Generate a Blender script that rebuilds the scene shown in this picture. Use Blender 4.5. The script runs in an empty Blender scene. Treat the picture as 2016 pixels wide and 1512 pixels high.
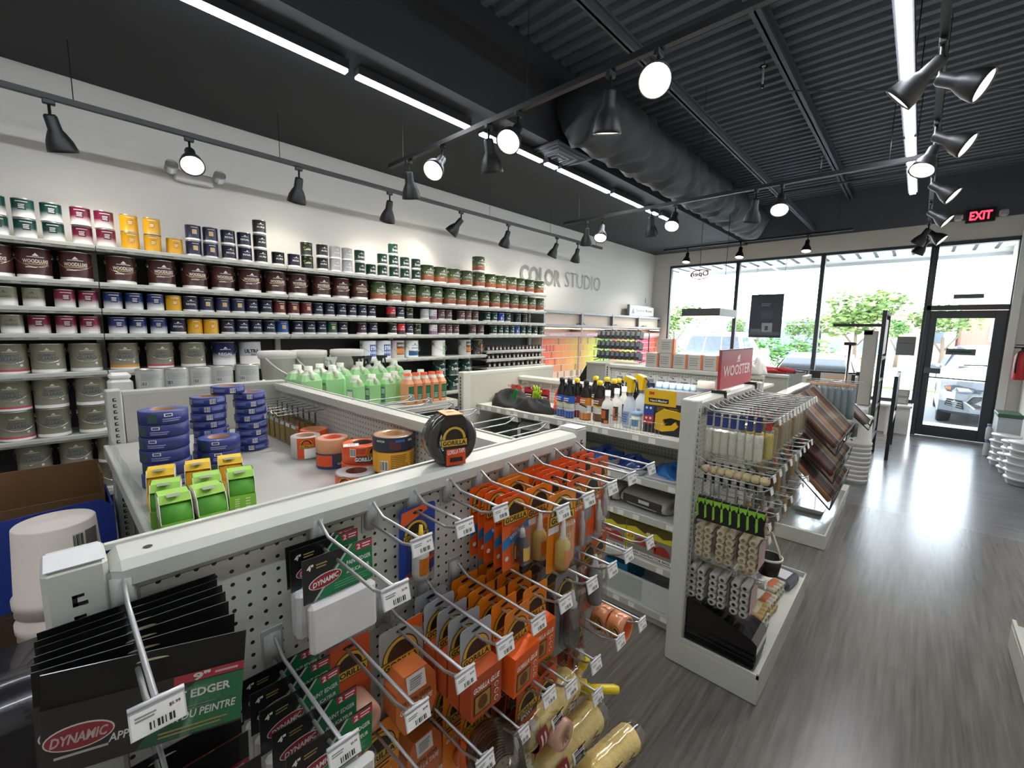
import bpy, bmesh, math, random
from mathutils import Vector, Matrix
rnd = random.Random(7)
S = bpy.context.scene
COL = S.collection
PI = math.pi
# ---------------------------------------------------------------- camera
F, YAW, PITCH, ROLL, EYE = 854.3, .750017, -.1263073, .0165697, Vector((0, 0, 1.70))
_cy, _sy, _cp, _sp, _cr, _sr = math.cos(YAW), math.sin(YAW), math.cos(PITCH), math.sin(PITCH), math.cos(ROLL), math.sin(ROLL)
FWD = Vector((-_sy*_cp, _cy*_cp, _sp)); _rt = Vector((_cy, _sy, 0)); _up = _rt.cross(FWD)
RGT = _rt*_cr + _up*_sr; UPV = _up*_cr - _rt*_sr
cam = bpy.data.cameras.new('camera'); cam.sensor_width = 36; cam.sensor_fit = 'HORIZONTAL'; cam.lens = F/2016*36; cam.clip_start = .02; cam.clip_end = 400
camo = bpy.data.objects.new('camera', cam); COL.objects.link(camo)
camo.matrix_world = Matrix(((RGT.x, UPV.x, -FWD.x, EYE.x), (RGT.y, UPV.y, -FWD.y, EYE.y), (RGT.z, UPV.z, -FWD.z, EYE.z), (0, 0, 0, 1)))
S.camera = camo
def W(px, py, **pl):
    """the world point a photo pixel looks at, on the plane x=, y= or z="""
    d = RGT*((px-1008)/F) - UPV*((py-756)/F) + FWD
    (a, v), = pl.items(); i = 'xyz'.index(a)
    return EYE + d*((v-EYE[i])/d[i])
# ---------------------------------------------------------------- world, sun, exposure
S.view_settings.view_transform = 'Standard'; S.view_settings.look = 'None'; S.view_settings.exposure = 1.4; S.view_settings.gamma = 1
S.view_settings.use_curve_mapping = False
S.cycles.use_denoising = True
S.cycles.max_bounces = 8; S.cycles.transparent_max_bounces = 16; S.cycles.sample_clamp_indirect = 6; S.cycles.caustics_reflective = False; S.cycles.caustics_refractive = False
wo = bpy.data.worlds.new('overcast sky'); S.world = wo; wo.use_nodes = True
nt = wo.node_tree; bg = nt.nodes['Background']
tc = nt.nodes.new('ShaderNodeTexCoord'); sx = nt.nodes.new('ShaderNodeSeparateXYZ'); cr = nt.nodes.new('ShaderNodeValToRGB')
nt.links.new(tc.outputs['Generated'], sx.inputs[0]); nt.links.new(sx.outputs['Z'], cr.inputs[0]); nt.links.new(cr.outputs[0], bg.inputs['Color'])
cr.color_ramp.elements[0].position = 0; cr.color_ramp.elements[0].color = (1, 1, 1, 1)
cr.color_ramp.elements[1].position = .6; cr.color_ramp.elements[1].color = (.75, .86, 1, 1)
bg.inputs['Strength'].default_value = 5.5
sun = bpy.data.lights.new('sun', 'SUN'); sun.energy = 1.2; sun.angle = .2
suno = bpy.data.objects.new('sun', sun); COL.objects.link(suno); suno.rotation_euler = (math.radians(38), 0, math.radians(-155)); suno.location = (0, 30, 30)
# ---------------------------------------------------------------- materials
def hexc(h, a=1):
    h = h.lstrip('#'); c = [int(h[i:i+2], 16)/255 for i in (0, 2, 4)]
    return tuple(((x/12.92) if x <= .04045 else ((x+.055)/1.055)**2.4) for x in c) + (a,)
_M = {}
def M(h, rough=.5, metal=0, noise=.06, scale=40, name=None, spec=.5, coat=0, trans=0, alpha=1, bump=0, sheen=0):
    """principled material with a little procedural grain in colour and roughness"""
    key = (h, rough, metal, noise, scale, spec, coat, trans, alpha, bump, sheen)
    if key in _M: return _M[key]
    m = bpy.data.materials.new(name or 'mat_'+h.lstrip('#')); m.use_nodes = True
    t = m.node_tree; b = t.nodes['Principled BSDF']
    b.inputs['Roughness'].default_value = rough; b.inputs['Metallic'].default_value = metal; b.inputs['Specular IOR Level'].default_value = spec
    b.inputs['Coat Weight'].default_value = coat; b.inputs['Transmission Weight'].default_value = trans; b.inputs['Alpha'].default_value = alpha
    b.inputs['Sheen Weight'].default_value = sheen
    n = t.nodes.new('ShaderNodeTexNoise'); n.inputs['Scale'].default_value = scale; n.inputs['Detail'].default_value = 3
    co = t.nodes.new('ShaderNodeTexCoord'); t.links.new(co.outputs['Object'], n.inputs['Vector'])
    mx = t.nodes.new('ShaderNodeMixRGB'); mx.blend_type = 'MULTIPLY'; mx.inputs['Fac'].default_value = noise*2
    mx.inputs['Color1'].default_value = hexc(h); t.links.new(n.outputs['Fac'], mx.inputs['Color2']); t.links.new(mx.outputs[0], b.inputs['Base Color'])
    if bump:
        bp = t.nodes.new('ShaderNodeBump'); bp.inputs['Strength'].default_value = bump; bp.inputs['Distance'].default_value = .01
        t.links.new(n.outputs['Fac'], bp.inputs['Height']); t.links.new(bp.outputs[0], b.inputs['Normal'])
    _M[key] = m
    return m
def GM(stops, rough=.35, axis='Z', coat=0, name='label'):
    """printed colour bands, or a painted reflection, along an object axis: stops = [(position in metres, colour)], smooth between stops"""
    key = ('g', tuple(stops), rough, axis)
    if key in _M: return _M[key]
    m = bpy.data.materials.new(name); m.use_nodes = True; t = m.node_tree; b = t.nodes['Principled BSDF']
    b.inputs['Roughness'].default_value = rough; b.inputs['Coat Weight'].default_value = coat
    co = t.nodes.new('ShaderNodeTexCoord'); s = t.nodes.new('ShaderNodeSeparateXYZ'); r = t.nodes.new('ShaderNodeValToRGB'); mr = t.nodes.new('ShaderNodeMapRange')
    lo, hi = stops[0][0], stops[-1][0]
    mr.inputs['From Min'].default_value = lo; mr.inputs['From Max'].default_value = hi
    n = t.nodes.new('ShaderNodeTexNoise'); n.inputs['Scale'].default_value = 25; ad = t.nodes.new('ShaderNodeMath'); ad.operation = 'MULTIPLY_ADD'
    t.links.new(co.outputs['Object'], n.inputs['Vector']); t.links.new(n.outputs['Fac'], ad.inputs[0]); ad.inputs[1].default_value = .004
    t.links.new(co.outputs['Object'], s.inputs[0]); t.links.new(s.outputs[axis], ad.inputs[2]); t.links.new(ad.outputs[0], mr.inputs['Value']); t.links.new(mr.outputs[0], r.inputs[0])
    e = r.color_ramp.elements
    while len(e) < len(stops): e.new(.5)
    for i, (p, h) in enumerate(stops):
        e[i].position = (p-lo)/(hi-lo); e[i].color = hexc(h)
    t.links.new(r.outputs[0], b.inputs['Base Color']); _M[key] = m
    return m
def EM(h, strength, name='glow'):
    key = ('e', h, strength)
    if key in _M: return _M[key]
    m = bpy.data.materials.new(name); m.use_nodes = True; b = m.node_tree.nodes['Principled BSDF']
    b.inputs['Base Color'].default_value = hexc(h); b.inputs['Emission Color'].default_value = hexc(h); b.inputs['Emission Strength'].default_value = strength
    _M[key] = m
    return m
def CLEAR(tint='ffffff', mix=.12, rough=.05, name='clear_film'):
    """thin clear film or pane: mostly see-through with a glossy skin"""
    key = ('c', tint, mix, rough)
    if key in _M: return _M[key]
    m = bpy.data.materials.new(name); m.use_nodes = True; t = m.node_tree; t.nodes.clear()
    o = t.nodes.new('ShaderNodeOutputMaterial'); tr = t.nodes.new('ShaderNodeBsdfTransparent'); gl = t.nodes.new('ShaderNodeBsdfGlossy'); mx = t.nodes.new('ShaderNodeMixShader')
    tr.inputs[0].default_value = hexc(tint); gl.inputs['Roughness'].default_value = rough; mx.inputs[0].default_value = mix
    t.links.new(tr.outputs[0], mx.inputs[1]); t.links.new(gl.outputs[0], mx.inputs[2]); t.links.new(mx.outputs[0], o.inputs[0]); _M[key] = m
    return m
# ---------------------------------------------------------------- text shapes
_T = {}
def text_geo(txt, bold=0, shear=0):
    key = (txt, bold, shear)
    if key not in _T:
        c = bpy.data.curves.new('t', 'FONT'); c.body = txt; c.resolution_u = 2; c.offset = bold; c.shear = shear; c.fill_mode = 'FRONT'
        o = bpy.data.objects.new('t', c); COL.objects.link(o)
        dg = bpy.context.evaluated_depsgraph_get(); me = bpy.data.meshes.new_from_object(o.evaluated_get(dg))
        v = [(a.co.x, a.co.y) for a in me.vertices]; f = [tuple(p.vertices) for p in me.polygons]
        COL.objects.unlink(o); bpy.data.objects.remove(o); bpy.data.curves.remove(c); bpy.data.meshes.remove(me)
        x0, x1 = min(a[0] for a in v), max(a[0] for a in v); y0, y1 = min(a[1] for a in v), max(a[1] for a in v)
        _T[key] = ([((a-x0)/(x1-x0), (b-y0)/(y1-y0)) for a, b in v], f, (x1-x0)/(y1-y0))
    return _T[key]
# ---------------------------------------------------------------- mesh builder
class MB:
    def __init__(s): s.v = []; s.f = []; s.mi = []; s.sm = []; s.mats = []; s.X = Matrix()
    def m_(s, m):
        if m not in s.mats: s.mats.append(m)
        return s.mats.index(m)
    def add(s, vs, fs, m, smooth=False, X=None):
        n = len(s.v); T = s.X @ X if X is not None else s.X; k = s.m_(m)
        s.v += [T @ Vector(a) for a in vs]; s.f += [tuple(i+n for i in f) for f in fs]; s.mi += [k]*len(fs); s.sm += [smooth]*len(fs)
        return s
    def box(s, x0, x1, y0, y1, z0, z1, m, b=0, X=None):
        if x0 > x1: x0, x1 = x1, x0
        if y0 > y1: y0, y1 = y1, y0
        if z0 > z1: z0, z1 = z1, z0
        if b <= 0:
            return s.add([(x, y, z) for x in (x0, x1) for y in (y0, y1) for z in (z0, z1)],
                         [(0, 1, 3, 2), (4, 6, 7, 5), (0, 4, 5, 1), (2, 3, 7, 6), (0, 2, 6, 4), (1, 5, 7, 3)], m, X=X)
        b = min(b, (x1-x0)/2.01, (y1-y0)/2.01, (z1-z0)/2.01)
        vs = []; ix = {}
        for i, x in enumerate((x0, x1)):
            for j, y in enumerate((y0, y1)):
                for k, z in enumerate((z0, z1)):
                    sx, sy, sz = (1, -1)[i]*b, (1, -1)[j]*b, (1, -1)[k]*b
                    for a, p in enumerate(((x, y+sy, z+sz), (x+sx, y, z+sz), (x+sx, y+sy, z))):
                        ix[i, j, k, a] = len(vs); vs.append(p)
        g = lambda *a: ix[a]
        fs = []
        for i in (0, 1): fs.append([g(i, 0, 0, 0), g(i, 1, 0, 0), g(i, 1, 1, 0), g(i, 0, 1, 0)])
        for j in (0, 1): fs.append([g(0, j, 0, 1), g(1, j, 0, 1), g(1, j, 1, 1), g(0, j, 1, 1)])
        for k in (0, 1): fs.append([g(0, 0, k, 2), g(1, 0, k, 2), g(1, 1, k, 2), g(0, 1, k, 2)])
        for i in (0, 1):
            for j in (0, 1): fs.append([g(i, j, 0, 0), g(i, j, 1, 0), g(i, j, 1, 1), g(i, j, 0, 1)])
            for k in (0, 1): fs.append([g(i, 0, k, 0), g(i, 1, k, 0), g(i, 1, k, 2), g(i, 0, k, 2)])
        for j in (0, 1):
            for k in (0, 1): fs.append([g(0, j, k, 1), g(1, j, k, 1), g(1, j, k, 2), g(0, j, k, 2)])
        for i in (0, 1):
            for j in (0, 1):
                for k in (0, 1): fs.append([g(i, j, k, 0), g(i, j, k, 1), g(i, j, k, 2)])
        c = Vector(((x0+x1)/2, (y0+y1)/2, (z0+z1)/2)); out = []
        for f in fs:
            p = [Vector(vs[q]) for q in f]; nn = (p[1]-p[0]).cross(p[2]-p[0])
            out.append(tuple(f) if nn.dot(sum(p, Vector())/len(p)-c) > 0 else tuple(f[::-1]))
        return s.add(vs, out, m, X=X)
    def lathe(s, prof, m, n=20, X=None, smooth=True, sx=1, sy=1, a0=0, a1=2*PI):
        """prof [(r, z)] turned about z; m a material or one per segment"""
        full = abs(a1-a0-2*PI) < 1e-6; k = n if full else n+1
        vs = [(r*math.cos(a0+(a1-a0)*i/n)*sx, r*math.sin(a0+(a1-a0)*i/n)*sy, z) for r, z in prof for i in range(k)]
        for j in range(len(prof)-1):
            fs = []
            for i in range(n):
                a, b = j*k+i, j*k+(i+1) % k
                fs.append((a, b, b+k, a+k))
            mm = m[j] if isinstance(m, (list, tuple)) else m
            if j == 0: s._lo = len(s.v); s.add(vs, fs, mm, smooth, X)
            else:
                q = s.m_(mm); s.f += [tuple(i+s._lo for i in f) for f in fs]; s.mi += [q]*n; s.sm += [smooth]*n
        return s
    def cyl(s, r, z0, z1, m, n=16, X=None, r2=None):
        r2 = r if r2 is None else r2
        return s.lathe([(.0001, z0), (r, z0), (r, z0), (r2, z1), (r2, z1), (.0001, z1)], m, n, X, smooth=False if n < 7 else True)
    def tube(s, pts, r, m, n=6, closed=False, cap=True, X=None, taper=None):
        P = [Vector(p) for p in pts]; N = len(P); vs = []; up = None
        for i, p in enumerate(P):
            if closed: t = (P[(i+1) % N]-P[i-1]).normalized()
            else: t = (P[min(i+1, N-1)]-P[max(i-1, 0)]).normalized()
            if up is None: up = Vector((0, 0, 1)) if abs(t.z) < .9 else Vector((1, 0, 0))
            a = t.cross(up).normalized(); b = a.cross(t).normalized(); up = b
            rr = (taper[i] if taper else r)
            vs += [p+(a*math.cos(2*PI*k/n)+b*math.sin(2*PI*k/n))*rr for k in range(n)]
        fs = []
        for i in range(N if closed else N-1):
            for k in range(n):
                fs.append((i*n+k, i*n+(k+1) % n, ((i+1) % N)*n+(k+1) % n, ((i+1) % N)*n+k))
        if not closed and cap: fs += [tuple(range(n))[::-1], tuple((N-1)*n+k for k in range(n))]
        return s.add(vs, fs, m, n > 4, X)
    def prism(s, pts, y0, y1, m, X=None):
        """outline pts (x, z) given thickness from y0 to y1; front is y0"""
        n = len(pts); vs = [(x, y0, z) for x, z in pts]+[(x, y1, z) for x, z in pts]
        ar = sum(pts[i][0]*pts[(i+1) % n][1]-pts[(i+1) % n][0]*pts[i][1] for i in range(n))
        fr = tuple(range(n)); fs = [fr, tuple(n+i for i in fr[::-1])]+[(i, n+i, n+(i+1) % n, (i+1) % n) for i in range(n)]
        if ar < 0: fs = [f[::-1] for f in fs]
        return s.add(vs, fs, m, X=X)
    def flat(s, pts, m, d=.0006, X=None, wrap=0):
        """printed patch: outline (x, z) lying d in front of the y=0 face, or round a cylinder of radius wrap"""
        n = len(pts); ar = sum(pts[i][0]*pts[(i+1) % n][1]-pts[(i+1) % n][0]*pts[i][1] for i in range(n))
        p = pts if ar > 0 else pts[::-1]
        return s.add([s._w(x, z, d, wrap) for x, z in p], [tuple(range(n))], m, X=X)
    def _w(s, x, z, d, wrap):
        if not wrap: return (x, -d, z)
        a = x/wrap; return ((wrap+d)*math.sin(a), -(wrap+d)*math.cos(a), z)
    def rect(s, x0, x1, z0, z1, m, d=.0006, wrap=0, X=None):
        if not wrap: return s.flat([(x0, z0), (x1, z0), (x1, z1), (x0, z1)], m, d, X)
        k = max(2, int(abs(x1-x0)/wrap/.3)+1); vs = []
        for i in range(k+1):
            x = x0+(x1-x0)*i/k; vs += [s._w(x, z0, d, wrap), s._w(x, z1, d, wrap)]
        return s.add(vs, [(2*i, 2*i+2, 2*i+3, 2*i+1) for i in range(k)], m, True, X)
    def disc(s, cx, cz, rx, rz, m, d=.0006, n=20, a0=0, a1=2*PI, wrap=0, X=None, rot=0):
        pts = []
        for i in range(n):
            a = a0+(a1-a0)*i/(n if a1-a0 > 6.2 else n-1); x, z = rx*math.cos(a), rz*math.sin(a)
            pts.append((cx+x*math.cos(rot)-z*math.sin(rot), cz+x*math.sin(rot)+z*math.cos(rot)))
        return s.flat(pts, m, d, X, wrap)
    def text(s, txt, cx, cz, h, m, w=None, d=.0008, wrap=0, bold=.02, shear=0, X=None, rot=0, align='c'):
        v, f, asp = text_geo(txt, bold, shear); w = w or h*asp
        vs = []
        for a, b in v:
            x = (a-.5)*w if align == 'c' else a*w; z = (b-.5)*h
            if rot: x, z = x*math.cos(rot)-z*math.sin(rot), x*math.sin(rot)+z*math.cos(rot)
            vs.append(s._w(cx+x, cz+z, d, wrap))
        return s.add(vs, f, m, X=X)
    def lines(s, x0, x1, z0, z1, n, m, d=.0008, wrap=0, fill=.45, X=None, rag=True, rs=3):
        """small print: n thin lines of unreadable text"""
        q = random.Random(rs); st = (z1-z0)/n
        for i in range(n):
            b = z1-(i+.5)*st; e = x1-(x1-x0)*(q.random()*.3 if rag else 0)
            s.rect(x0, e, b-st*fill/2, b+st*fill/2, m, d, wrap, X)
        return s
    def barcode(s, x0, x1, z0, z1, d=.0008, wrap=0, X=None, bg=True):
        if bg: s.rect(x0, x1, z0, z1, WHITE, d, wrap, X)
        w = (x1-x0)/15
        for i in range(7): s.rect(x0+w*(2*i+.8), x0+w*(2*i+(1.8, 1.4, 2.2)[i % 3]), z0+(z1-z0)*.12, z1-(z1-z0)*.08, INK, d*1.6, wrap, X)
        return s
    def build(s, name, parent=None, loc=None, rot=None):
        me = bpy.data.meshes.new(name); me.from_pydata([tuple(a) for a in s.v], [], s.f)
        for m in s.mats: me.materials.append(m)
        me.polygons.foreach_set('material_index', s.mi); me.polygons.foreach_set('use_smooth', s.sm); me.update()
        o = bpy.data.objects.new(name, me); COL.objects.link(o)
        if parent is not None: o.parent = parent
        if loc is not None: o.location = loc
        if rot is not None: o.rotation_euler = rot if not isinstance(rot, (int, float)) else (0, 0, rot)
        return o
def T(x=0, y=0, z=0, rz=0, rx=0, ry=0, s=1):
    return Matrix.Translation((x, y, z)) @ Matrix.Rotation(rz, 4, 'Z') @ Matrix.Rotation(ry, 4, 'Y') @ Matrix.Rotation(rx, 4, 'X') @ Matrix.Diagonal((s, s, s, 1))
def tag(o, label, cat, group=None, kind=None):
    o['label'] = label; o['category'] = cat
    if group: o['group'] = group
    if kind: o['kind'] = kind
    return o
def thing(name, label=None, cat=None, loc=(0, 0, 0), rot=0, group=None):
    o = bpy.data.objects.new(name, None); o.empty_display_size = .05; COL.objects.link(o); o.location = loc
    o.rotation_euler = (0, 0, rot) if isinstance(rot, (int, float)) else rot
    if label: tag(o, label, cat, group)
    return o
def struct(mb, name, label, cat='structure', kind='structure'):
    o = mb.build(name); o['kind'] = kind; o['label'] = label; o['category'] = cat
    return o
_kids = {}
def adopt(o, p): o.parent = p; return o
def dup(o, label, loc, rot=0, group=None):
    """a copy of a thing and of its parts"""
    c = o.copy(); COL.objects.link(c); c.location = loc; c.rotation_euler = (0, 0, rot) if isinstance(rot, (int, float)) else rot
    c['label'] = label
    if group: c['group'] = group
    elif 'group' in c: del c['group']
    if o.name not in _kids: _kids[o.name] = [(k, list(k.children)) for k in o.children]
    for ch, sub in _kids[o.name]:
        k = ch.copy(); COL.objects.link(k); k.parent = c
        for g in sub:
            if g.type == 'LIGHT': continue
            q = g.copy(); COL.objects.link(q); q.parent = k
    return c
class Pool:
    """first call places the prototype itself, later calls copy it"""
    def __init__(s, make, cat): s.make = make; s.p = None; s.cat = cat
    def __call__(s, label, loc, rot=0, group=None):
        if s.p is None:
            s.p = s.make(); o = s.p; o.location = loc; o.rotation_euler = (0, 0, rot) if isinstance(rot, (int, float)) else rot
            tag(o, label, s.cat, group); return o
        return dup(s.p, label, loc, rot, group)
_OR = 'first second third fourth fifth sixth seventh eighth ninth tenth eleventh twelfth thirteenth fourteenth fifteenth sixteenth seventeenth eighteenth nineteenth twentieth'.split()
_OR += ['twenty-'+o for o in _OR[:9]]+['thirtieth']+['thirty-'+o for o in _OR[:9]]+['fortieth']+['forty-'+o for o in _OR[:9]]
def nth(i): return _OR[i]
WHITE = M('f2f1ec', .5, noise=.02); INK = M('16161a', .5); BLACK = M('0f1012', .45); DGREY = M('3a3b3d', .5); MGREY = M('8c8d8c', .5); LGREY = M('c9c9c4', .5)
CHROME = M('cfd0d0', .22, 1.0, noise=.03); GREYP = M('c3c5bc', .42, noise=.03, coat=.1); GREYD = M('9d9f98', .45, noise=.03)
ORANGE = M('f0621c', .4); ORANGE2 = M('f58a1a', .4); YEL = M('f2c21e', .4); RED = M('b9222c', .4); GREEN = M('0f6b3c', .4); BLUE = M('1f3f9a', .4); NAVY = M('1d2340', .4)
# ================================================================ the room
XL, XR, YF, YB, ZC, ZS = -4.81, 1.2, 10.1, -2.6, 4.25, 3.5
WALLW = M('d9d7d0', .75, noise=.03, scale=6); CEILK = M('5a5f6a', .8, noise=.1); FRAMEB = M('343a42', .4, noise=.05); TRIMW = M('e9eae6', .45)
def planks(c1, c2, c3, rough, ang, bw=1.2, rh=.15, strk=9, cm='46423e'):
    m = bpy.data.materials.new('vinyl_planks'); m.use_nodes = True; t = m.node_tree; b = t.nodes['Principled BSDF']; L = t.links.new
    co = t.nodes.new('ShaderNodeTexCoord'); mp = t.nodes.new('ShaderNodeMapping'); mp.inputs['Rotation'].default_value = (0, 0, ang); L(co.outputs['Object'], mp.inputs[0])
    br = t.nodes.new('ShaderNodeTexBrick'); br.inputs['Scale'].default_value = 1; br.inputs['Brick Width'].default_value = bw; br.inputs['Row Height'].default_value = rh
    br.inputs['Mortar Size'].default_value = .0014; br.inputs['Color1'].default_value = hexc(c1); br.inputs['Color2'].default_value = hexc(c2); br.inputs['Mortar'].default_value = hexc(cm)
    br.offset = .37; L(mp.outputs[0], br.inputs['Vector'])
    m2 = t.nodes.new('ShaderNodeMapping'); m2.inputs['Scale'].default_value = (strk*3, 1.3, 1) if ang else (1.3, strk*3, 1); L(co.outputs['Object'], m2.inputs[0])
    n = t.nodes.new('ShaderNodeTexNoise'); n.inputs['Scale'].default_value = 1.6; n.inputs['Detail'].default_value = 6; n.inputs['Roughness'].default_value = .6; L(m2.outputs[0], n.inputs['Vector'])
    r = t.nodes.new('ShaderNodeValToRGB'); r.color_ramp.elements[0].position = .35; r.color_ramp.elements[1].position = .7; L(n.outputs['Fac'], r.inputs[0])
    mx = t.nodes.new('ShaderNodeMixRGB'); L(r.outputs[0], mx.inputs[0]); L(br.outputs['Color'], mx.inputs[1]); mx.inputs[2].default_value = hexc(c3)
    mm = t.nodes.new('ShaderNodeMixRGB'); mm.inputs[0].default_value = .75; L(br.outputs['Color'], mm.inputs[1]); L(mx.outputs[0], mm.inputs[2])
    L(mm.outputs[0], b.inputs['Base Color']); b.inputs['Roughness'].default_value = rough
    bp = t.nodes.new('ShaderNodeBump'); bp.inputs['Strength'].default_value = .12; bp.inputs['Distance'].default_value = .004; L(n.outputs['Fac'], bp.inputs['Height']); L(bp.outputs[0], b.inputs['Normal'])
    return m
YS = 5.45
struct(MB().box(XL, XR+.05, YB, YS, -.05, 0, planks('4f4a46', '57524d', '736f6b', .24, PI/2)), 'floor', 'grey brown wood look vinyl planks running along the aisle', 'floor')
struct(MB().box(XL, XR+.05, YS, YF+.1, -.05, 0, planks('5f5f64', '69696e', '85858b', .22, 0, rh=.12)), 'floor_entry', 'darker glossy plank flooring laid crosswise by the front door', 'floor')
struct(MB().box(XL-.1, XL, YB, YF+.1, 0, ZC, WALLW), 'wall_left', 'long off-white wall behind the paint shelves', 'wall')
struct(MB().box(XR, XR+.1, YB, YF+.1, 0, ZC, WALLW), 'wall_right', 'pale wall beside the front door', 'wall')
struct(MB().box(XL, XR, YB-.1, YB, 0, ZC, WALLW), 'wall_back', 'plain wall at the back of the shop', 'wall')
# front wall: pier at the left, header over the glass, dark band above, low ledge wall
mb = MB(); mb.box(XL, -4.42, YF, YF+.15, 0, ZC, WALLW); mb.box(1.0, XR, YF, YF+.15, 0, ZC, WALLW); mb.box(-4.42, 1.0, YF, YF+.15, 3.21, 3.52, WALLW); mb.box(-4.42, 1.0, YF, YF+.15, 3.52, ZC, CEILK)
struct(mb, 'wall_front', 'pale front wall above and beside the shop windows', 'wall')
struct(MB().box(XL, XR, YF-.03, YF, 3.52, ZC, CEILK), 'trim_1', 'black painted band above the front windows', 'trim')
struct(MB().box(-4.42, 0, YF-.06, YF+.1, 0, .5, TRIMW).box(-4.42, .02, YF-.42, YF+.1, .5, .54, TRIMW, .008), 'wall_ledge', 'white knee wall and window ledge under the front glass', 'wall')
struct(MB().box(.965, 1.06, YF-.05, YF, .1, 3.3, TRIMW, .005), 'trim_2', 'white casing strip right of the front door', 'trim')
struct(MB().box(XR-.015, XR, 4, YF, 0, .1, FRAMEB), 'baseboard_right', 'dark rubber base along the right wall', 'baseboard')
GLASS = CLEAR('f3f7f8', .05, .0, 'window_glass')
for i, (a, b) in enumerate(((-4.42, -2.95), (-2.95, -1.47), (-1.47, .03))):
    r = thing('window_%d' % (i+1)); r['kind'] = 'structure'; r['label'] = ('dark framed shop window at the left behind the white pickup', 'dark framed middle shop window with the hanging poster', 'dark framed shop window next to the front door')[i]; r['category'] = 'window'
    m = MB(); w = .035
    m.box(a, a+w, YF, YF+.1, .54, 3.21, FRAMEB, .004).box(b-w, b, YF, YF+.1, .54, 3.21, FRAMEB, .004).box(a+w, b-w, YF, YF+.1, 3.16, 3.21, FRAMEB).box(a+w, b-w, YF, YF+.1, .54, .6, FRAMEB)
    m.build('window_frame', r); MB().box(a+w, b-w, YF+.05, YF+.056, .6, 3.16, GLASS).build('window_pane', r)
d = thing('door_1', None); d['kind'] = 'structure'; d['label'] = 'dark metal glass front door with transom window'; d['category'] = 'door'
m = MB(); a, b = .03, 1.0
m.box(a, a+.06, YF-.02, YF+.12, 0, 3.21, FRAMEB, .004).box(b-.05, b, YF-.02, YF+.12, 0, 3.21, FRAMEB, .004).box(a, b, YF-.02, YF+.12, 2.12, 2.2, FRAMEB, .004).box(a, b, YF-.02, YF+.12, 3.15, 3.21, FRAMEB).box(a, b, YF-.04, YF+.12, 0, .012, GREYD)
m.build('door_frame', d); MB().box(a+.06, b-.05, YF+.05, YF+.056, 2.2, 3.15, GLASS).build('transom_pane', d)
m = MB(); a, b = .09, .95
m.box(a, a+.085, YF, YF+.045, .02, 2.11, FRAMEB, .004).box(b-.13, b, YF, YF+.045, .02, 2.11, FRAMEB, .004).box(a+.085, b-.13, YF, YF+.045, 1.99, 2.11, FRAMEB).box(a+.085, b-.13, YF, YF+.045, .02, .2, FRAMEB)
lf = m.build('door_leaf', d); MB().box(a+.085, b-.13, YF+.02, YF+.026, .2, 1.99, GLASS).build('door_pane', lf)
m = MB(); m.tube([(a+.04, YF, 1.02), (a+.04, YF-.06, 1.02), (b-.1, YF-.06, 1.0), (b-.1, YF, 1.0)], .011, FRAMEB, 8); m.box(.1, .3, YF-.05, YF, 1.08, 1.17, M('55585c', .4), .006); m.box(.1, .155, YF-.03, YF, .78, 1.08, FRAMEB, .004); m.build('push_bar', lf)
MB().box(.5, .8, YF+.0, YF-.03, 2.14, 2.18, M('4a4d52', .35, .6), .004).build('door_closer', d)
# ceiling: ribbed black deck, dropped soffit on the left
m = MB(); y = YB; p = .152; n = int((YF-YB)/p)+1
for i in range(n):
    y0 = YB+i*p; pts = [(y0, ZC), (y0+.06, ZC), (y0+.075, ZC+.045), (y0+.137, ZC+.045), (y0+p, ZC)]
    m.add([(x, yy, z) for yy, z in pts for x in (-3, XR+.1)], [(2*k, 2*k+2, 2*k+3, 2*k+1) for k in range(4)], CEILK)
m.box(XL, XR+.1, YB, YF+.1, ZC+.05, ZC+.1, CEILK)
struct(m, 'ceiling', 'black painted corrugated metal roof deck', 'ceiling')
struct(MB().box(XL, -2.8, YB, YF, ZS, ZC+.05, M('303236', .75, noise=.08, scale=3)), 'ceiling_soffit', 'flat black dropped ceiling along the left wall', 'ceiling')
BM = M('4a4e56', .6, .2)
for x, z, w, lab in ((-1.66, 3.62, .05, 'thin grey steel strut running from the duct towards the front window'), (-1.15, 4.1, .08, 'wide dark steel roof beam above the shop floor')):
    mb = MB().box(x-w/2, x+w/2, 1.5 if w < .1 else YB, YF, z, z+.012, BM).box(x-.008, x+.008, 1.5 if w < .1 else YB, YF, z, z+w*1.4, BM).box(x-w/2, x+w/2, 1.5 if w < .1 else YB, YF, z+w*1.4, z+w*1.4+.012, BM)
    struct(mb, 'roof_beam', lab, 'beam')
# fabric wrapped duct
dk = M('45484d', .7, noise=.12, scale=8); m = MB(); prof = []; nn = 60
vs = []; K = 26
for i in range(nn+1):
    y = 3.5+(9.0-3.5)*i/nn
    for k in range(K):
        a = 2*PI*k/K; r = .285+.02*math.sin(i*1.7+math.sin(a*3)*2.2)+.014*math.sin(i*3.9+a*4)+.01*rnd.random()
        vs.append((-2.46+r*math.cos(a)*.92, y+.05*math.sin(a*2+i), 3.72+r*math.sin(a)*(1.08 if math.sin(a) < 0 else .9)))
m.add(vs, [(i*K+k, i*K+(k+1) % K, (i+1)*K+(k+1) % K, (i+1)*K+k) for i in range(nn) for k in range(K)]+[tuple(range(K))[::-1], tuple(nn*K+k for k in range(K))], dk, True)
tag(m.build('air_duct'), 'fat black wrapped air duct with creases under the ribbed ceiling', 'duct')
m = MB(); v0 = W(1100, 303, z=ZS)
m.box(v0.x-.22, v0.x+.22, v0.y-.3, v0.y+.3, ZS-.03, ZS-.002, BM, .01)
o = m.build('ceiling_vent'); tag(o, 'square louvred air vent on the black dropped ceiling', 'vent'); mm = MB()
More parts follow.
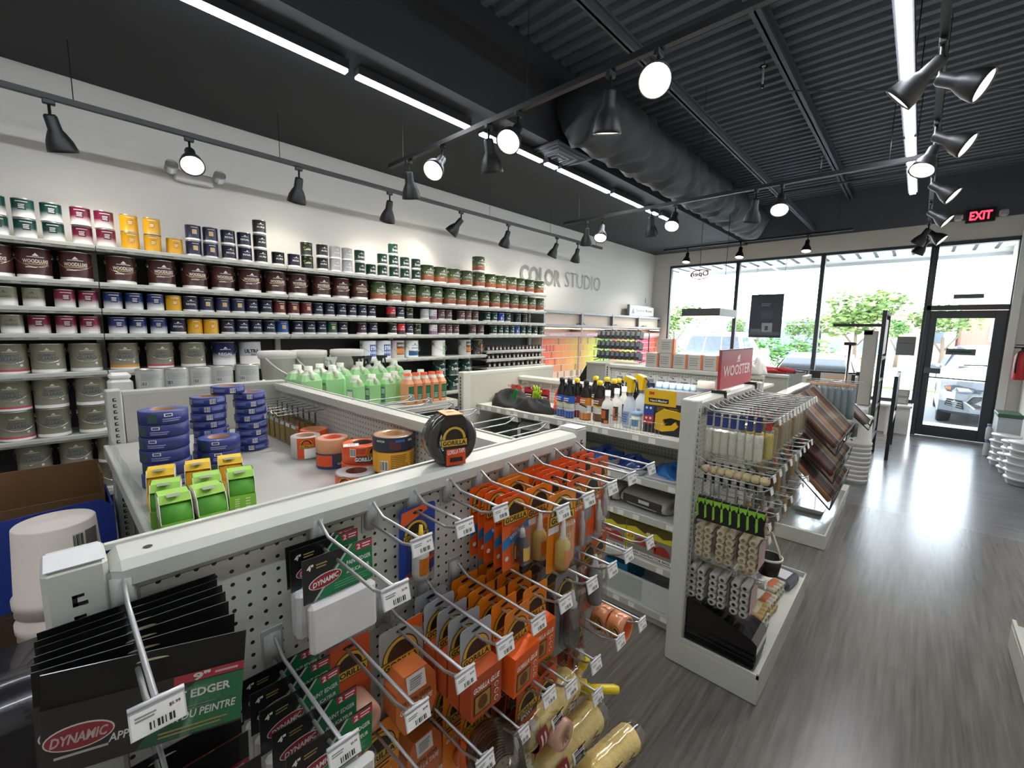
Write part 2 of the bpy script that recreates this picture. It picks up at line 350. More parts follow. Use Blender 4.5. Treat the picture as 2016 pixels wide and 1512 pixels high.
for k in range(4): q = .18-.045*k; mm.tube([(v0.x+sx*q, v0.y+sy*q*1.35, ZS-.035-.006*k) for sx, sy in ((-1, -1), (1, -1), (1, 1), (-1, 1))], .006, M('6b7076', .4), 4, True)
mm.build('louvre_rings', o)
for px, py, lab in ((1503, 140, 'white sprinkler head hanging from the ceiling, nearest the light strips'), (1618, 315, 'white sprinkler head hanging from the ceiling, nearer the front window')):
    c = W(px, py, z=4.15); o = MB().tube([(c.x, c.y, ZC), (c.x, c.y, 4.02)], .009, LGREY, 8).cyl(.035, 4.19, 4.2, WHITE, 14, T(c.x, c.y, 0)).cyl(.015, 4.0, 4.03, CHROME, 8, T(c.x, c.y, 0)).build('sprinkler_head'); tag(o, lab, 'sprinkler', 'ceiling sprinklers')
tag(MB().tube([(1.1, 6.9, 3.98), (-1.2, 5.0, 4.0)], .006, BM).build('ceiling_cable'), 'thin cable crossing under the ribbed deck', 'cable'); tag(MB().tube([(1.1, 8.2, 3.9), (-2.0, 8.3, 3.95)], .015, BM, 8).build('ceiling_conduit'), 'thin dark conduit running across before the front windows', 'conduit')
# linear lights
DIFF = EM('f1f5ff', 20.0, 'light_diffuser'); HOUS = M('202226', .5)
def strip(x, z, ya, yb, lab, w=.045):
    o = thing('light_strip', lab, 'light', (x, (ya+yb)/2, z), 0, 'linear ceiling lights'); h = (yb-ya)/2
    MB().box(-w*.8, w*.8, -h, h, .002, .06, HOUS).build('housing', o)
    MB().box(-w/2, w/2, -h+.004, h-.004, -.012, .002, DIFF).build('diffuser', o)
    MB().tube([(0, 0, .06), (0, 0, max(.08, (ZS if x < -2.8 else ZC)-z-.002))], .004, HOUS, 5).build('hanger', o)
cuts = [(300, -45, 690, 137), (705, 145, 924, 252), (945, 262, 1062, 319), (1070, 322, 1092, 332), (1096, 334, 1192, 380), (1196, 383, 1256, 411), (1263, 415, 1283, 424), (1288, 427, 1318, 441)]
names = ['longest lit white light strip above the paint shelves, nearest', 'second lit white light strip above the paint shelves', 'lit white light strip where the first spotlight track crosses', 'short lit strip end just past the first spotlight track',
         'long lit strip between the two spotlight tracks', 'lit white strip just before the second spotlight track', 'tiny lit strip at the second spotlight track', 'farthest lit white strip above the paint shelves']
ends = [-1.2]
for (a, b, c, e), nm in zip(cuts, names):
    y0 = W(a, b, z=3.42).y if a > 300 else -1.5; y1 = W(c, e, z=3.42).y; strip(-3.03, 3.42, y0+.005, y1-.005, nm)
ys = [-1.0]+[W(px, py, x=-.22).y for px, py in ()]
for i, (y0, y1) in enumerate(((-2.4, 3.85), (3.92, 4.9), (4.96, 5.75), (5.8, 6.85))):  # first strip lengthened unseen behind the camera to brighten the foreground
    strip(-.22, 3.3, y0, y1, 'lit white light strip over the right aisle, %s from the camera' % nth(i), .05)
# track lighting
TRK = M('191a1c', .45); LENS = EM('fff6e6', 14.0, 'lamp_lens'); LENSW = EM('fff6e6', 14.0, 'lamp_lens')
def track(name, p0, p1, lab):
    p0, p1 = Vector(p0), Vector(p1); dv = p1-p0; L = dv.length; a = math.atan2(dv.y, dv.x)
    o = thing('light_track', lab, 'track', p0, a); MB().box(0, L, -.018, .018, 0, .034, TRK).build('rail', o)
    n = max(2, int(L/1.2)); top = (ZS if p0.x < -3.7 and abs(dv.x) < .1 else ZC)
    for k in range(n+1): MB().tube([(L*(k+.15)/(n+.3), 0, .034), (L*(k+.15)/(n+.3), 0, top-p0.z)], .003, TRK, 4).build('hanger_wire', o)
ZT = 3.1
track('wall', (-4.2, -1.2, ZT), (-4.2, W(1185, 487, x=-4.2).y, ZT), 'long black spotlight track hung along the left wall')
track('a', (-3.6, 2.22, ZT), (1.05, 2.22, ZT), 'black spotlight track across the shop, nearest the camera')
track('b', (-3.65, 4.9, ZT), (-.1, 4.9, ZT), 'black spotlight track across the shop in front of the duct end')
track('c', (-4.3, 9.45, 3.45), (-1.0, 9.45, 3.45), 'black spotlight track along the front windows')
track('d', (-.06, 2.4, 3.18), (-.06, 9.2, 3.18), 'black spotlight track beside the right light strip')
def lampmake():
    o = thing('track_spotlight')
    MB().box(-.016, .016, -.03, .03, -.03, 0, TRK, .004).cyl(.008, -.1, -.03, TRK, 8).build('stem', o)
    sh = MB().lathe([(.001, .012), (.026, .012), (.034, 0), (.036, -.075), (.05, -.1), (.068, -.14), (.078, -.185), (.08, -.205), (.074, -.205), (.07, -.185), (.05, -.12)], TRK, 24).build('shade', o); sh.location = (0, 0, -.1)
    MB().lathe([(.001, -.186), (.04, -.192), (.068, -.19)], LENS, 24).lathe([(.068, -.19), (.072, -.199), (.076, -.199), (.0765, -.204)], M('d5d2ca', .3), 24).build('lens', sh)
    return o
lamp0 = [None]; SPOTS = {}; LMESH = []
def lamp(attach, aim, lab, grp, power=26, blend=.6, ang=75):
    if lamp0[0] is None:
        lamp0[0] = lampmake(); o = lamp0[0]; o.location = attach; tag(o, lab, 'spotlight', grp)
    else: o = dup(lamp0[0], lab, attach, 0, grp)
    sh = [k for k in o.children if k.name.startswith('shade')][0]
    sh.rotation_euler = Vector(aim).to_track_quat('-Z', 'Y').to_euler()
    key = (power, ang)
    if key not in SPOTS:
        l = SPOTS[key] = bpy.data.lights.new('spot', 'SPOT'); l.energy = power; l.spot_size = math.radians(ang); l.spot_blend = blend; l.color = (1, .93, .82); l.shadow_soft_size = .05
    lo = bpy.data.objects.new('spot_light', SPOTS[key]); COL.objects.link(lo); lo.parent = sh; lo.location = (0, 0, -.215)
    return o
wl = [((95, 205), (-.3, .25, -1)), ((372, 283), (.75, -.1, -.75)), ((588, 338), (-.45, 0, -1)), ((767, 383), (-.5, .1, -1)), ((908, 412), (-.7, -.5, -1)), ((1001, 440), (-.5, .05, -1)), ((1097, 468), (-.45, -.1, -1)), ((1138, 485), (-.4, .2, -1))]
for i, ((px, py), aim) in enumerate(wl):
    y = W(px, py-8, x=-4.2).y
    lamp((-4.2, y, ZT), aim, 'black spotlight on the left wall track, %s from the camera%s' % (nth(i), ', lens lit towards the camera' if i == 1 else ''), 'wall track spotlights', 4.5, ang=115)
def at_disc(px, py, y=None, x=None, z=None, back=.0): return W(px, py, y=y) if y else (W(px, py, x=x) if x else W(px, py, z=z))
cross = [((805, 345), (-.25, .3, -1), 'dark backed bell spotlight on the near track beside the wall track'), ((870, 308), (.35, -.75, -.75), 'lit spotlight on the near track next to the wall track'),
         ((962, 262), (-.15, .35, -1), 'dark backed spotlight on the near track at the light strip'), ((1020, 232), (.25, -.75, -.75), 'lit spotlight on the near track just right of the light strip'),
         ((1203, 135), (-.2, .25, -1), 'dark backed bell spotlight high on the near track, second from the right'), ((1298, 85), (.35, -.85, -.7), 'brightest lit spotlight on the near track, largest in view')]
for (px, py), aim, lab in cross: p = W(px, py, y=2.22); lamp((p.x, 2.22, ZT), aim, lab, 'near cross track spotlights')
for (px, py), aim, lab in [((1155, 442), (-.2, .3, -1), 'dark backed spotlight on the second track nearest the left wall'), ((1186, 440), (.2, -.5, -.8), 'lit spotlight on the second track nearest the left wall'), ((1283, 418), (-.1, .3, -1), 'dark backed spotlight on the second track by the strip end'),
                           ((1330, 410), (.1, -.6, -.8), 'lit spotlight on the second track by the strip end'), ((1489, 380), (-.2, .3, -1), 'dark backed spotlight on the second track under the duct end'), ((1540, 370), (.1, -.6, -.8), 'lit spotlight at the right end of the second track')]:
    p = W(px, py, y=4.9); lamp((p.x, 4.9, ZT), aim, lab, 'second cross track spotlights')
for (px, py), lab in (((1355, 482), 'lit spotlight above the left front window'), ((1460, 470), 'lit spotlight above the middle front window'), ((1592, 455), 'lit spotlight above the right front window')):
    p = W(px, py, y=9.45); lamp((p.x, 9.45, 3.45), (0, -.3, -1), lab, 'front window spotlights', 45, ang=120)
for i, (y, aim) in enumerate(((3.2, (-.8, .1, -.7)), (3.42, (.95, -.12, -.55)), (4.35, (.9, -.12, -.6)), (4.62, (-.25, -.45, -.8)), (5.7, (.9, -.1, -.75)), (6.9, (.9, -.1, -.75)), (8.0, (-.5, .1, -.9)), (8.15, (.8, -.1, -.75)), (8.9, (-.5, .2, -.9)))):
    lamp((-.06, y, 3.18), aim, 'spotlight on the right aisle track, %s from the camera' % nth(i), 'right aisle spotlights', 22)
# wall lettering and small fittings
LET = M('8b8b88', .5)
m = MB(); m.X = T(XL+.001, 0, 0, PI/2)
a, b = W(1023, 540, x=XL), W(1103, 560, x=XL); m.text('COLOR', (a.y+b.y)/2, 2.595, .29, LET, w=b.y-a.y, bold=.035, d=.012)
a, b = W(1112, 550, x=XL), W(1181, 565, x=XL); m.text('STUDIO', (a.y+b.y)/2, 2.61, .27, LET, w=b.y-a.y, bold=-.012, d=.012)
tag(m.build('wall_lettering'), 'grey COLOR STUDIO lettering on the left wall', 'sign')
o = thing('emergency_light', 'white twin head emergency light on the wall behind the lit spotlight', 'light', (XL, 1.0, 2.95), PI/2)
MB().box(-.14, .14, -.06, 0, -.04, .05, M('d8d8d4', .5), .01).build('case', o)
for s in (-1, 1): MB().cyl(.045, 0, .07, M('d8d8d4', .5), 16, T(s*.17, -.09, .03, rx=1.2)).build('lamp_head', o)
tag(MB().box(-.03, .03, -.02, 0, -.06, .06, WHITE, .004).rect(-.012, .012, -.02, .03, LGREY, .021).build('wall_switch', None, (XL, 9.75, 2.42), PI/2), 'white wall switch plate near the front corner', 'switch')
o = thing('exit_sign', 'red lit EXIT sign with two lamp heads above the door', 'sign', (.5, YF-.03, 3.56))
MB().box(-.16, .16, -.05, 0, -.1, .1, M('1a1a1c', .4), .006).build('case', o)
MB().text('EXIT', 0, 0, .13, EM('ff2a3c', 2.2, 'exit_red'), w=.24, d=.052, bold=.03).build('lettering', o)
for s in (-1, 1): MB().box(s*.24-.05, s*.24+.05, -.08, 0, -.05, .05, M('b9bcc0', .5), .02).build('lamp_head', o)
o = thing('fire_extinguisher', 'red fire extinguisher on the wall right of the door', 'extinguisher', (XR-.085, 9.72, 1.08))
MB().lathe([(.001, 0), (.07, 0), (.075, .02), (.075, .34), (.05, .4), (.025, .42)], RED, 20).build('cylinder', o)
MB().cyl(.02, .42, .47, BLACK, 10).box(-.09, .02, -.012, .012, .46, .48, BLACK).box(-.08, .02, -.012, .012, .5, .515, BLACK).build('valve_handle', o)
MB().tube([(0, -.03, .44), (-.05, -.09, .4), (-.06, -.1, .25), (-.055, -.095, .1)], .011, BLACK, 8).build('hose', o)
MB().box(.05, .083, -.04, .04, .1, .36, GREYD).build('bracket', o)
# ================================================================ outside the glass
GZ = -.12
struct(MB().box(-30, 30, YF+.15, 12.0, -.2, -.02, M('cfccc5', .8, scale=3)), 'sidewalk', 'pale concrete walk outside the front door', 'sidewalk')
struct(MB().box(-40, 40, 12.0, 19.5, -.4, GZ, M('6d6d6d', .9, scale=5)), 'parking_lot', 'bright grey asphalt parking lot in front of the shop', 'ground')
struct(MB().box(-40, 40, 19.5, 22, -.4, GZ+.06, M('7f8f55', .9, scale=2)), 'ground_verge', 'sunlit grass verge behind the parked cars', 'ground')
struct(MB().box(-60, 60, 22, 90, -.4, GZ, M('a5a49f', .9, scale=2)), 'road', 'bleached road beyond the hedges', 'road')
m = MB(); cw = M('dcdcd8', .6, noise=.02)
m.box(-12, 6, YF+.15, 12.95, 3.44, 3.5, cw)
for i in range(60): m.box(-12+.3*i, -12+.3*i+.045, YF+.15, 12.95, 3.42, 3.44, M('44484c', .6))
m.box(-12, 6, 12.9, 13.0, 3.28, 3.6, cw).box(-12, 6, 12.86, 12.9, 3.28, 3.34, M('8f9498', .5))
struct(m, 'canopy', 'white ribbed canopy soffit over the walk outside', 'canopy')
o = MB().box(-.55, .55, -.16, .16, -.05, 0, M('d5d6d6', .5), .01).build('soffit_light', None, (-.6, 11.4, 3.42)); tag(o, 'flat rectangular light fixture under the outside canopy', 'light')
tag(MB().box(-.35, .3, -.2, .2, 0, 1.4, cw, .01).build('canopy_pier', None, (1.5, 12.7, 2.3)), 'white boxed bracket under the canopy right of the door', 'pier')
def bodyloft(prof, hw, fo, tum, n=9):
    """closed side outline (y, z) swept across the width; fo(x) pulls the ends in at the corners"""
    vs = []; K = len(prof); ym = sum(p[0] for p in prof)/K
    for i in range(n):
        u = -1+2*i/(n-1)
        for y, z in prof: vs.append((u*hw*tum(z), y+(fo(u) if y < ym else -fo(u)), z-.02*abs(u)**3*(z > 1)))
    fs = [(i*K+k, i*K+(k+1) % K, (i+1)*K+(k+1) % K, (i+1)*K+k) for i in range(n-1) for k in range(K)]
    return vs, fs+[tuple(range(K))[::-1], tuple((n-1)*K+k for k in range(K))]
def wheel(o, x, y, r=.34):
    w = MB(); X = T(x, y, r, ry=PI/2)
    w.lathe([(.2, -.1), (r-.02, -.11), (r, -.08), (r, .08), (r-.02, .11), (.2, .1)], BLACK, 24, X).cyl(.21, -.09, .09, M('b8babd', .3, .7), 20, X); return w.build('wheel', o)
SILV = M('8c929b', .25, .3, coat=.6); WHP = M('f0f2f4', .3, coat=.5); CARG = M('20262b', .08, spec=.8)
def suv(label, loc, rot, paint, front):
    o = thing('car', label, 'car', loc, rot)
    prof = [(.06, .3), (0, .5), (.02, .72), (.1, .92), (.3, 1.02), (.7, 1.08), (1.1, 1.13), (1.85, 1.56), (2.4, 1.62), (3.4, 1.58), (3.95, 1.12), (4.15, 1.02), (4.2, .7), (4.15, .35), (3.9, .24), (.3, .22)]
    fo = lambda u: .32*abs(u)**3.2
    tum = lambda z: 1 if z < 1.0 else 1-.28*(z-1.0)/.62
    vs, fs = bodyloft(prof, .89, fo, tum); m = MB(); m.add(vs, fs, paint, False); b = m.build('body', o)
    def py(z, q):
        pr = [p for p in (prof[:7] if not q else prof[9:14])]
        pr = sorted(pr, key=lambda p: p[1])
        for (y0, z0), (y1, z1) in zip(pr, pr[1:]):
            if z0 <= z <= z1: return y0+(y1-y0)*(z-z0)/(z1-z0+1e-9)
        return pr[-1][0]
    def patch(mb, pts, mat, d=.012, q=False):
        s = 1 if q else -1
        mb.add([(x, py(z, q)+(-fo(x/.89) if q else fo(x/.89))+s*d, z) for x, z in pts], [tuple(range(len(pts)))], mat)
    def sym(mb, pts, mat, d=.012, q=False):
        patch(mb, pts, mat, d, q); patch(mb, [(-x, z) for x, z in pts[::-1]], mat, d, q)
    # glass
    g = MB()
    for s in (1, -1):
        w0, w1 = .89*tum(1.13), .89*tum(1.5)
        g.add([(s*(w0+.004), 1.35+.1, 1.14), (s*(w0+.004), 3.6, 1.16), (s*(w1+.004), 3.2, 1.5), (s*(w1+.004), 1.95, 1.5)], [(0, 1, 2, 3)], CARG)
    g.add([(-.74, 1.16+.07, 1.17), (.74, 1.16+.07, 1.17), (.62, 1.79, 1.53), (-.62, 1.79, 1.53)], [(0, 1, 2, 3)], M('59646c', .05, spec=.9)); 
    g.add([(-.72, 3.93, 1.16), (.72, 3.93, 1.16), (.6, 3.5, 1.52), (-.6, 3.5, 1.52)], [(3, 2, 1, 0)], CARG)
    g.build('windows', o)
    if front:
        m = MB(); sym(m, [(.3, .72), (.55, .68), (.8, .7), (.84, .8), (.7, .84), (.42, .8)], M('49525c', .12, spec=.8), .02); sym(m, [(.45, .74), (.62, .72), (.66, .79), (.5, .79)], M('cfd6de', .1), .028); sym(m, [(.74, .74), (.82, .76), (.82, .8), (.74, .8)], ORANGE, .026); m.build('headlights', o)
        m = MB(); m2 = M('15171a', .5); patch(m, [(-.44, .7), (.44, .7), (.4, .78), (-.4, .78)], m2, .015); sym(m, [(0, .42), (.36, .42), (.5, .52), (.42, .64), (0, .66)], m2, .015); sym(m, [(.52, .36), (.8, .42), (.78, .56), (.56, .54)], m2, .015); patch(m, [(-.8, .24), (.8, .24), (.8, .33), (-.8, .33)], m2, .012)
        for k in range(3): sym(m, [(.56, .4+.045*k), (.78, .43+.045*k), (.78, .44+.045*k), (.56, .41+.045*k)], GREYD, .02)
        m.build('grilles', o); m = MB(); sym(m, [(0, .665), (.42, .645), (.51, .52), (.37, .405), (0, .405), (0, .385), (.39, .385), (.55, .52), (.44, .665), (0, .69)], CHROME, .022); m.build('chrome_trim', o)
        m = MB()
        for s in (1, -1): m.lathe([(.001, -.07), (.08, -.06), (.11, 0), (.08, .05), (.001, .06)], paint, 12, T(s*1.0, 1.5, 1.14, s=1.1), sx=1.1, sy=.5)
        m.build('mirrors', o); m = MB(); m.tube([(-.55, 1.2, 1.2), (.1, 1.26, 1.23)], .012, BLACK); m.tube([(-.05, 1.2, 1.2), (.6, 1.3, 1.26)], .012, BLACK); m.build('wipers', o)
    else:
        m = MB(); sym(m, [(.6, .8), (.84, .78), (.84, 1.0), (.66, 1.02)], M('9a2c30', .2), .02, True); m.build('tail_lights', o)
        m = MB()
        for s in (1, -1): m.tube([(s*.58, 2.2, 1.6), (s*.58, 2.4, 1.68), (s*.58, 3.1, 1.66), (s*.58, 3.3, 1.58)], .016, M('6c7073', .4))
        m.build('roof_rails', o)
    for x in (.78, -.78):
        for y in (.82, 3.4): wheel(o, x, y)
    return o
suv('silver compact car facing the front door outside', (1.3, 12.35, GZ), 0, SILV, True)
suv('white car parked tail to the window with dark roof rails', (-1.85, 16.4, GZ-.3), PI, WHP, False)
o = thing('pickup_truck', 'white pickup truck parked outside the left window', 'truck', (-4.75, 12.3, GZ)); m = MB()
m.box(-.95, .95, 0, 1.9, .45, 1.1, WHP, .05).box(-.95, .95, 1.9, 4.0, .45, 1.1, WHP, .05).box(-.93, .93, 3.9, 5.4, .45, 1.05, WHP, .1).box(-.9, .9, -.12, 0, .4, .6, CHROME, .02)
m.build('body', o)
vs = [(-.93, 1.95, 1.1), (.93, 1.95, 1.1), (.93, 4.1, 1.1), (-.93, 4.1, 1.1), (-.72, 2.15, 1.78), (.72, 2.15, 1.78), (.72, 3.3, 1.78), (-.72, 3.3, 1.78), (-.62, 2.3, 1.84), (.62, 2.3, 1.84), (.62, 3.2, 1.84), (-.62, 3.2, 1.84)]
cb = MB().add(vs, [(0, 1, 5, 4), (1, 2, 6, 5), (2, 3, 7, 6), (3, 0, 4, 7), (4, 5, 9, 8), (5, 6, 10, 9), (6, 7, 11, 10), (7, 4, 8, 11), (8, 9, 10, 11)], WHP).box(-.12, .12, 2.2, 2.28, 1.78, 1.83, M('c9473f', .4)).build('cab', o)
g = MB(); cg = M('59616a', .08, spec=.8)
for a, b in ((-.86, -.3), (-.27, .27), (.3, .86)):
    f = lambda u, z: (u*(1-.22*(z-1.1)/.68), 1.94+.2*(z-1.1)/.68, z)
    g.add([f(a, 1.15), f(b, 1.15), f(b, 1.7), f(a, 1.7)], [(0, 1, 2, 3)], cg)
for s in (1, -1):
    f = lambda y, z: (s*(.945-.21*(z-1.1)/.68), y, z)
    g.add([f(2.3, 1.18), f(2.95, 1.18), f(2.9, 1.68), f(2.35, 1.68)], [(0, 1, 2, 3)], cg); g.add([f(3.02, 1.18), f(3.85, 1.18), f(3.35, 1.68), f(2.98, 1.68)], [(0, 1, 2, 3)], M('9fb3bd', .06, spec=.8))
g.build('windows', cb); g = MB()
for s in (1, -1): g.box(s*.95, s*1.2, 3.75, 3.83, 1.1, 1.32, WHP, .03)
g.build('mirrors', o)
MB().box(-.94, -.8, -.02, .02, .7, 1.05, M('9a2c30', .2)).box(.8, .94, -.02, .02, .7, 1.05, M('9a2c30', .2)).build('tail_lights', o)
for x in (.82, -.82):
    for y in (.85, 4.4): wheel(o, x, y, .38)
def leafy(mb, c, r, n, mats, s, q, flat=.75):
    for i in range(n):
        a, b = q.random()*2*PI, math.asin(2*q.random()-1); k = q.random()**.35
        p = Vector((c[0]+r*k*math.cos(a)*math.cos(b), c[1]+r*k*math.sin(a)*math.cos(b), c[2]+r*flat*k*math.sin(b)))
        R = Matrix.Rotation(q.random()*6, 4, 'Z') @ Matrix.Rotation(q.random()*3, 4, 'X'); z = s*(.6+.8*q.random())
        mb.add([p+R @ Vector(v)*z for v in ((-.5, 0, 0), (0, -.3, .1), (.5, 0, 0), (0, .3, .1))], [(0, 1, 2, 3)], q.choice(mats))
LF = [M(h, .7, noise=.1) for h in ('5f7a35', '6f8a42', '4f6a2c', '7f9050')]; LF2 = [M(h, .7, noise=.1) for h in ('4f7a33', '5f8c3e', '40682c')]
BARK = M('6e5c4c', .9)
def tree(x, y, h, r, lab, seed, mats=LF, n=900):
    q = random.Random(seed); o = thing('street_tree', lab, 'tree', (x, y, GZ), 0, 'trees across the road'); m = MB()
    for i in range(9): leafy(m, (q.uniform(-.6, .6)*r, q.uniform(-.6, .6)*r, h-r*.55+q.uniform(-.35, .4)*r), r*.5, n//9, mats, r*.16, q)
    m.build('crown', o); m = MB().tube([(0, 0, 0), (.03, 0, h*.3), (-.02, .02, h*.55)], .1, BARK, 8, taper=[.1, .08, .05])
    for s in (1, -1): m.tube([(0, 0, h*.33), (s*r*.4, .1, h*.6)], .04, BARK, 6)
    m.build('trunk', o)
def bush(x0, x1, y, h, lab, seed, mats=LF2):
    q = random.Random(seed); m = MB(); n = max(2, int((x1-x0)/.7))
    for i in range(n+1): leafy(m, (x0+(x1-x0)*i/n-(x0+x1)/2, 0, h*.48), h*.6, 260, mats, h*.14, q, .85)
    o = m.build('hedge', None, ((x0+x1)/2, y, GZ)); tag(o, lab, 'hedge', None)
tree(-10.9, 26, 3.3, 1.5, 'small leafy tree seen at the far left edge of the left window', 3)
tree(-2.3, 27, 3.6, 1.75, 'wide spreading tree in the window beside the front door', 4, n=1300)
tree(.75, 27, 3.2, 1.25, 'young tree seen through the glass front door', 5)
tree(-8.6, 29, 2.6, .9, 'small tree behind the pickup truck cab', 6)
tree(-5.1, 30, 2.7, 1.0, 'light green tree behind the tall clipped hedge', 7)
tree(-.9, 33, 2.6, .8, 'small dark green tree left of the front door', 8, LF2)
bush(-6.0, -3.6, 24.3, 1.65, 'tall bright green hedge right of the hanging poster', 9); bush(-2.9, -1.6, 22.3, .9, 'low green hedge under the spreading tree', 10); bush(-10.9, -9.2, 22.5, 1.1, 'small round hedge at the left window edge', 11)
def building(name, lab, x0, x1, y, z1, mat, wins, roof=None, extra=None):
    o = thing(name, lab, 'building', ((x0+x1)/2, y, GZ)); h = (x1-x0)/2; MB().box(-h, h, 0, 6, 0, z1, mat).box(-h-.1, h+.1, -.1, 6.1, z1, z1+.15, roof or mat).build('walls', o)
    for a, b, c, d in wins: w = MB().box(a, b, -.06, -.01, c, d, M('e8eaec', .4)).build('window', o); MB().box(a+.06, b-.06, -.075, -.06, c+.06, d-.06, M('6f8290', .15)).build('pane', w)
    if extra: extra(o)
def mural(o):
    MB().flat([(-1.9, 2.0), (-1.5, 4.0), (-1.2, 4.0), (-1.15, 2.9), (-.4, 2.6), (.9, 2.9), (2.2, 2.8), (2.2, 2.0)], M('7f97a6', .6), .05).disc(.2, 2.9, .22, .3, WHITE, .06).build('sign_panel', o)
building('shop_building', 'grey blue building with a tall sign panel across the road', -12.2, -5.6, 40, 2.7, M('6a7c8a', .7), [(-2.6, -1.8, .7, 1.7), (-.4, .4, .7, 1.7), (1.4, 2.4, .7, 1.7)], extra=mural)
building('tan_building', 'tan low building behind the spreading tree', -5.2, .2, 38, 3.1, M('a88a70', .7), [(-2.2, -1.4, .6, 1.6), (-.6, .6, .5, 1.6), (1.2, 2.2, .5, 1.6)])
building('white_house', 'white house with dark shutters left of the door', -.6, 1.6, 45, 3.4, M('dcdcd8', .7), [(-.8, -.3, 1.2, 2.2), (.2, .8, 1.2, 2.2)], M('8a5a50', .7))
building('brick_building', 'faded red brick building seen through the door glass', 2.0, 9.5, 42, 3.9, M('a06a5c', .8), [(-2.5, -1.8, 1.5, 2.5), (.4, 1.2, 1.5, 2.5)])
o = MB().tube([(0, 0, 0), (0, 0, 8)], .11, M('8d8579', .8), 8, taper=[.13, .1]).build('utility_pole', None, (-6.25, 25.5, GZ)); tag(o, 'wooden utility pole behind the pickup truck', 'pole')
tag(MB().tube([(-14, 0, 5.3), (-2, 0, 5.0), (9, 0, 5.25)], .02, DGREY, 5).build('power_line', None, (0, 24.5, 0)), 'dark overhead cable crossing the white sky', 'cable')
# ================================================================ wall shelving and paint cans
XS = -4.43
SHZ = (2.25, 1.985, 1.795, 1.61, 1.335, .875, .42)
SNAME = ('top wall shelf', 'second wall shelf down', 'third wall shelf down', 'fourth wall shelf down', 'fifth wall shelf down', 'sixth wall shelf down', 'lowest wall shelf')
BACKD = M('26282a', .6)
def shelf_mesh(y0, y1, z, dep=.38, lip=True, seed=1):
    m = MB(); m.box(XL+.02, XL+.02+dep, y0, y1, z-.022, z, GREYP); m.box(XS-.012, XS, y0, y1, z-.04, z+.006, GREYP, .003)
    q = random.Random(seed); y = y0+.05
    while y < y1-.08: m.box(XS, XS+.0015, y, y+.045, z-.032, z-.002, WHITE); y += q.choice((.1, .12, .16))
    return m
breaks = [-1.0, .3, 1.61, 2.91, 4.215, 5.52]
for i, (a, b) in enumerate(zip(breaks, breaks[1:])):
    o = thing('wall_shelving', ('leftmost wall shelving bay at the photo edge', 'wall shelving bay holding the gold and navy cans', 'wall shelving bay under the third wall spotlight', 'wall shelving bay with green gallon cans and primer buckets', 'rightmost wall shelving bay with the rows of small jars')[i], 'shelving', (0, 0, 0), 0, 'wall shelving bays')
    MB().box(XL, XL+.02, a, b, .02, 2.3, BACKD).build('back_panel', o)
    for y in (a+.012, b-.012): MB().box(XL+.02, XL+.05, y-.012, y+.012, .0, 2.3, GREYP).build('upright', o)
    for j, z in enumerate(SHZ):
        if i == 4 and j == 4: continue
        shelf_mesh(a+.003, b-.003, z, seed=i*9+j).build('shelf', o)
    if i == 4:
        for z in (1.385, 1.265, 1.145): shelf_mesh(a+.003, b-.003, z, seed=int(z*90)).build('shelf', o)
    MB().box(XL+.02, XS-.03, a, b, 0, .12, GREYD).build('kick_plate', o)
RIM = M('b9b9b5', .28, .9); WB = 'f0eee8'
GOLD = M('c9a45a', .4); CREAM = M('d9b98c', .5); BONE = M('e9e6dd', .5)
def quart(stops, deco=None, r=.054, h=.128, lid=RIM):
    k = h/.128; m = MB(); lab = GM(tuple((z*k, c) for z, c in stops), .32)
    m.lathe([(.001, .001), (r*.97, 0), (r*1.01, .003), (r*1.01, .006), (r, .007), (r, h-.006), (r*1.01, h-.005), (r*1.01, h), (r*.95, h+.001), (r*.9, h-.006), (.001, h-.006)], [RIM, RIM, RIM, RIM, lab, lab, lid, lid, lid, lid], 22)
    if deco: deco(m, r, h)
    return m
def gallon(stops, deco=None, r=.087, h=.207, bail=True):
    def mk():
        o = quart(stops, deco, r, h).build('paint_can')
        if bail:
            m = MB()
            for s in (-1, 1): m.cyl(.014, -.004, .006, RIM, 10, T(s*r, 0, h*.78, ry=s*PI/2))
            pts = [(r*1.1*math.cos(a), -abs(math.sin(a))*r*.55-.02*math.sin(a)-(r*.62)*math.sin(a), h*.78-.085*math.sin(a)) for a in [PI*i/16 for i in range(17)]]
            m.tube(pts, .0022, CHROME, 5); m.build('bail_handle', o)
            MB().lathe([(.001, h+.002), (r*.72, h+.002), (r*.76, h-.002), (r*.9, h-.003)], RIM, 22).build('lid', o)
        return o
    return mk
def logo(m, r, z, s=1, c=BONE): m.flat([(-.011*s, z), (.011*s, z), (0, z+.013*s)], c, .0008, wrap=r); m.rect(-.028*s, .028*s, z-.006*s, z-.003*s, c, .0008, r)
def d_block(c):
    def f(m, r, h): m.rect(-.02, .02, h*.42, h*.76, M(c, .4), .0006, r); m.rect(-.03, .03, h*.82, h*.85, BONE, .0006, r); m.lines(-.016, .016, h*.47, h*.72, 3, BONE, .0012, r)
    return f
def d_sq(m, r, h): m.rect(-.016, .016, h*.42, h*.7, CREAM, .0006, r); m.rect(-.024, .024, h*.82, h*.85, BONE, .0006, r); m.lines(-.012, .012, h*.46, h*.66, 2, GOLD, .001, r)
def d_word(w, col=BONE, z=.5, s=1):
    def f(m, r, h): logo(m, r, h*.72, r/.054*.9, col); m.text(w, 0, h*z, h*.12*s, col, w=min(r*1.25, h*.6), wrap=r, bold=.02)
    return f
def d_gold(m, r, h): m.disc(0, h*.55, .02, .024, M('d49a12', .4), .0006, 14, wrap=r); m.lines(-.013, .013, h*.46, h*.64, 2, BONE, .001, r); m.rect(-.026, .026, h*.83, h*.86, BONE, .0006, r)
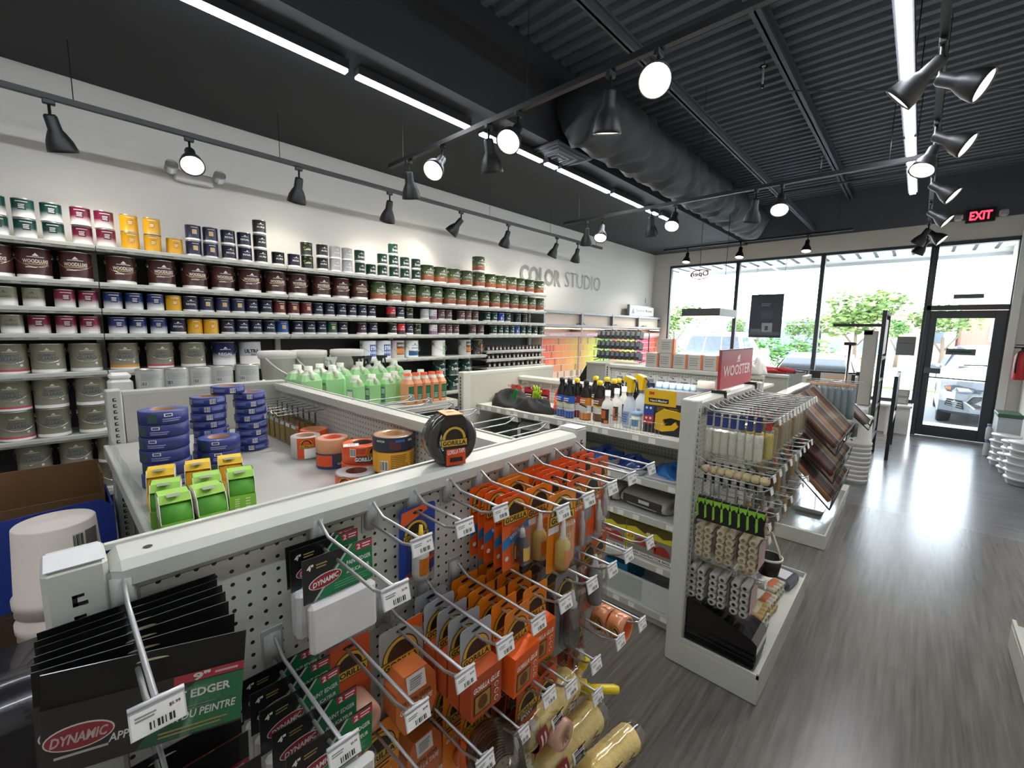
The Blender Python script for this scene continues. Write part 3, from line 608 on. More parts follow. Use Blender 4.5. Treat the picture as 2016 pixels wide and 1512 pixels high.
def d_leaf(m, r, h):
    q = random.Random(4)
    for k in range(9): x, z = q.uniform(-.045, .03), h*q.uniform(.35, .9); m.flat([(x-.012, z), (x, z-.006), (x+.014, z+.004), (x, z+.009)], M('7d9a3a', .5), .0006, wrap=r)
    m.text('AURA', 0, h*.45, h*.1, BONE, wrap=r)
def d_lux(bar):
    def f(m, r, h):
        logo(m, r, h*.74, 1.5); m.text('WOODLUXE', 0, h*.57, h*.12, BONE, w=r*1.5, wrap=r, bold=.03)
        if bar: m.rect(-r*.75, r*.75, h*.46, h*.49, GOLD, .0008, r)
        m.rect(-r*.6, 0, h*.36, h*.385, BONE, .0008, r)
    return f
def d_guard(m, r, h):
    dk = M('55606a', .4); logo(m, r, h*.78, 1.3, M('d8d6c8', .5)); m.text('ELEMENT', 0, h*.62, h*.08, dk, w=r*1.0, wrap=r, bold=.02); m.text('GUARD', 0, h*.5, h*.12, dk, w=r*1.25, wrap=r, bold=.03); m.disc(.05, h*.3, .009, .009, BONE, .0008, 12, wrap=r)
def d_ultra(m, r, h): m.text('ULTRA', 0, h*.6, h*.16, INK, w=r*1.4, wrap=r, bold=.04); m.text('SPEC', .015, h*.44, h*.09, INK, wrap=r)
def grad(c, lo=.016, hi=.07): return ((0, WB), (lo, WB), (hi, c), (.128, c))
def band(c, b=WB, t=.022): return ((0, b), (t, b), (t+.0015, c), (.128, c))
def pool_q(stops, deco=None, **k): return Pool(lambda: quart(stops, deco, **k).build('paint_can'), 'paint can')
def pool_g(stops, deco=None, **k): return Pool(gallon(stops, deco, **k), 'paint can')
C = dict(
 G=(pool_q(grad('1d4741'), d_block('16332f')), 'dark green to white quart can'), m=(pool_q(grad('7a1f3d'), d_block('5a1530')), 'maroon to white quart can'), y=(pool_q(band('dba41b', 'dba41b'), d_gold), 'golden yellow quart can'),
 n=(pool_q(band('262a45'), d_sq), 'navy quart can with a tan square'), r=(pool_q(band('181c33'), d_word('REGAL')), 'dark navy quart can with white lettering'), a=(pool_q(band('17171b'), d_word('AURA')), 'black quart can with pale lettering'),
 l=(pool_q(band('1c2118', '1c2118'), d_leaf), 'black quart can with green leaf print'), g=(pool_q(band('aeb0b1'), d_word('PRIMER', M('e9e9e9', .5))), 'light grey quart can'), b=(pool_q(band('12382f'), d_word('ben', BONE, .45, 1.8)), 'dark green quart can with white bottom'),
 B=(pool_q(grad('1e2f66'), d_block('16224c')), 'blue to white quart can'), s=(pool_q(band('5d2423'), d_sq), 'brick brown quart can with a tan square'), u=(pool_q(band('1d4f8f'), d_sq), 'bright blue quart can with a tan square'),
 e=(pool_q(band('1f5a43'), d_sq), 'green quart can with a tan square'), v=(pool_q(band('5a3f3c'), d_word('STAIN')), 'mauve brown quart can'), k=(pool_q(band('1d211f', '1d211f'), d_word('FLOOR', M('8f9290', .5))), 'plain black quart can'),
 x=(pool_q(band('b3202a', '2a1416', .05), d_word('URETHANE')), 'red and black quart can'), w=(pool_q(band('dad6dc', '8d6a86', .05), d_word('ADVANCE', M('5a4a66', .5))), 'white and purple quart can'), z=(pool_q(band('1f3f9f'), d_word('b', BONE, .4, 3)), 'royal blue quart can with a letter b'), p=(pool_q(band('3a2030'), d_word('AURA')), 'dark plum quart can'), o=(pool_q(grad('7d7c66', .03, .06), d_word('GUARD', M('4b4f4a', .5))), 'olive grey quart can'),
 L=(pool_g(tuple((z*.64, c) for z, c in ((0, WB), (.028, WB), (.03, '3b211f'), (.06, '43241f'), (.09, '5a2f26'), (.2, '3a1f1c'))), d_lux(True)), 'brown wood stain gallon can'),
 N=(pool_g(tuple((z*.64, c) for z, c in ((0, WB), (.024, WB), (.026, '8a452a'), (.075, 'a8603a'), (.085, '5d6b3c'), (.2, '2f4a26'))), d_lux(False)), 'green and rust wood stain gallon can'),
 D=(pool_g(band('87836f', WB, .018), d_guard), 'olive gallon can with white base band'), E=(pool_g(((0, WB), (.014, WB), (.015, 'c8384a'), (.022, 'c8384a'), (.023, '87836f'), (.128, '7d7966')), d_guard), 'olive gallon can with red base band'),
 F=(pool_g(((0, WB), (.014, WB), (.015, 'd9962f'), (.026, 'd9962f'), (.027, '87836f'), (.128, '7d7966')), d_guard), 'olive gallon can with orange base band'), U=(pool_g(grad('1d2650', .03, .07), d_word('REGAL')), 'navy to white gallon can'),
 V=(pool_g(band('c4c8c9', WB, .05), d_ultra, bail=False), 'silver grey gallon can with bold black lettering'), H=(pool_g(band('12382f', '12382f'), d_word('ben', BONE, .42, 1.9)), 'dark green gallon can with bail handle'), P=(pool_g(band('33265e', '33265e'), d_word('REGAL')), 'purple gallon can with bail handle'),
 X=(pool_g(band('d8dde0', 'd8dde0'), lambda m, r, h: (m.rect(-.03, .07, h*.15, h*.8, M('2c52a0', .4), .0006, r), m.text('STIX', .02, h*.6, h*.2, WHITE, w=.085, wrap=r, bold=.03), m.rect(-.03, .07, h*.3, h*.42, M('a9c3e0', .4), .001, r))), 'white and blue primer gallon can'),
 Y=(pool_g(band('b9b7b2', 'b9b7b2'), lambda m, r, h: (m.rect(-.04, .07, h*.2, h*.9, M('4a3b2c', .4), .0006, r), m.rect(-.04, .07, h*.25, h*.55, M('d8812c', .4), .001, r), m.text('COROTECH', .015, h*.72, h*.1, WHITE, w=.09, wrap=r))), 'grey gallon can with an orange label'),
 Z=(pool_g(band('e4e8ea', 'e4e8ea'), lambda m, r, h: (m.rect(-.08, .08, h*.12, h*.4, M('2a5a84', .4), .0006, r), logo(m, r, h*.75, 1.6, M('50687a', .4)), m.text('ADVANCE', 0, h*.56, h*.1, M('39506a', .4), w=.09, wrap=r))), 'white gallon can with a blue wave band'),
 Q=(pool_g(band('e6e8e4', 'e6e8e4'), lambda m, r, h: (m.rect(.0, .09, h*.1, h*.9, M('a9cf9c', .4), .0006, r), m.text('GENNEX', .045, h*.6, h*.08, M('3b5a40', .4), w=.07, wrap=r))), 'white gallon can with a pale green label'),
 S=(pool_g(band('2c2c2a', '2c2c2a'), lambda m, r, h: (m.flat([(-.05, h*.1), (-.02, h*.1), (.01, h*.9), (-.02, h*.9)], YEL, .0006, wrap=r), m.rect(.02, .08, h*.2, h*.7, M('d8812c', .4), .0006, r))), 'black gallon can with a yellow diagonal stripe'))
HH = {k: (.207 if k in 'LNDEFUVHPXYZQS' else .128) for k in C}
def row(si, items, z=None, xoff=.07, sname=None, grp=None):
    z = SHZ[si] if z is None else z; n = len(items)
    ra = [.09 if HH[it[1]] > .15 else .0565 for it in items]; yy = [W(it[0], 600, x=XS-xoff-(.033 if HH[it[1]] > .15 else 0)*.9).y for it in items]
    for _ in range(60):
        for i in range(n-1):
            g = ra[i]+ra[i+1]-(yy[i+1]-yy[i])
            if g > 0: yy[i] -= g/2; yy[i+1] += g/2
    for i, it in enumerate(items):
        px, k = it[0], it[1]; cnt = it[2] if len(it) > 2 else 1
        r = .087 if HH[k] > .15 else .054
        y = yy[i]
        for j in range(cnt):
            pos = '' if cnt == 1 else (', lower' if j == 0 else (', upper' if j == cnt-1 else ', middle'))
            C[k][0]('%s, %s from left on %s%s' % (C[k][1], nth(i), sname or SNAME[si], pos), (XS-xoff-(r-.054)*.9+rnd.uniform(-.008, .008), y+rnd.uniform(-.003, .003)*(j > 0), z+.001+j*(HH[k]+.0015)), PI/2+rnd.uniform(-.12, .12), grp or 'cans on the %s' % (sname or SNAME[si]))
row(0, [(13, 'G', 2), (68, 'G', 2), (122, 'G', 2), (177, 'm', 2), (222, 'm', 2), (268, 'y', 2), (311, 'y', 2), (353, 'y'), (390, 'n', 2), (423, 'n', 2), (457, 'r', 2), (488, 'r', 2), (518, 'a', 3), (552, 'a'), (582, 'r'), (608, 'l', 2), (637, 'a', 2), (662, 'g', 2), (686, 'g', 2),
        (710, 'b', 2), (732, 'b'), (754, 'b', 2), (776, 'b', 3), (798, 'b', 2), (819, 'b', 2)] + [(x, 'N', 2 if x == 941 else 1) for x in (840, 866, 892, 917, 941, 964, 985, 1005, 1022, 1040, 1059)])
row(1, [(x, 'L') for x in (3, 73, 158, 245, 323, 387, 442, 494, 545, 588, 634, 672, 708)]+[(x, 'N') for x in (744, 775, 805, 833, 858, 884, 906, 929, 951, 972, 991, 1010, 1027, 1044, 1061)])
row(2, list(zip((13, 68, 129, 175, 223, 265, 306, 342, 375, 407, 439, 469, 495, 524, 550, 577, 602, 625, 648, 671, 692, 711, 730, 769, 786, 804, 835, 852, 868, 882, 907, 921, 935, 958, 972, 985, 998, 1018, 1031), 'oommBBByrnnnrrsssrrrrrrxrlgwvvvvvbbzbkk')))
row(3, list(zip((19, 73, 126, 173, 228, 268, 309, 347, 381, 412, 446, 474, 501, 528, 554, 584, 608, 632, 651, 673, 711, 732, 771, 788, 804, 820, 852, 868, 882, 896, 930, 946, 971, 983, 995, 1006, 1017, 1028, 1040, 1052, 1064), 'ommmBBBryyrrrrurrrerpraxrlwvvvvvbbbbzbbbl')))
row(4, [(9, 'E'), (79, 'D'), (158, 'D'), (235, 'F'), (307, 'E'), (372, 'D'), (435, 'U'), (487, 'V'), (722, 'X'), (752, 'X'), (780, 'Y'), (809, 'Z'), (862, 'Q'), (914, 'Y'), (938, 'S')])
row(5, [(6, 'E', 2), (75, 'D', 2), (162, 'D', 2), (838, 'P'), (864, 'H', 2), (890, 'H', 2), (915, 'H', 2), (938, 'H')])
row(6, [(30, 'E', 2), (118, 'D', 2), (192, 'D', 2), (870, 'U'), (900, 'U')])
# small sample jars, three short shelves
jar = Pool(lambda: MB().lathe([(.001, 0), (.026, 0), (.028, .004), (.028, .052), (.026, .054), (.027, .054), (.027, .068), (.001, .068)], [M('3a2a28', .3), M('3a2a28', .3), GM(((0, '3a2422'), (.03, '4c302c'), (.06, '3a2422')), .3), M('dddad2', .4), M('17171a', .4), M('17171a', .4), M('17171a', .4)], 16).rect(-.016, .016, .012, .042, M('d9d2c6', .5), .0006, .028).build('sample_jar'), 'jar')
for z, nm, ys, n in ((1.386, 'upper', 4.29, 15), (1.266, 'middle', 4.29, 14), (1.146, 'lower', 4.31, 12)):
    for i in range(n): jar('dark brown sample jar with pale label, %s from the left on the %s jar shelf' % (nth(i), nm), (XS-.05, ys+i*(5.44-ys)/(n-1)+rnd.uniform(-.006, .006), z), PI/2+rnd.uniform(-.2, .2), 'sample jars on the small shelves')
# ================================================================ near island: endcap panel, tape shelf, spine, far panel
def pegmat(base='bdbeb4', oh=0, oz=0, pit=.0254):
    m = bpy.data.materials.new('pegboard'); m.use_nodes = True; t = m.node_tree; b = t.nodes['Principled BSDF']; L = t.links.new; b.inputs['Roughness'].default_value = .5
    co = t.nodes.new('ShaderNodeTexCoord'); s = t.nodes.new('ShaderNodeSeparateXYZ'); L(co.outputs['Object'], s.inputs[0]); out = []
    for ax in ('H', 'Z'):
        if ax == 'H':
            a = t.nodes.new('ShaderNodeMath'); a.operation = 'ADD'; L(s.outputs['X'], a.inputs[0]); L(s.outputs['Y'], a.inputs[1]); src = a.outputs[0]
        else: src = s.outputs['Z']
        o_ = t.nodes.new('ShaderNodeMath'); o_.operation = 'SUBTRACT'; L(src, o_.inputs[0]); o_.inputs[1].default_value = oh if ax == 'H' else oz; d = t.nodes.new('ShaderNodeMath'); d.operation = 'DIVIDE'; L(o_.outputs[0], d.inputs[0]); d.inputs[1].default_value = pit
        f = t.nodes.new('ShaderNodeMath'); f.operation = 'FRACT'; L(d.outputs[0], f.inputs[0]); u = t.nodes.new('ShaderNodeMath'); u.operation = 'SUBTRACT'; L(f.outputs[0], u.inputs[0]); u.inputs[1].default_value = .5
        p = t.nodes.new('ShaderNodeMath'); p.operation = 'MULTIPLY'; L(u.outputs[0], p.inputs[0]); L(u.outputs[0], p.inputs[1]); out.append(p)
    ad = t.nodes.new('ShaderNodeMath'); ad.operation = 'ADD'; L(out[0].outputs[0], ad.inputs[0]); L(out[1].outputs[0], ad.inputs[1])
    lt = t.nodes.new('ShaderNodeMath'); lt.operation = 'LESS_THAN'; L(ad.outputs[0], lt.inputs[0]); lt.inputs[1].default_value = .021
    mx = t.nodes.new('ShaderNodeMixRGB'); L(lt.outputs[0], mx.inputs[0]); mx.inputs[1].default_value = hexc(base); mx.inputs[2].default_value = hexc('14130f'); L(mx.outputs[0], b.inputs['Base Color'])
    return m
PEG = pegmat('c3c4ba', -.80+.2282-.01185, 1.3384-.01185, .0237); PANEL = M('b9b9ae', .5, noise=.03)
def post(o, x, y, zt=1.375, w=.065, ax='y', slots=(1,), label=False):
    """slotted steel upright, slots on the +x face (ax y) or on the -y face (ax x)"""
    m = MB(); h = w/2
    m.box(x-.045, x+.035, y-h, y+h, 0, zt, GREYP, .006) if ax == 'y' else m.box(x-h, x+h, y-.04, y+.04, 0, zt, GREYP, .006)
    z = zt-.05
    while z > .35:
        if ax == 'y': m.box(x+.034, x+.0354, y-.006, y-.001, z-.006, z+.01, INK).box(x+.034, x+.0354, y-.006, y+.009, z-.006, z-.001, INK).box(x+.034, x+.0354, y-.006, y+.006, z+.006, z+.01, INK)
        else: m.box(x-.006, x+.006, y-.0408, y-.039, z-.006, z+.013, INK)
        z -= .03 if ax == 'y' else .0254
    if label: m.box(x-.03, x+.034, y-h*.9, y+h*.9, zt, zt+.0012, M('d3d5d8', .4))
    return m.build('upright', o)
def endcap(lab, x, y0, y1, zt=1.365, peg=True):
    o = thing('display_endcap', lab, 'display stand', (0, 0, 0), 0)
    MB().box(x-.03, x, y0, y1, .1, zt-.05, PEG if peg else PANEL).build('pegboard' if peg else 'panel', o)
    MB().box(x-.072, x+.014, y0, y1, zt-.048, zt, GREYP, .012).box(x-.07, x-.06, y0, y1, zt-.005, zt+.004, GREYP).disc(0, 0, .006, .006, INK, 0, 10, X=Matrix(((0, -1, 0, x-.02), (1, 0, 0, y0+.045), (0, 0, 1, zt+.0008), (0, 0, 0, 1))) @ Matrix.Rotation(-PI/2, 4, 'X')).build('top_rail', o)
    return o
XB = -.80
e = endcap('grey pegboard endcap nearest the camera hung with glue packs', XB, .035, 1.17)
post(e, XB-.03, .002, label=True); post(e, XB-.03, 1.2, label=True)
MB().box(XB-.03, XB+.3, -.03, 1.23, .02, .16, GREYP, .004).build('base_deck', e)
# shelf with tapes
o = thing('tape_shelf', 'grey shelf behind the near pegboard holding blue and orange tape', 'shelf', (0, 0, 0))
MB().box(-2.85, -.875, .17, .945, 1.078, 1.1, M('bcbcb6', .28, noise=.05, scale=8, coat=.3)).box(-2.85, -.875, .15, .17, 1.05, 1.105, GREYP, .003).build('deck', o)
m = MB(); m.add([(-2.82+1.9*i/12, .16+.006*(i % 2), z) for i in range(13) for z in (1.1, 1.19)], [(2*i, 2*i+2, 2*i+3, 2*i+1) for i in range(12)], CLEAR('eef2ee', .16, .1)); m.build('clear_front_guard', o)
# spine
o = thing('gondola_spine', 'long grey pegboard spine behind the tape shelf', 'display stand', (0, 0, 0))
MB().box(-2.84, -.9, .955, .985, .1, 1.3, PEG).build('pegboard', o)
for a, b in ((-2.85, -2.0), (-1.99, -.9)): MB().box(a, b, .93, 1.01, 1.305, 1.345, GREYP, .008).box(a, b, .928, .936, 1.335, 1.35, GREYP).box(a, b, 1.004, 1.012, 1.335, 1.35, GREYP).build('top_rail', o)
MB().box(-2.84, -.9, .75, 1.25, 0, .16, GREYP).build('base_deck', o)
o = thing('end_display', 'plain grey end panel behind the stacks of blue tape', 'display stand', (0, 0, 0))
MB().box(-2.9, -2.87, .24, .99, .1, 1.35, PANEL).box(-2.93, -2.868, .235, 1.0, 1.335, 1.36, GREYP, .004).build('panel', o); post(o, -2.89, .205, 1.37, .06)
# outer shelf with white backed cans, and pails
o = thing('end_shelf', 'grey shelves on the outer side of the far end panel', 'shelf', (0, 0, 0))
MB().box(-3.3, -2.93, .2, .99, 1.19, 1.205, GREYP).box(-3.31, -3.3, .2, .99, 1.17, 1.21, GREYP).build('upper_shelf', o); MB().box(-3.28, -2.95, .2, .99, 0, 1.19, PANEL).build('cabinet', o)
o = thing('pail_cabinet', 'grey cabinet carrying the white lidded pails', 'cabinet', (0, 0, 0)); MB().box(-3.72, -3.1, 1.0, 2.05, .985, 1.0, GREYP).build('top', o); MB().box(-3.7, -3.1, 1.01, 2.05, 0, .985, PANEL).build('body', o)
def backlab(m, r, h): m.rect(-.055, .055, h*.2, h*.85, M('c9cbc9', .5), .0006, r); m.lines(-.05, .05, h*.5, h*.82, 7, M('9a9da0', .5), .001, r, fill=.35); m.barcode(-.052, -.025, h*.24, h*.46, .0012, r)
can2 = Pool(lambda: quart(((0, 'c3c4c0'), (.128, 'cfcfcb')), backlab, .066, .118).build('paint_can'), 'paint can')
for i, (px, py) in enumerate(((298, 757), (349, 757), (394, 753), (435, 748), (487, 743))):
    p = W(px, py, x=-3.13)
    for j in (0, 1): can2('%s silver backed can %s from left behind the grey end panel' % (('lower', 'upper')[j], nth(i)), (-3.13, p.y, 1.206+.12*j), PI/2+rnd.uniform(-.3, .3), 'silver cans behind the end panel')
can2('gold labelled can half hidden beside the white pails', (-3.2, .98-.02, 1.206), PI/2, 'silver cans behind the end panel'); 
o = MB().box(-.05, .05, -.05, .05, 0, .19, M('e6e6e2', .5), .012).box(-.035, .04, -.045, .045, .19, .225, WHITE, .012).build('white_jug', None, (-3.13, .255, 1.206)); tag(o, 'white square jug at the left end above the grey panel', 'jug')
PW = M('e6e3da', .45)
def mkpail():
    o = MB().lathe([(.001, 0), (.098, 0), (.104, .004), (.116, .2), (.128, .205), (.128, .222), (.12, .226)], PW, 28).barcode(-.05, -.01, .05, .09, .002, .106, bg=False).rect(.03, .1, .08, .15, M('8a5a58', .5), .004, .106).lines(-.06, .02, .1, .16, 4, MGREY, .004, .106).build('white_pail')
    MB().lathe([(.001, .25), (.112, .25), (.118, .256), (.13, .254), (.132, .226), (.128, .215)], PW, 28).build('lid', o)
    m = MB(); m.tube([(.13*math.cos(a), -.13*math.sin(a)-.02, .21-.13*math.sin(a)) for a in [PI*i/12 for i in range(13)]], .006, PW, 6); m.build('handle', o); return o
pail = Pool(mkpail, 'pail')
for i, px in enumerate((546, 607, 683)):
    y = W(px, 680, x=-3.4).y
    for j in (0, 1): pail('%s white lidded pail %s behind the green jugs' % (('lower', 'upper')[j], ('at the left', 'in the middle', 'at the right')[i]), (-3.4, y, 1.0+.257*j), PI/2+(.5, .3, -.4)[i], 'white lidded pails')
# jug shelf on the far side of the spine
o = thing('jug_shelf', 'grey shelf carrying the green and orange cleaner jugs', 'shelf', (0, 0, 0)); ZJ = 1.17
MB().box(-3.08, -2.49, 1.02, 2.05, ZJ-.02, ZJ, GREYP).box(-3.08, -2.49, 2.05, 2.065, ZJ-.045, ZJ+.004, GREYP).box(-2.49, -2.475, 1.02, 2.065, ZJ-.05, ZJ+.002, GREYP).build('deck', o)
def mkjug(liq, cap, lab, w=.125, d=.085, h=.25, hand=True):
    def f():
        m = MB(); body = M('dfe3cf', .35, noise=.03); lq = M(liq, .35, noise=.04); z1 = h*.66
        def ring(z, a, b, c=.3): return [(x*a, y*b, z) for x, y in ((-1+c, -1), (1-c, -1), (1, -1+c), (1, 1-c), (1-c, 1), (-1+c, 1), (-1, 1-c), (-1, -1+c))]
        W2, D2 = w/2, d/2; R = [ring(0, W2*.92, D2*.92), ring(.008, W2, D2), ring(h*.3, W2*.99, D2*.99), ring(z1, W2, D2), ring(h*.8, W2*.62, D2*.75), ring(h*.86, .023, .023), ring(h*.9, .021, .021)]
        vs = [(p[0]+(0 if i < 4 else -W2*.0), p[1], p[2]) for i, r in enumerate(R) for p in r]
        for i in range(6):
            fs = [(i*8+k, i*8+(k+1) % 8, i*8+8+(k+1) % 8, i*8+8+k) for k in range(8)]
            if i == 0: lo = len(m.v); m.add(vs, fs+[tuple(range(8))[::-1]], lq, False)
            else: q = m.m_(lq if i < 4 else body); m.f += [tuple(a+lo for a in f) for f in fs]; m.mi += [q]*8; m.sm += [i > 3]*8
        m.rect(-W2*.62, W2*.62, h*.1, h*.58, lab, D2+.001); m.rect(-W2*.55, W2*.55, h*.36, h*.52, M('d8e0c0', .5) if lab is not GREEN2 else M('2f7a4f', .4), D2+.0016); m.lines(-W2*.5, W2*.5, h*.14, h*.32, 4, M('c9d6cf', .5), D2+.0016)
        o = m.build('cleaner_jug')
        MB().cyl(.025, h*.9, h*.99, M(cap, .35), 18).build('cap', o)
        if hand: MB().tube([(W2*.2, 0, h*.86), (W2*.75, 0, h*.84), (W2*.95, 0, h*.7)], .011, body, 8).build('handle', o)
        return o
    return f
GREEN2 = M('1f6a42', .4)
jA = Pool(mkjug('a9dc9f', 'dfe6d0', M('6f9b8a', .45), .12, .135, .275), 'jug'); jB = Pool(mkjug('9fd893', 'dfe6d0', M('5d8f92', .45), .085, .1, .215), 'jug'); jC = Pool(mkjug('f0a678', 'e8501c', GREEN2, .064, .11, .215), 'jug')
for i in range(6): jA('large pale green jug in the back row, %s from the left' % nth(i), (-2.98, 1.12+.145*i, ZJ), .0, 'large green cleaner jugs')
for i in range(2): jA('large pale green jug in front of the back row, %s' % ('left', 'right')[i], (-2.83, 1.13+.155*i, ZJ), .05, 'large green cleaner jugs')
for i in range(3): jB('small pale green jug, %s from the left in the front row' % nth(i), (-2.66, 1.36+.115*i, ZJ), .25, 'small green cleaner jugs')
for i in range(5): jC('orange cleaner jug with green label, %s from the left' % nth(i), (-2.57, 1.69+.07*i, ZJ), PI/2-.05, 'orange cleaner jugs')
for i in range(3): jB('small pale green jug behind the orange ones, %s from the left' % nth(i), (-2.75, 1.7+.115*i, ZJ), .1, 'small green cleaner jugs')
def mktrig(body, head):
    def f():
        o = MB().lathe([(.001, 0), (.04, 0), (.042, .01), (.042, .12), (.03, .17), (.014, .19), (.014, .2)], body, 18).rect(-.03, .03, .03, .11, M('b9c4cc', .5), .001, .042).build('spray_bottle')
        MB().cyl(.017, .195, .22, head, 12).prism([(-.015, .22), (.015, .22), (.02, .24), (.03, .262), (-.05, .262), (-.055, .245), (-.02, .24)], -.014, .014, head).prism([(-.03, .242), (-.042, .24), (-.05, .19), (-.044, .19)], -.007, .007, head).build('trigger', o); return o
    return f
tW = Pool(mktrig(M('dfe0da', .3), M('d9dad4', .35)), 'spray bottle'); tK = Pool(mktrig(M('cfd2cf', .3), M('17181a', .35)), 'spray bottle')
for i, (px, k) in enumerate(((655, tW), (700, tK), (725, tK), (748, tK))):
    y = W(px, 700, x=-3.165).y; k(('white trigger spray bottle behind the green jugs', 'black trigger spray bottle behind the green jugs, leftmost', 'black trigger spray bottle behind the green jugs, middle', 'black trigger spray bottle behind the green jugs, rightmost')[i], (-3.165, y, 1.0+.21), PI/2+(0, 2.6, .3, 2.9)[i], 'spray bottles behind the jugs')
o = MB().box(-3.22, -3.11, 1.3, 2.04, 1.001, 1.209, M('8d8f8b', .6)).build('shelf_riser'); tag(o, 'grey riser box under the trigger sprays', 'riser')
# tape rolls
def roll(side, edge, r, h, core=.038, deco=None, cm=None):
    def f():
        m = MB(); m.lathe([(core, 0), (r-.004, 0), (r, .002), (r, h-.002), (r-.004, h), (core, h), (core, 0)], [edge, side, side, side, edge, cm or M('b98a5e', .7)], 32)
        if deco: deco(m, r, h)
        return m.build('tape_roll')
    return f
BT = M('2a377c', .4, noise=.05); BTE = M('5562a6', .3, noise=.08, coat=.3)
def d_blue(m, r, h):
    for a in (-1.2, .2, 1.6):
        X = Matrix.Rotation(a, 4, 'Z'); m.barcode(-.03, -.008, h*.2, h*.8, .0008, r, X); m.lines(-.002, .05, h*.35, h*.75, 3, M('8f9ccf', .5), .0008, r, X=X)
def d_blue2(m, r, h):
    X = Matrix.Rotation(.0, 4, 'Z'); m.rect(-.025, .0, h*.62, h*.85, WHITE, .0008, r, X).rect(-.022, -.003, h*.67, h*.8, BT, .0012, r, X); m.lines(-.03, .03, h*.2, h*.5, 2, M('9aa6d6', .5), .0008, r, X=X); m.rect(-.075, -.045, h*.15, h*.85, M('31504a', .4), .0008, r, X)
b36 = Pool(roll(BT, BTE, .067, .0345, deco=d_blue), 'tape'); b48 = Pool(roll(BT, BTE, .074, .047, deco=d_blue2), 'tape')
def stack(pool, n, h, x, y, z, lab, grp, rz=PI/2, j=.006):
    for i in range(n): pool('%s, %s from the bottom' % (lab, nth(i)), (x+rnd.uniform(-j, j), y+rnd.uniform(-j, j), z+i*h+.0005), rz+rnd.uniform(-.5, .5), grp)
stack(b36, 8, .035, -2.33, .65, 1.101, 'narrow blue tape roll in the right stack', 'blue painters tape')
stack(b36, 8, .035, -2.3, .475, 1.101, 'narrow blue tape roll in the middle stack', 'blue painters tape')
b36('narrow blue tape roll bridging the tops of two stacks', (-2.33, .56, 1.101+.282), 1.7, 'blue painters tape')
stack(b48, 6, .0475, -2.02, .275, 1.101, 'wide blue tape roll in the left front stack', 'wide blue painters tape', j=.004)
stack(b48, 5, .0475, -2.2, .3, 1.101, 'wide blue tape roll in the stack behind the left one', 'wide blue painters tape', j=.004)
stack(b48, 3, .0475, -2.06, .45, 1.101, 'wide blue tape roll in the short front stack', 'wide blue painters tape', j=.004)
def dome(m, cx, cz, w, wrap=0, d=.0006, band=True, X=None, e=.0006):
    """round-topped badge with a yellow arch and a lettered banner"""
    r = w*.44; n = 14; k = M('2a1c12', .45); yl = M('d9b23c', .4)
    m.flat([(cx+r*1.06*math.cos(PI*i/n), cz+r*1.06*math.sin(PI*i/n)) for i in range(n+1)], INK, d, X, wrap)
    m.flat([(cx+r*math.cos(PI*i/n), cz+r*math.sin(PI*i/n)) for i in range(n+1)], yl, d+e*.5, X, wrap)
    m.flat([(cx+r*.78*math.cos(PI*i/n), cz+r*.82*math.sin(PI*i/n)) for i in range(n+1)], k, d+e, X, wrap)
    h = w*.27; m.rect(cx-w*.5, cx+w*.5, cz-h, cz+.0, INK, d+e*1.5, wrap, X); m.rect(cx-w*.48, cx+w*.48, cz-h*.92, cz-h*.08, yl, d+e*2, wrap, X)
    m.text('GORILLA', cx, cz-h*.5, h*.6, INK, w=w*.88, d=d+e*2.6, wrap=wrap, bold=.03, X=X)
OT = M('e4531f', .4); SILV2 = M('b5b6b4', .3); CLR = M('d99a72', .25, noise=.05)
def tdeco(kind):
    def f(m, r, h):
        for a in (0, PI):
            X = Matrix.Rotation(a, 4, 'Z')
            if kind == 'w': m.rect(-.05, .03, h*.05, h*.98, OT, .0008, r, X); dome(m, -.01, h*.68, .06, r, .001, X=X); m.rect(-.02, .03, h*.05, h*.5, WHITE, .002, r, X)
            if kind == 'o': m.rect(-.02, .1, h*.1, h*.5, M('4a4644', .4), .0008, r, X); m.text('GORILLA TAPE', .03, h*.3, h*.22, WHITE, w=.11, d=.0014, wrap=r, X=X, bold=.03); m.barcode(-.045, -.022, h*.45, h*.9, .001, r, X); dome(m, .05, h*.62, .06, r, .001, X=X); m.lines(-.018, .02, h*.6, h*.92, 5, M('6e2412', .5), .001, r, X=X)
            if kind == 's': m.rect(-.13, -.02, h*.0, h*.96, OT, .0008, r, X); dome(m, -.07, h*.5, .07, r, .001, X=X)
            if kind == 'y': m.rect(-.16, .16, h*.06, h*.96, M('e8a52a', .4), .0008, r, X); m.barcode(-.065, -.035, h*.12, h*.62, .0014, r, X); m.lines(-.025, .04, h*.15, h*.9, 9, M('5a3a1a', .5), .0014, r, fill=.35, X=X); m.lines(.05, .1, h*.2, h*.9, 7, M('5a3a1a', .5), .0014, r, fill=.35, X=X)
            if kind == 'k': m.rect(-.16, .16, h*.05, h*.95, M('23263a', .4), .0008, r, X); m.rect(-.02, .02, h*.15, h*.75, M('5a2a2c', .4), .0014, r, X); m.text('PATCH', -.055, h*.75, h*.14, WHITE, wrap=r, d=.0016, X=X); m.text('SEAL', .06, h*.75, h*.14, WHITE, wrap=r, d=.0016, X=X); m.rect(.0, .035, h*.68, h*.85, M('2c5fb0', .4), .0014, r, X)
            if kind == 'b': m.rect(-.12, .12, h*.03, h*.97, M('33426e', .4), .0008, r, X); m.rect(-.1, -.02, h*.2, h*.95, OT, .0014, r, X); m.rect(-.01, .04, h*.4, h*.97, M('4a4a48', .4), .0014, r, X); m.text('GORILLA', .03, h*.35, h*.14, WHITE, w=.06, wrap=r, d=.002, X=X)
    return f
zt = 1.101
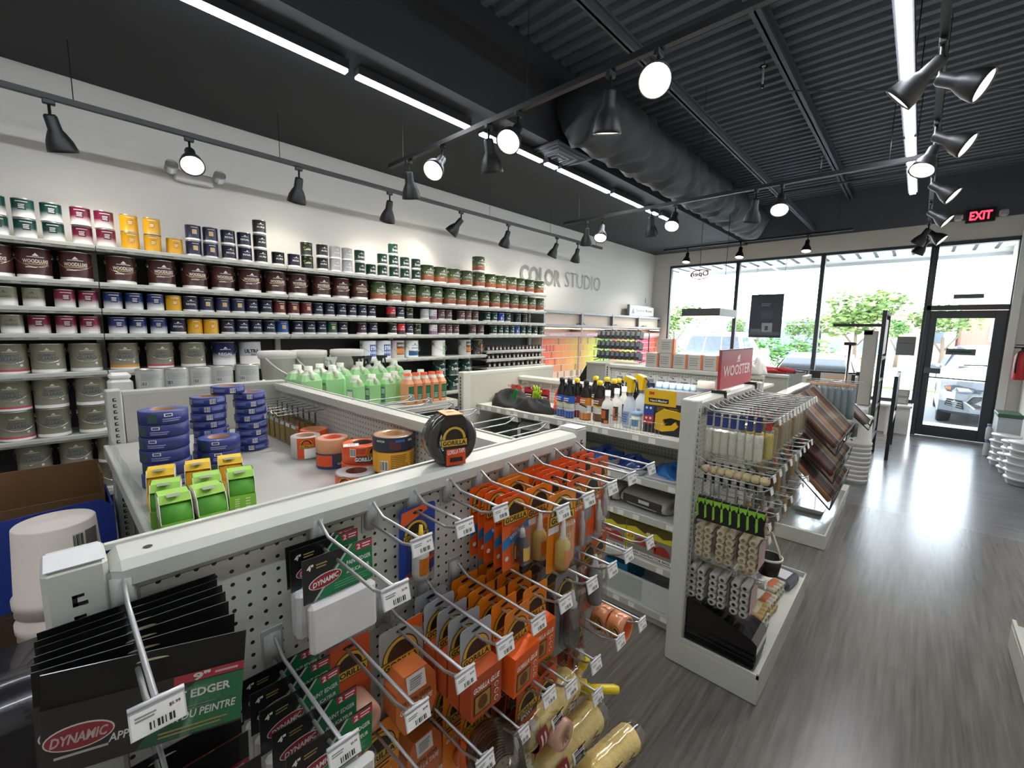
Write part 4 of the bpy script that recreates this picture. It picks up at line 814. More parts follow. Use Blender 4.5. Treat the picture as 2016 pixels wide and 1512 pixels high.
def one(mk, lab, x, y, z, rz=PI/2, grp='orange and silver tape rolls', rot=None, cat='tape'): o = mk(); o.location = (x, y, z); o.rotation_euler = rot or (0, 0, rz); tag(o, lab, cat, grp); return o
CAM = lambda x, y: math.atan2(-y, -x)+PI/2
rr = CAM(-1.6, .8)
one(roll(M('c9c7c2', .35), SILV2, .062, .1, deco=tdeco('w')), 'white and orange tape roll, leftmost of the orange group', -2.02, .78, zt, rr+.3, rot=None)
one(roll(OT, M('e06a3a', .3), .062, .1), 'plain orange tape roll at the back beside the spine', -2.12, .86, zt, rr)
one(roll(M('3a4468', .4), CLR, .066, .062, deco=tdeco('b')), 'blue labelled tape roll under the peach clear roll', -1.81, .81, zt, rr+.3)
one(roll(CLR, M('e0a890', .25), .066, .062, cm=OT), 'clear peach tape roll stacked on the blue labelled roll', -1.81, .812, zt+.063, rr)
one(roll(OT, M('e2622f', .3), .08, .07, deco=tdeco('o')), 'lower of the two large orange tape rolls', -1.585, .83, zt, rr+.15)
one(roll(OT, M('e2622f', .3), .08, .07, deco=tdeco('o'), cm=M('3a1c12', .6)), 'upper of the two large orange tape rolls', -1.585, .833, zt+.071, rr-.1)
o = MB().box(-.028, .028, -.02, .02, 0, .001, WHITE).barcode(-.012, .016, -.012, .012, 0, X=Matrix.Translation((0, 0, .0016)) @ Matrix.Rotation(-PI/2, 4, 'X')).build('price_card', None, (-1.585+.02, .833-.06, zt+.1425), rr); tag(o, 'small white price card lying on the upper orange roll', 'card')
one(roll(M('98999a', .35), SILV2, .076, .065, deco=tdeco('s'), cm=M('7a2c16', .6)), 'silver tape roll with orange label in front', -1.49, .755, zt, rr+.35)
one(roll(M('2c2a28', .35), M('7a7a7e', .3), .075, .064), 'black tape roll at the bottom of the striped stack', -1.42, .87, zt, rr)
one(roll(M('c98a24', .35), M('7a7a7e', .3), .076, .08, deco=tdeco('y')), 'yellow labelled tape roll in the middle of the striped stack', -1.42, .87, zt+.065, rr+.1)
one(roll(M('2a2c40', .35), M('b98f6a', .3, coat=.4), .076, .054, deco=tdeco('k')), 'dark blue labelled tape roll on top of the striped stack', -1.42, .87, zt+.146, rr)
# tape standing on edge on the rail
o = thing('tape_roll', 'black tape roll with orange card standing on the near rail', 'tape', (-.83, .665, 1.365+.064), PI/2-.3)
MB().lathe([(.036, -.03), (.058, -.03), (.064, -.024), (.064, .024), (.058, .03), (.036, .03), (.036, -.03)], M('34332f', .22, noise=.1, coat=.5), 32, T(rx=PI/2)).build('roll', o)
m = MB(); m.flat([(-.022, -.063), (.03, -.06), (.032, .05), (.022, .062), (-.02, .064), (-.034, .045)], M('2b211a', .4), .0315); m.rect(-.02, .03, -.06, -.02, OT, .033); dome(m, 0, .005, .068, d=.0335); m.text('GORILLA TAPE', .004, -.026, .011, WHITE, w=.045, d=.036, rot=.08); m.lines(-.012, .024, -.052, -.04, 1, M('2a1c12', .5), .036, fill=.9); m.build('front_card', o)
MB().box(-.02, .024, -.033, .033, .0635, .0648, ORANGE2).disc(.002, .0, .012, .006, INK, 0, 12, X=Matrix.Translation((0, 0, .0655)) @ Matrix.Rotation(-PI/2, 4, 'X')).build('hang_tab', o)
# boxed rolls
def boxroll(card, card2, tape):
    def f():
        w, d, h = .037, .046, .122; m = MB(); e = M('e9e6da', .6)
        m.box(-w, w, -d, d, 0, h*.42, card).box(-w, w, d-.0015, d, h*.42, h, card2)
        for s in (-1, 1): m.prism([(-d, h*.42), (d, h*.42), (d, h), (-d*.2, h), (-d*.75, h*.8)], -.0008, .0008, e, T(s*(w-.0008), 0, 0, PI/2))
        m.add([(-w, d, h), (w, d, h), (w, -d*.15, h), (-w, -d*.15, h), (-w, -d*.62, h*.85), (w, -d*.62, h*.85)], [(1, 0, 3, 2), (2, 3, 4, 5)], card2)
        X = Matrix.Translation((0, 0, h+.0008)) @ Matrix.Rotation(-PI/2, 4, 'X'); m.rect(-w*.5, w*.35, -d*.7, -d*.1, M('8f9685', .5), 0, X=X)
        m.lines(-w*.6, -w*.2, h*.06, h*.36, 5, M('cfe0a8', .5), d+.0006); m.lines(w*.2, w*.6, h*.06, h*.36, 4, M('cfe0a8', .5), d+.0006)
        o = m.build('boxed_tape'); MB().lathe([(.012, -w+.003), (d*.94, -w+.003), (d*.94, w-.003), (.012, w-.003)], tape, 24, T(0, 0, h*.5, ry=PI/2)).build('roll', o); return o
    return f
gb = Pool(boxroll(M('7fb83a', .5), M('9ccf55', .5), M('4f9a2a', .55)), 'boxed tape'); yb = Pool(boxroll(M('e8b422', .5), M('f0c63a', .5), M('f0a91c', .5)), 'boxed tape')
for x, y, l in ((-1.5, .212, 'green boxed tape in the front row nearest the rail, left'), (-1.5, .293, 'green boxed tape in the front row nearest the rail, right'), (-1.62, .212, 'green boxed tape in the second row, left'), (-1.615, .315, 'green boxed tape in the second row, middle'), (-1.595, .403, 'green boxed tape in the second row, right')):
    gb(l, (x, y, zt), PI/2+rnd.uniform(-.05, .05)+(-.2 if 'second' in l else 0), 'green boxed tapes')
for x, y, l in ((-1.79, .225, 'yellow boxed tape at the left of the back row'), (-1.785, .325, 'yellow boxed tape in the middle of the back row'), (-1.78, .42, 'yellow boxed tape at the right of the back row')): yb(l, (x, y, zt+(.0 if 'left' in l else .0)), PI/2-.2, 'yellow boxed tapes')
# brushes on the spine hooks
BR = M('a08445', .55, noise=.25, scale=200); 
def mkbrush():
    o = MB().prism([(-.008, 0), (.008, 0), (.011, -.05), (.008, -.1), (.025, -.125), (-.025, -.125), (-.008, -.1), (-.011, -.05)], -.006, .006, M('4a3a2a', .5), T(0, 0, -.0, s=.45)).build('paint_brush')
    MB().box(-.027, .027, -.008, .008, -.07, -.05, CHROME, .002).build('ferrule', o); MB().add([(-.026, -.008, -.07), (.026, -.008, -.07), (.026, .008, -.07), (-.026, .008, -.07), (-.027, -.006, -.16), (.027, -.006, -.16), (.027, .006, -.16), (-.027, .006, -.16)], [(0, 1, 5, 4), (1, 2, 6, 5), (2, 3, 7, 6), (3, 0, 4, 7), (4, 5, 6, 7)], BR).build('bristles', o); return o
brush = Pool(mkbrush, 'paint brush')
rodp = Pool(lambda: MB().box(-.012, .012, -.008, 0, -.03, .012, GREYP).tube([(0, -.006, 0), (0, -.23, -.004), (0, -.24, .012)], .0028, CHROME, 6).build('peg_hook'), 'peg hook')
for i in range(8):
    x = -2.72+.075*i; rodp('short chrome hook on the spine behind the blue tape, %s from the left' % nth(i), (x, .955, 1.275), 0, 'spine brush hooks')
    for j in (0, 1): brush('gold bristle brush on spine hook %s from left, %s' % (nth(i), ('rear', 'front')[j]), (x, .9-.1*j, 1.264), 0, 'gold bristle brushes')
# long hooks on the far side of the spine
ROD = M('b9bbbb', .38, .75, noise=.02); BRK = M('a9aba8', .4)
def mkhook(L, tagc=True):
    def f():
        o = thing('peg_hook'); m = MB(); m.box(-.018, .018, -.003, 0, -.06, .016, BRK).lathe([(.0001, -.052), (.014, -.05), (.014, .006), (.0001, .008)], BRK, 14, T(0, -.003, 0), a0=PI, a1=2*PI).build('bracket', o)
        MB().tube([(0, -.012, .004), (0, -.02, .004), (0, -.055, -.014), (0, -L+.003, -.014), (.014, -L, -.014)], .0031, ROD, 7).build('tag_rod', o)
        MB().tube([(-.004, -.012, -.038), (-.004, -L+.05, -.04), (-.004, -L+.02, -.032), (-.012, -L+.002, -.016)], .0029, ROD, 7).build('product_rod', o)
        m = MB(); X = T(0, -L-.004, -.012, rx=-.25, s=.9); m.X = X
        m.box(-.025, .025, -.0012, .0012, -.031, .003, M('d9dadb', .3, coat=.5)).tube([(-.025, -.001, .002), (.025, -.001, .002)], .003, M('c9cbce', .25, coat=.6), 6)
        m.rect(-.0235, .0235, -.03, -.003, WHITE, .002); m.lines(-.02, .0, -.014, -.007, 2, MGREY, .0026); m.text('$5.99', .015, -.01, .004, INK, d=.0026); m.barcode(-.01, .016, -.027, -.017, .0026, bg=False); m.build('price_tag', o); return o
    return f
hk27 = Pool(mkhook(.27), 'peg hook'); hk18 = Pool(mkhook(.18), 'peg hook')
hk50 = Pool(mkhook(.42), 'peg hook')
for i, (x, z) in enumerate(((-2.1, 1.325), (-1.93, 1.325), (-1.74, 1.325), (-1.55, 1.325), (-1.3, 1.325), (-1.12, 1.325))): hk50('long chrome hook reaching back from the spine, %s from the left' % nth(i), (x, .985, z), PI, 'hooks on the back of the spine')
blt = Pool(lambda: MB().box(-.035, .035, -.03, .03, -.24, 0, M('3a44a0', .4), .008).rect(-.02, .02, -.2, -.08, WHITE, .031).build('blue_bottle'), 'bottle')
for i, x in enumerate((-1.9, -1.72)): blt(('blue bottle hanging behind the spine, left', 'blue bottle hanging behind the spine, right')[i], (x, 1.22, 1.2), PI, 'blue bottles behind the spine')
# buckets and cartons at the left
bk = Pool(lambda: MB().lathe([(.001, .3), (.1, .3), (.104, .296), (.116, .06), (.123, .056), (.123, .03), (.118, .026), (.12, .0), (.114, .0), (.098, .29), (.001, .292)], M('e9ddd2', .45, noise=.02), 36).barcode(.02, .05, .22, .27, .003, .108, X=Matrix.Rotation(.15, 4, 'Z')).rect(.055, .1, .2, .27, M('8d8a86', .5), .004, .108, X=Matrix.Rotation(.15, 4, 'Z')).build('white_bucket'), 'bucket')
for i in range(9): bk('upside-down white bucket in the nested stack, %s from the bottom' % nth(i), (-2.14, -.03, .0+.089*i), CAM(-2.1, -.02), 'nested white buckets')
KR = M('7a5a38', .8, noise=.1, scale=12); KRD = M('5d4a34', .8); CB = M('24409c', .6)
o = thing('display_carton', 'blue open display carton behind the white bucket', 'box', (-2.95, -.18, .45))
m = MB(); m.prism([(-.36, 0), (.34, 0), (.34, .37), (.3, .42), (.22, .42), (-.14, .4), (-.16, .46), (-.36, .46)], -.004, .004, CB, T(.2, 0, 0, PI/2)); m.build('front_panel', o); MB().box(-.2, .2, -.36, -.352, 0, .44, CB).box(-.2, .2, .332, .34, 0, .38, CB).box(-.2, .2, -.36, .34, 0, .006, CB).build('side_panels', o)
o = thing('cardboard_box', 'open brown cardboard box inside the blue carton', 'box', (-3.02, -.16, .457)); m = MB(); m.box(-.12, -.114, -.28, .3, 0, .52, KR).box(.114, .12, -.28, .3, 0, .4, KR).box(-.114, .114, -.28, -.274, 0, .46, KRD).box(-.114, .114, .294, .3, 0, .5, KR).box(-.114, .114, -.274, .294, 0, .006, KR); m.build('box_walls', o)
o = MB().box(-.24, .24, -.4, .36, 0, .448, M('584632', .8, noise=.08), .006); X = T(.24, 0, 0, PI/2); o.lines(-.3, -.1, .3, .38, 2, M('b9b0a2', .6), .001, X=X); o = o.build('cardboard_box', None, (-2.95, -.2, 0)); tag(o, 'closed brown carton with pale print under the blue carton', 'box')
# ================================================================ hooks and carded goods on the near pegboard
HOOKS = {}
def hooks(rowname, zc, items):
    for i, (k, y, z, L) in enumerate(items):
        HOOKS[k] = (y, z); (hk18 if L < .2 else hk27)('chrome peg hook with price tag, %s from left, %s row of nearest pegboard' % (nth(i), rowname), (XB, y, z), PI/2, 'peg hooks on the nearest pegboard')
hooks('top', 1.33, [('h1', .047, 1.335, .27), ('h2', .32, 1.335, .25), ('h3', .43, 1.338, .18), ('h4', .53, 1.338, .18), ('h5', .63, 1.338, .18), ('h6', .73, 1.335, .27), ('h7', .83, 1.335, .27), ('h8', .935, 1.335, .27), ('h9', 1.035, 1.335, .27), ('h10', 1.15, 1.335, .27)])
hooks('second', 1.11, [('r2a', .235, 1.145, .27), ('r2b', .355, 1.115, .26), ('r2c', .455, 1.115, .26), ('r2d', .555, 1.12, .27), ('r2e', .655, 1.115, .27), ('r2f', .75, 1.115, .27), ('r2g', .86, 1.11, .27), ('r2h', .955, 1.11, .27), ('r2i', 1.04, 1.115, .27), ('r2j', 1.17, 1.105, .27)])
hooks('third', .9, [('r3a', .385, .945, .27), ('r3b', .505, .905, .27), ('r3c', .61, .885, .27), ('r3d', .7, .915, .27), ('r3e', .785, .88, .27), ('r3h', 1.02, .87, .27), ('r3i', 1.15, .855, .27), ('r3g', .895, .875, .27), ('r3f', .91, .775, .27)])
hooks('lowest', .9, [('r1b', .06, 1.15, .27)])
BLIS = CLEAR('f4f4f2', .14, .08, 'clear_blister')
def rcard(m, w, h, mat, t=.0009, r=.008, top=.014, slot=True):
    pts = []
    for cx, cz, a in ((w/2-r, top-r, 0), (-w/2+r, top-r, PI/2), (-w/2+r, -h+r, PI), (w/2-r, -h+r, 1.5*PI)):
        for k in range(4): pts.append((cx+r*math.cos(a+PI/6*k), cz+r*math.sin(a+PI/6*k)))
    m.prism(pts, -t/2, t/2, mat); m.v[-len(pts)*2:]
    if slot: m.disc(0, 0, .013, .004, INK, t, 12)
    return m
def put(pool, hook, t, lab, grp, dz=-.042, tilt=0, yaw=0, dy=0, roll=0):
    y, z = HOOKS[hook]; return pool(lab, (XB+t, y+dy, z+dz), (tilt, roll, PI/2+yaw), grp)
OG = M('e8601c', .38); OG2 = M('f08a1e', .38); GRC = M('8f9298', .4); BLB = M('2f7fc0', .4); BRN = M('3a2317', .45)
def glue_bottle(o, x, z, liq, s=1, cap='e8e8e4', name='bottle'):
    MB().lathe([(.001, -.075*s), (.017*s, -.073*s), (.019*s, -.06*s), (.019*s, -.012*s), (.012*s, 0), (.007*s, .006*s)], liq, 16, T(x, -.016*s, z)).rect(-.013*s, .013*s, -.06*s, -.02*s, OG2, .0006, .019*s, T(x, -.016*s, z)).build(name, o)
    MB().lathe([(.001, .05*s), (.004*s, .05*s), (.007*s, .008*s), (.009*s, .004*s), (.009*s, -.002*s), (.001, -.002*s)], M(cap, .35), 14, T(x, -.016*s, z)).build('nozzle_cap', o)
def c_pen():
    m = MB(); rcard(m, .088, .165, OG); m.flat([(-.044, -.09), (.044, -.055), (.044, -.08), (-.044, -.115)], BLB, .0008); dome(m, 0, -.03, .08, d=.001); m.text('SUPER GLUE', .004, -.079, .009, WHITE, w=.05, d=.0014, rot=.36, bold=.03)
    m.disc(-.03, -.135, .006, .006, WHITE, .001, 10); o = m.build('glue_card')
    MB().lathe([(.001, -.062), (.015, -.06), (.017, -.045), (.016, -.02), (.009, 0), (.006, .004)], M('2c3038', .3), 14, T(.01, -.014, -.09)).rect(-.012, .012, -.052, -.02, YEL, .0006, .017, T(.01, -.014, -.09)).build('bottle', o); MB().lathe([(.001, .022), (.005, .022), (.008, .002), (.001, .002)], M('dfe4e6', .3), 12, T(.01, -.014, -.09)).build('cap', o)
    MB().box(-.012, .032, -.034, -.0008, -.155, -.06, BLIS, .006).build('blister', o); return o
def c_wood():
    m = MB(); rcard(m, .105, .185, OG2); dome(m, 0, -.04, .095, d=.001); m.rect(-.05, -.012, -.085, -.068, WHITE, .0012); m.text('GORILLA', .025, -.078, .011, WHITE, d=.0016)
    for k in range(3): m.disc(.03, -.11-.022*k, .008, .008, WHITE, .001, 12).disc(.03, -.11-.022*k, .006, .006, OG2, .0014, 12)
    o = m.build('glue_card'); glue_bottle(o, -.012, -.1, M('d9c06a', .3)); MB().box(-.035, .012, -.038, -.0008, -.18, -.045, BLIS, .006).build('blister', o); return o
def c_strip():
    m = MB(); rcard(m, .09, .205, OG); m.rect(-.044, .044, -.204, -.185, GRC, .0008); dome(m, 0, -.045, .082, d=.001); m.text('SUPER GLUE GEL', 0, -.074, .01, WHITE, w=.07, d=.0014, bold=.03); m.rect(-.04, .0, -.13, -.085, GRC, .0008)
    o = m.build('glue_card'); MB().lathe([(.001, -.08), (.008, -.078), (.009, -.02), (.004, 0), (.003, .018), (.001, .018)], M('d9d9d6', .3), 12, T(.022, -.012, -.1)).build('glue_tube', o); MB().box(.008, .036, -.025, -.0008, -.19, -.075, BLIS, .005).build('blister', o); return o
def c_blue():
    m = MB(); rcard(m, .092, .15, BLUE); m.flat([(-.04, .006), (.018, .014), (.026, 0), (-.044, -.03)], OG, .0008); dome(m, -.004, -.048, .066, d=.001); m.flat([(-.044, -.15), (.044, -.11), (.044, -.122), (-.02, -.15)], OG, .0007)
    o = m.build('glue_card'); glue_bottle(o, -.002, -.075, M('e9e7e0', .35), 1, 'e9c53a'); MB().box(-.03, .026, -.036, -.0008, -.158, -.04, BLIS, .006).build('blister', o); return o
def c_box(hdr, body, bcol):
    def f():
        m = MB(); rcard(m, .085, .075, hdr); dome(m, 0, -.05, .08, d=.001); m.flat([(-.042, -.066), (.042, -.066), (.042, -.075), (-.042, -.075)], WHITE, .0009)
        o = m.build('glue_pack'); b = MB(); b.add([(-.042, -.0, -.072), (.042, -.0, -.072), (.042, -.034, -.09), (-.042, -.034, -.09)], [(3, 2, 1, 0)], bcol).lines(-.036, .03, -.014, -.004, 2, INK, 0, X=T(0, -.02, -.073, rx=-1.08))
        b.box(-.042, .042, -.034, 0, -.165, -.0725, body); b.v[-8:]
        b.rect(-.0421, .0421, -.165, -.09, body, .0345); b.text('GORILLA GLUE', .0, -.1, .012, WHITE, w=.072, d=.0352, shear=.2, bold=.03); b.rect(-.035, .012, -.155, -.112, BRN, .035); b.rect(-.032, .009, -.152, -.115, M('a8823a', .4), .0355); b.disc(-.012, -.133, .013, .015, M('6b3a18', .4), .036, 14)
        for k in range(3): b.disc(.027, -.118-.016*k, .006, .006, WHITE, .0355, 10).disc(.027, -.118-.016*k, .0045, .0045, body, .036, 10)
        b.build('carton', o); return o
    return f
def c_epoxy():
    m = MB(); rcard(m, .08, .18, M('c4531f', .4)); dome(m, 0, -.04, .072, d=.001); m.rect(-.038, .038, -.075, -.06, BRN, .0012); m.text('EPOXY', 0, -.067, .01, WHITE, d=.0016); m.lines(-.034, .034, -.178, -.14, 4, M('e9d9c2', .5), .001); o = m.build('glue_card')
    MB().cyl(.009, -.13, -.09, M('8a6a4a', .3), 10, T(-.01, -.012, 0)).cyl(.009, -.13, -.09, M('d9d2c2', .3), 10, T(.01, -.012, 0)).build('syringe', o); MB().box(-.026, .026, -.03, -.0008, -.138, -.078, BLIS, .006).build('blister', o); return o
def c_tape():
    m = MB(); rcard(m, .085, .21, M('d0562a', .4)); dome(m, 0, -.045, .075, d=.001); m.rect(-.04, .04, -.2, -.185, BRN, .001); m.text('GORILLA TAPE', 0, -.192, .008, WHITE, w=.06, d=.0014); o = m.build('tape_card')
    MB().lathe([(.016, -.03), (.034, -.03), (.036, -.026), (.036, .026), (.034, .03), (.016, .03), (.016, -.03)], M('d4a48c', .25, coat=.6), 24, T(.0, -.031, -.125, rx=PI/2)).build('roll', o); m = MB(); m.text('1 IN', 0, -.135, .012, INK, d=.063); m.build('print', o); return o
def c_togo():
    m = MB(); rcard(m, .1, .21, OG2); dome(m, 0, -.05, .09, d=.001); m.flat([(-.049, -.075), (.049, -.068), (.049, -.095), (-.049, -.102)], M('f4a040', .4), .001); m.lines(-.045, .04, -.095, -.076, 2, BRN, .0016); m.text('GORILLA TAPE', -.004, -.115, .01, WHITE, w=.075, d=.0016, shear=.2, bold=.03); m.text('TO-GO', .01, -.128, .009, WHITE, d=.0016, bold=.03); o = m.build('tape_card')
    MB().lathe([(.012, -.014), (.032, -.014), (.034, 0), (.032, .014), (.012, .014), (.012, -.014)], M('c8632a', .3, coat=.4), 20, T(.01, -.016, -.168, rx=PI/2)).build('roll', o); return o
def c_clearpack():
    m = MB(); rcard(m, .105, .215, M('a3a3a1', .4)); m.flat([(-.0, .013), (.051, .013), (.051, -.02), (.03, -.006)], OG, .0008); dome(m, -.004, -.055, .092, d=.001); o = m.build('tape_card')
    w = MB(); pts = [(-.045+.0, -.095), (-.028, -.065), (.028, -.065), (.048, -.095), (.05, -.15), (.03, -.19), (-.03, -.19), (-.048, -.15)]
    w.prism(pts, -.05, -.002, M('d9783f', .35, coat=.5)); w.flat([(-.024, -.067), (.02, -.067), (.024, -.108), (-.02, -.108)], WHITE, .051); w.lines(-.016, .016, -.1, -.074, 5, MGREY, .052); w.text('CRYSTAL CLEAR', 0, -.122, .009, BRN, w=.07, d=.051); w.text('GORILLA TAPE', 0, -.137, .011, WHITE, w=.078, d=.051, shear=.2); w.build('roll_pack', o); return o
def c_bottlecard(col, liq):
    def f():
        m = MB(); rcard(m, .085, .2, M(col, .4), top=.02); dome(m, 0, -.035, .075, d=.001); o = m.build('glue_card'); MB().lathe([(.001, -.17), (.02, -.168), (.022, -.15), (.022, -.085), (.016, -.07), (.008, -.062)], liq, 16, T(0, -.023, 0)).build('bottle', o)
        MB().lathe([(.001, -.02), (.004, -.022), (.009, -.05), (.013, -.055), (.013, -.064), (.001, -.064)], M('e3e6e6', .25), 14, T(0, -.023, 0)).build('nozzle_cap', o); MB().box(-.03, .03, -.05, -.0008, -.178, -.012, BLIS, .008).build('blister', o); return o
    return f
def c_edger(big):
    def f():
        w = .27 if big else .125; h = .2 if big else .058; m = MB(); m.X = Matrix.Diagonal((.7, 1, .6, 1)) if big else Matrix(); K = M('131314', .35, coat=.2); G = M('0f7a45', .35)
        m.prism([(-w/2, .02), (w/2, .02), (w/2, -h), (-w/2, -h)], -.0007, .0007, K)
        if big:
            m.disc(.0, 0, .022, .005, M('d8cfa8', .5), .0009, 14, 0, PI)
            m.flat([(-.02, -h*.99), (w/2, -h*.99), (w/2, -.075), (.06, -.075), (.015, -.13)], M('0d5c36', .35), .0009); m.flat([(.04, -h*.99), (w/2, -h*.99), (w/2, -.075), (.06, -.075)], G, .001)
            m.rect(.03, w/2, -.072, -.052, M('c42f45', .4), .0012); m.text('9"', .07, -.062, .018, WHITE, w=.026, d=.0018, bold=.04); m.lines(.09, .128, -.066, -.058, 1, M('e8c9cc', .5), .0018, fill=.6)
            m.disc(-.09, -.125, .043, .028, WHITE, .0012, 28).disc(-.09, -.125, .041, .025, M('a3242f', .4), .0016, 28); m.text('DYNAMIC', -.09, -.125, .022, WHITE, w=.07, d=.0024, shear=.25, bold=.03); m.lines(-.12, -.05, -.165, -.157, 1, LGREY, .0014, fill=.7)
            m.text('PAINT EDGER', .055, -.1, .02, WHITE, w=.12, d=.002, bold=.03); m.lines(.0, .1, -.14, -.126, 2, MGREY, .0016, fill=.3); m.text('APPLICATEUR DU PEINTRE', .035, -.148, .019, WHITE, w=.18, d=.002, bold=.02, shear=.15)
            m.lines(.01, .12, -.19, -.172, 2, M('b59c5a', .5), .0016, fill=.4)
            o = m.build('edger_pack'); MB().box(-w*.35, w*.35, -.003, -.0024, -h*.6, -.03, CLEAR('ffffff', .08, .06)).build('film', o)
        else:
            m.flat([(-.042, -h*.99), (w/2, -h*.99), (w/2, .019), (.02, .019), (-.02, -.02)], G, .0009); m.flat([(-.047, -h*.99), (-.042, -h*.99), (.025, .02), (.02, .02)], LGREY, .0011); m.rect(.03, w/2, .004, .018, M('c42f45', .4), .0012); m.text('2', .036, .011, .01, WHITE, d=.0018, bold=.04); m.lines(.043, .06, .006, .016, 2, WHITE, .0018)
            m.text('4"', -.05, .004, .01, WHITE, d=.0016, bold=.04); m.lines(-.04, -.02, -.002, .008, 2, M('b59c5a', .5), .0014); m.disc(-.025, -.026, .029, .0125, WHITE, .0014, 24, rot=.12).disc(-.025, -.026, .0275, .0112, M('a3242f', .4), .0018, 24, rot=.12); m.text('DYNAMIC', -.025, -.026, .0095, WHITE, w=.046, d=.0026, shear=.25, bold=.03, rot=.12)
            m.text('PAINT EDGER', .036, -.012, .008, WHITE, w=.046, d=.0016, bold=.02); m.text('APPLICATEUR', .034, -.028, .007, WHITE, w=.044, d=.0016, bold=.02); m.lines(-.01, .058, -.052, -.038, 3, M('6fae88', .5), .0014, fill=.3)
            o = m.build('edger_pack')
            MB().box(-.06, .06, -.02, -.002, -.145, -.056, M('ecebe8', .7, noise=.03), .006).build('pad', o); MB().box(-.062, .062, -.022, .0, -.15, -.05, CLEAR('ffffff', .1, .08), .004).build('film', o)
        return o
    return f
pen = Pool(c_pen, 'glue'); wood = Pool(c_wood, 'glue'); strip_ = Pool(c_strip, 'glue'); blu = Pool(c_blue, 'glue'); gbx = Pool(c_box(M('a6aaaf', .4), M('b5502a', .4), WHITE), 'glue'); obx = Pool(c_box(OG2, OG, M('f0983c', .4)), 'glue')
epx = Pool(c_epoxy, 'glue'); tpc = Pool(c_tape, 'tape'); tgo = Pool(c_togo, 'tape'); cpk = Pool(c_clearpack, 'tape'); bcl = Pool(c_bottlecard('7d7f82', CLEAR('c9cdcc', .2, .1)), 'glue'); bco = Pool(c_bottlecard('c4531f', M('8b8f90', .25)), 'glue'); bigE = Pool(c_edger(True), 'edger pack'); smE = Pool(c_edger(False), 'edger pack')
def many(pool, hook, ts, desc, grp, **k):
    n = len(ts)
    for i, t in enumerate(ts):
        w = 'front one' if i == n-1 else ('rearmost' if i == 0 else '%s from back' % nth(i))
        put(pool, hook, t, '%s, %s' % (desc, w) if n > 1 else desc, grp, tilt=rnd.uniform(-.03, .05)+k.get('tilt', 0), yaw=(k['yaws'][i] if 'yaws' in k else rnd.uniform(-.05, .05)), dy=rnd.uniform(-.003, .003)+k.get('dy', 0), dz=k.get('dz', -.04), roll=k['rolls'][i] if 'rolls' in k else 0)
lin = lambda a, b, n: [a+(b-a)*i/max(1, n-1) for i in range(n)]
many(bigE, 'h1', (.03, .05, .07, .09, .112, .138, .168), 'large black and green nine inch paint edger pack', 'nine inch edger packs', tilt=.05, dy=.008, dz=-.034, yaws=(0, 0, -.03, -.05, -.08, -.14, -.25), rolls=(0, 0, 0, 0, .02, .05, .1))
many(bigE, 'r1b', (.1, .15, .2), 'large black edger pack on the lowest left hook', 'lower nine inch edger packs', tilt=.06)
many(smE, 'h2', (.03, .045, .095), 'small black and green edger pack with white pad', 'four inch edger packs')
many(smE, 'r2a', (.05, .09, .13, .185, .235), 'small black and green edger pack under the white pads', 'lower four inch edger packs', tilt=.05)
many(blu, 'h4', (.03,), 'blue and orange glue pack alone on its hook', 'blue glue pack')
many(pen, 'h6', (.03, .055, .08, .115, .135), 'orange glue pen card with blue stripe', 'orange glue pen cards')
many(wood, 'h7', (.03, .05, .13, .2), 'orange card with a bottle of wood glue', 'wood glue cards')
many(strip_, 'h8', (.02, .045, .07, .095, .17), 'orange super glue card on the eighth top hook', 'super glue cards', dy=-.004)
many(strip_, 'h9', (.03, .05, .07, .1, .155), 'tall orange super glue card on the ninth top hook', 'tall super glue cards')
many(strip_, 'h10', (.03, .06, .11), 'orange super glue card on the last top hook', 'last super glue cards')
many(tpc, 'r2b', (.045,), 'orange tape card hanging below the white pads', 'orange tape card', dz=-.035)
many(cpk, 'r2c', (.07,), 'grey card with a clear orange tape roll pack', 'clear tape pack')
many(gbx, 'r2d', (.04, .075, .115, .155, .195), 'grey headed glue carton', 'grey glue cartons', dz=-.03)
many(obx, 'r2e', (.04, .07, .105, .14, .175, .215), 'orange glue carton on the fifth second-row hook', 'orange glue cartons', dz=-.03)
many(obx, 'r2f', (.035, .065, .1, .14, .19), 'orange glue carton on the sixth second-row hook', 'orange glue cartons behind', dz=-.03)
many(bcl, 'r2g', (.05, .09, .15, .2), 'grey card with clear bottle', 'clear bottle cards')
many(bcl, 'r2h', (.06, .14), 'grey card with clear bottle farther along', 'clear bottle cards farther along')
many(bco, 'r2i', (.04, .09, .15), 'orange card with a silver bottle', 'silver bottle cards')
many(epx, 'r2j', (.05, .08, .11, .14), 'orange epoxy card at the end of the second row', 'epoxy cards in the second row', dy=-.05)
many(tgo, 'r3a', (.05, .09), 'orange carded small tape roll low on the board', 'small carded tape rolls')
many(cpk, 'r3b', (.03,), 'grey card with an orange roll near the board, third row', 'third row tape pack')
many(tgo, 'r3c', (.04, .08), 'orange pack hanging low in the shade of the cartons', 'low orange packs')
many(obx, 'r3c', (.13,), 'orange glue carton on the third hook of the third row', 'low glue cartons')
many(epx, 'r3d', (.1, .14, .18, .215), 'brown and orange epoxy card on the fourth third-row hook', 'epoxy cards in the third row')
many(tpc, 'r3e', (.1, .15, .2), 'orange card with clear tape roll above the yellow rollers', 'clear tape cards')
many(tpc, 'r3g', (.06, .12), 'orange card with clear tape roll near the yellow handle', 'clear tape cards at the right')
many(epx, 'r3h', (.05, .09, .13), 'orange epoxy card on the sixth third-row hook', 'epoxy cards at the right')
o1 = roll(M('d48a60', .25, coat=.6), M('d9a07a', .25), .042, .052, core=.03, cm=OG, deco=lambda m, r, h: (dome(m, 0, h*.55, .05, r, .001)))
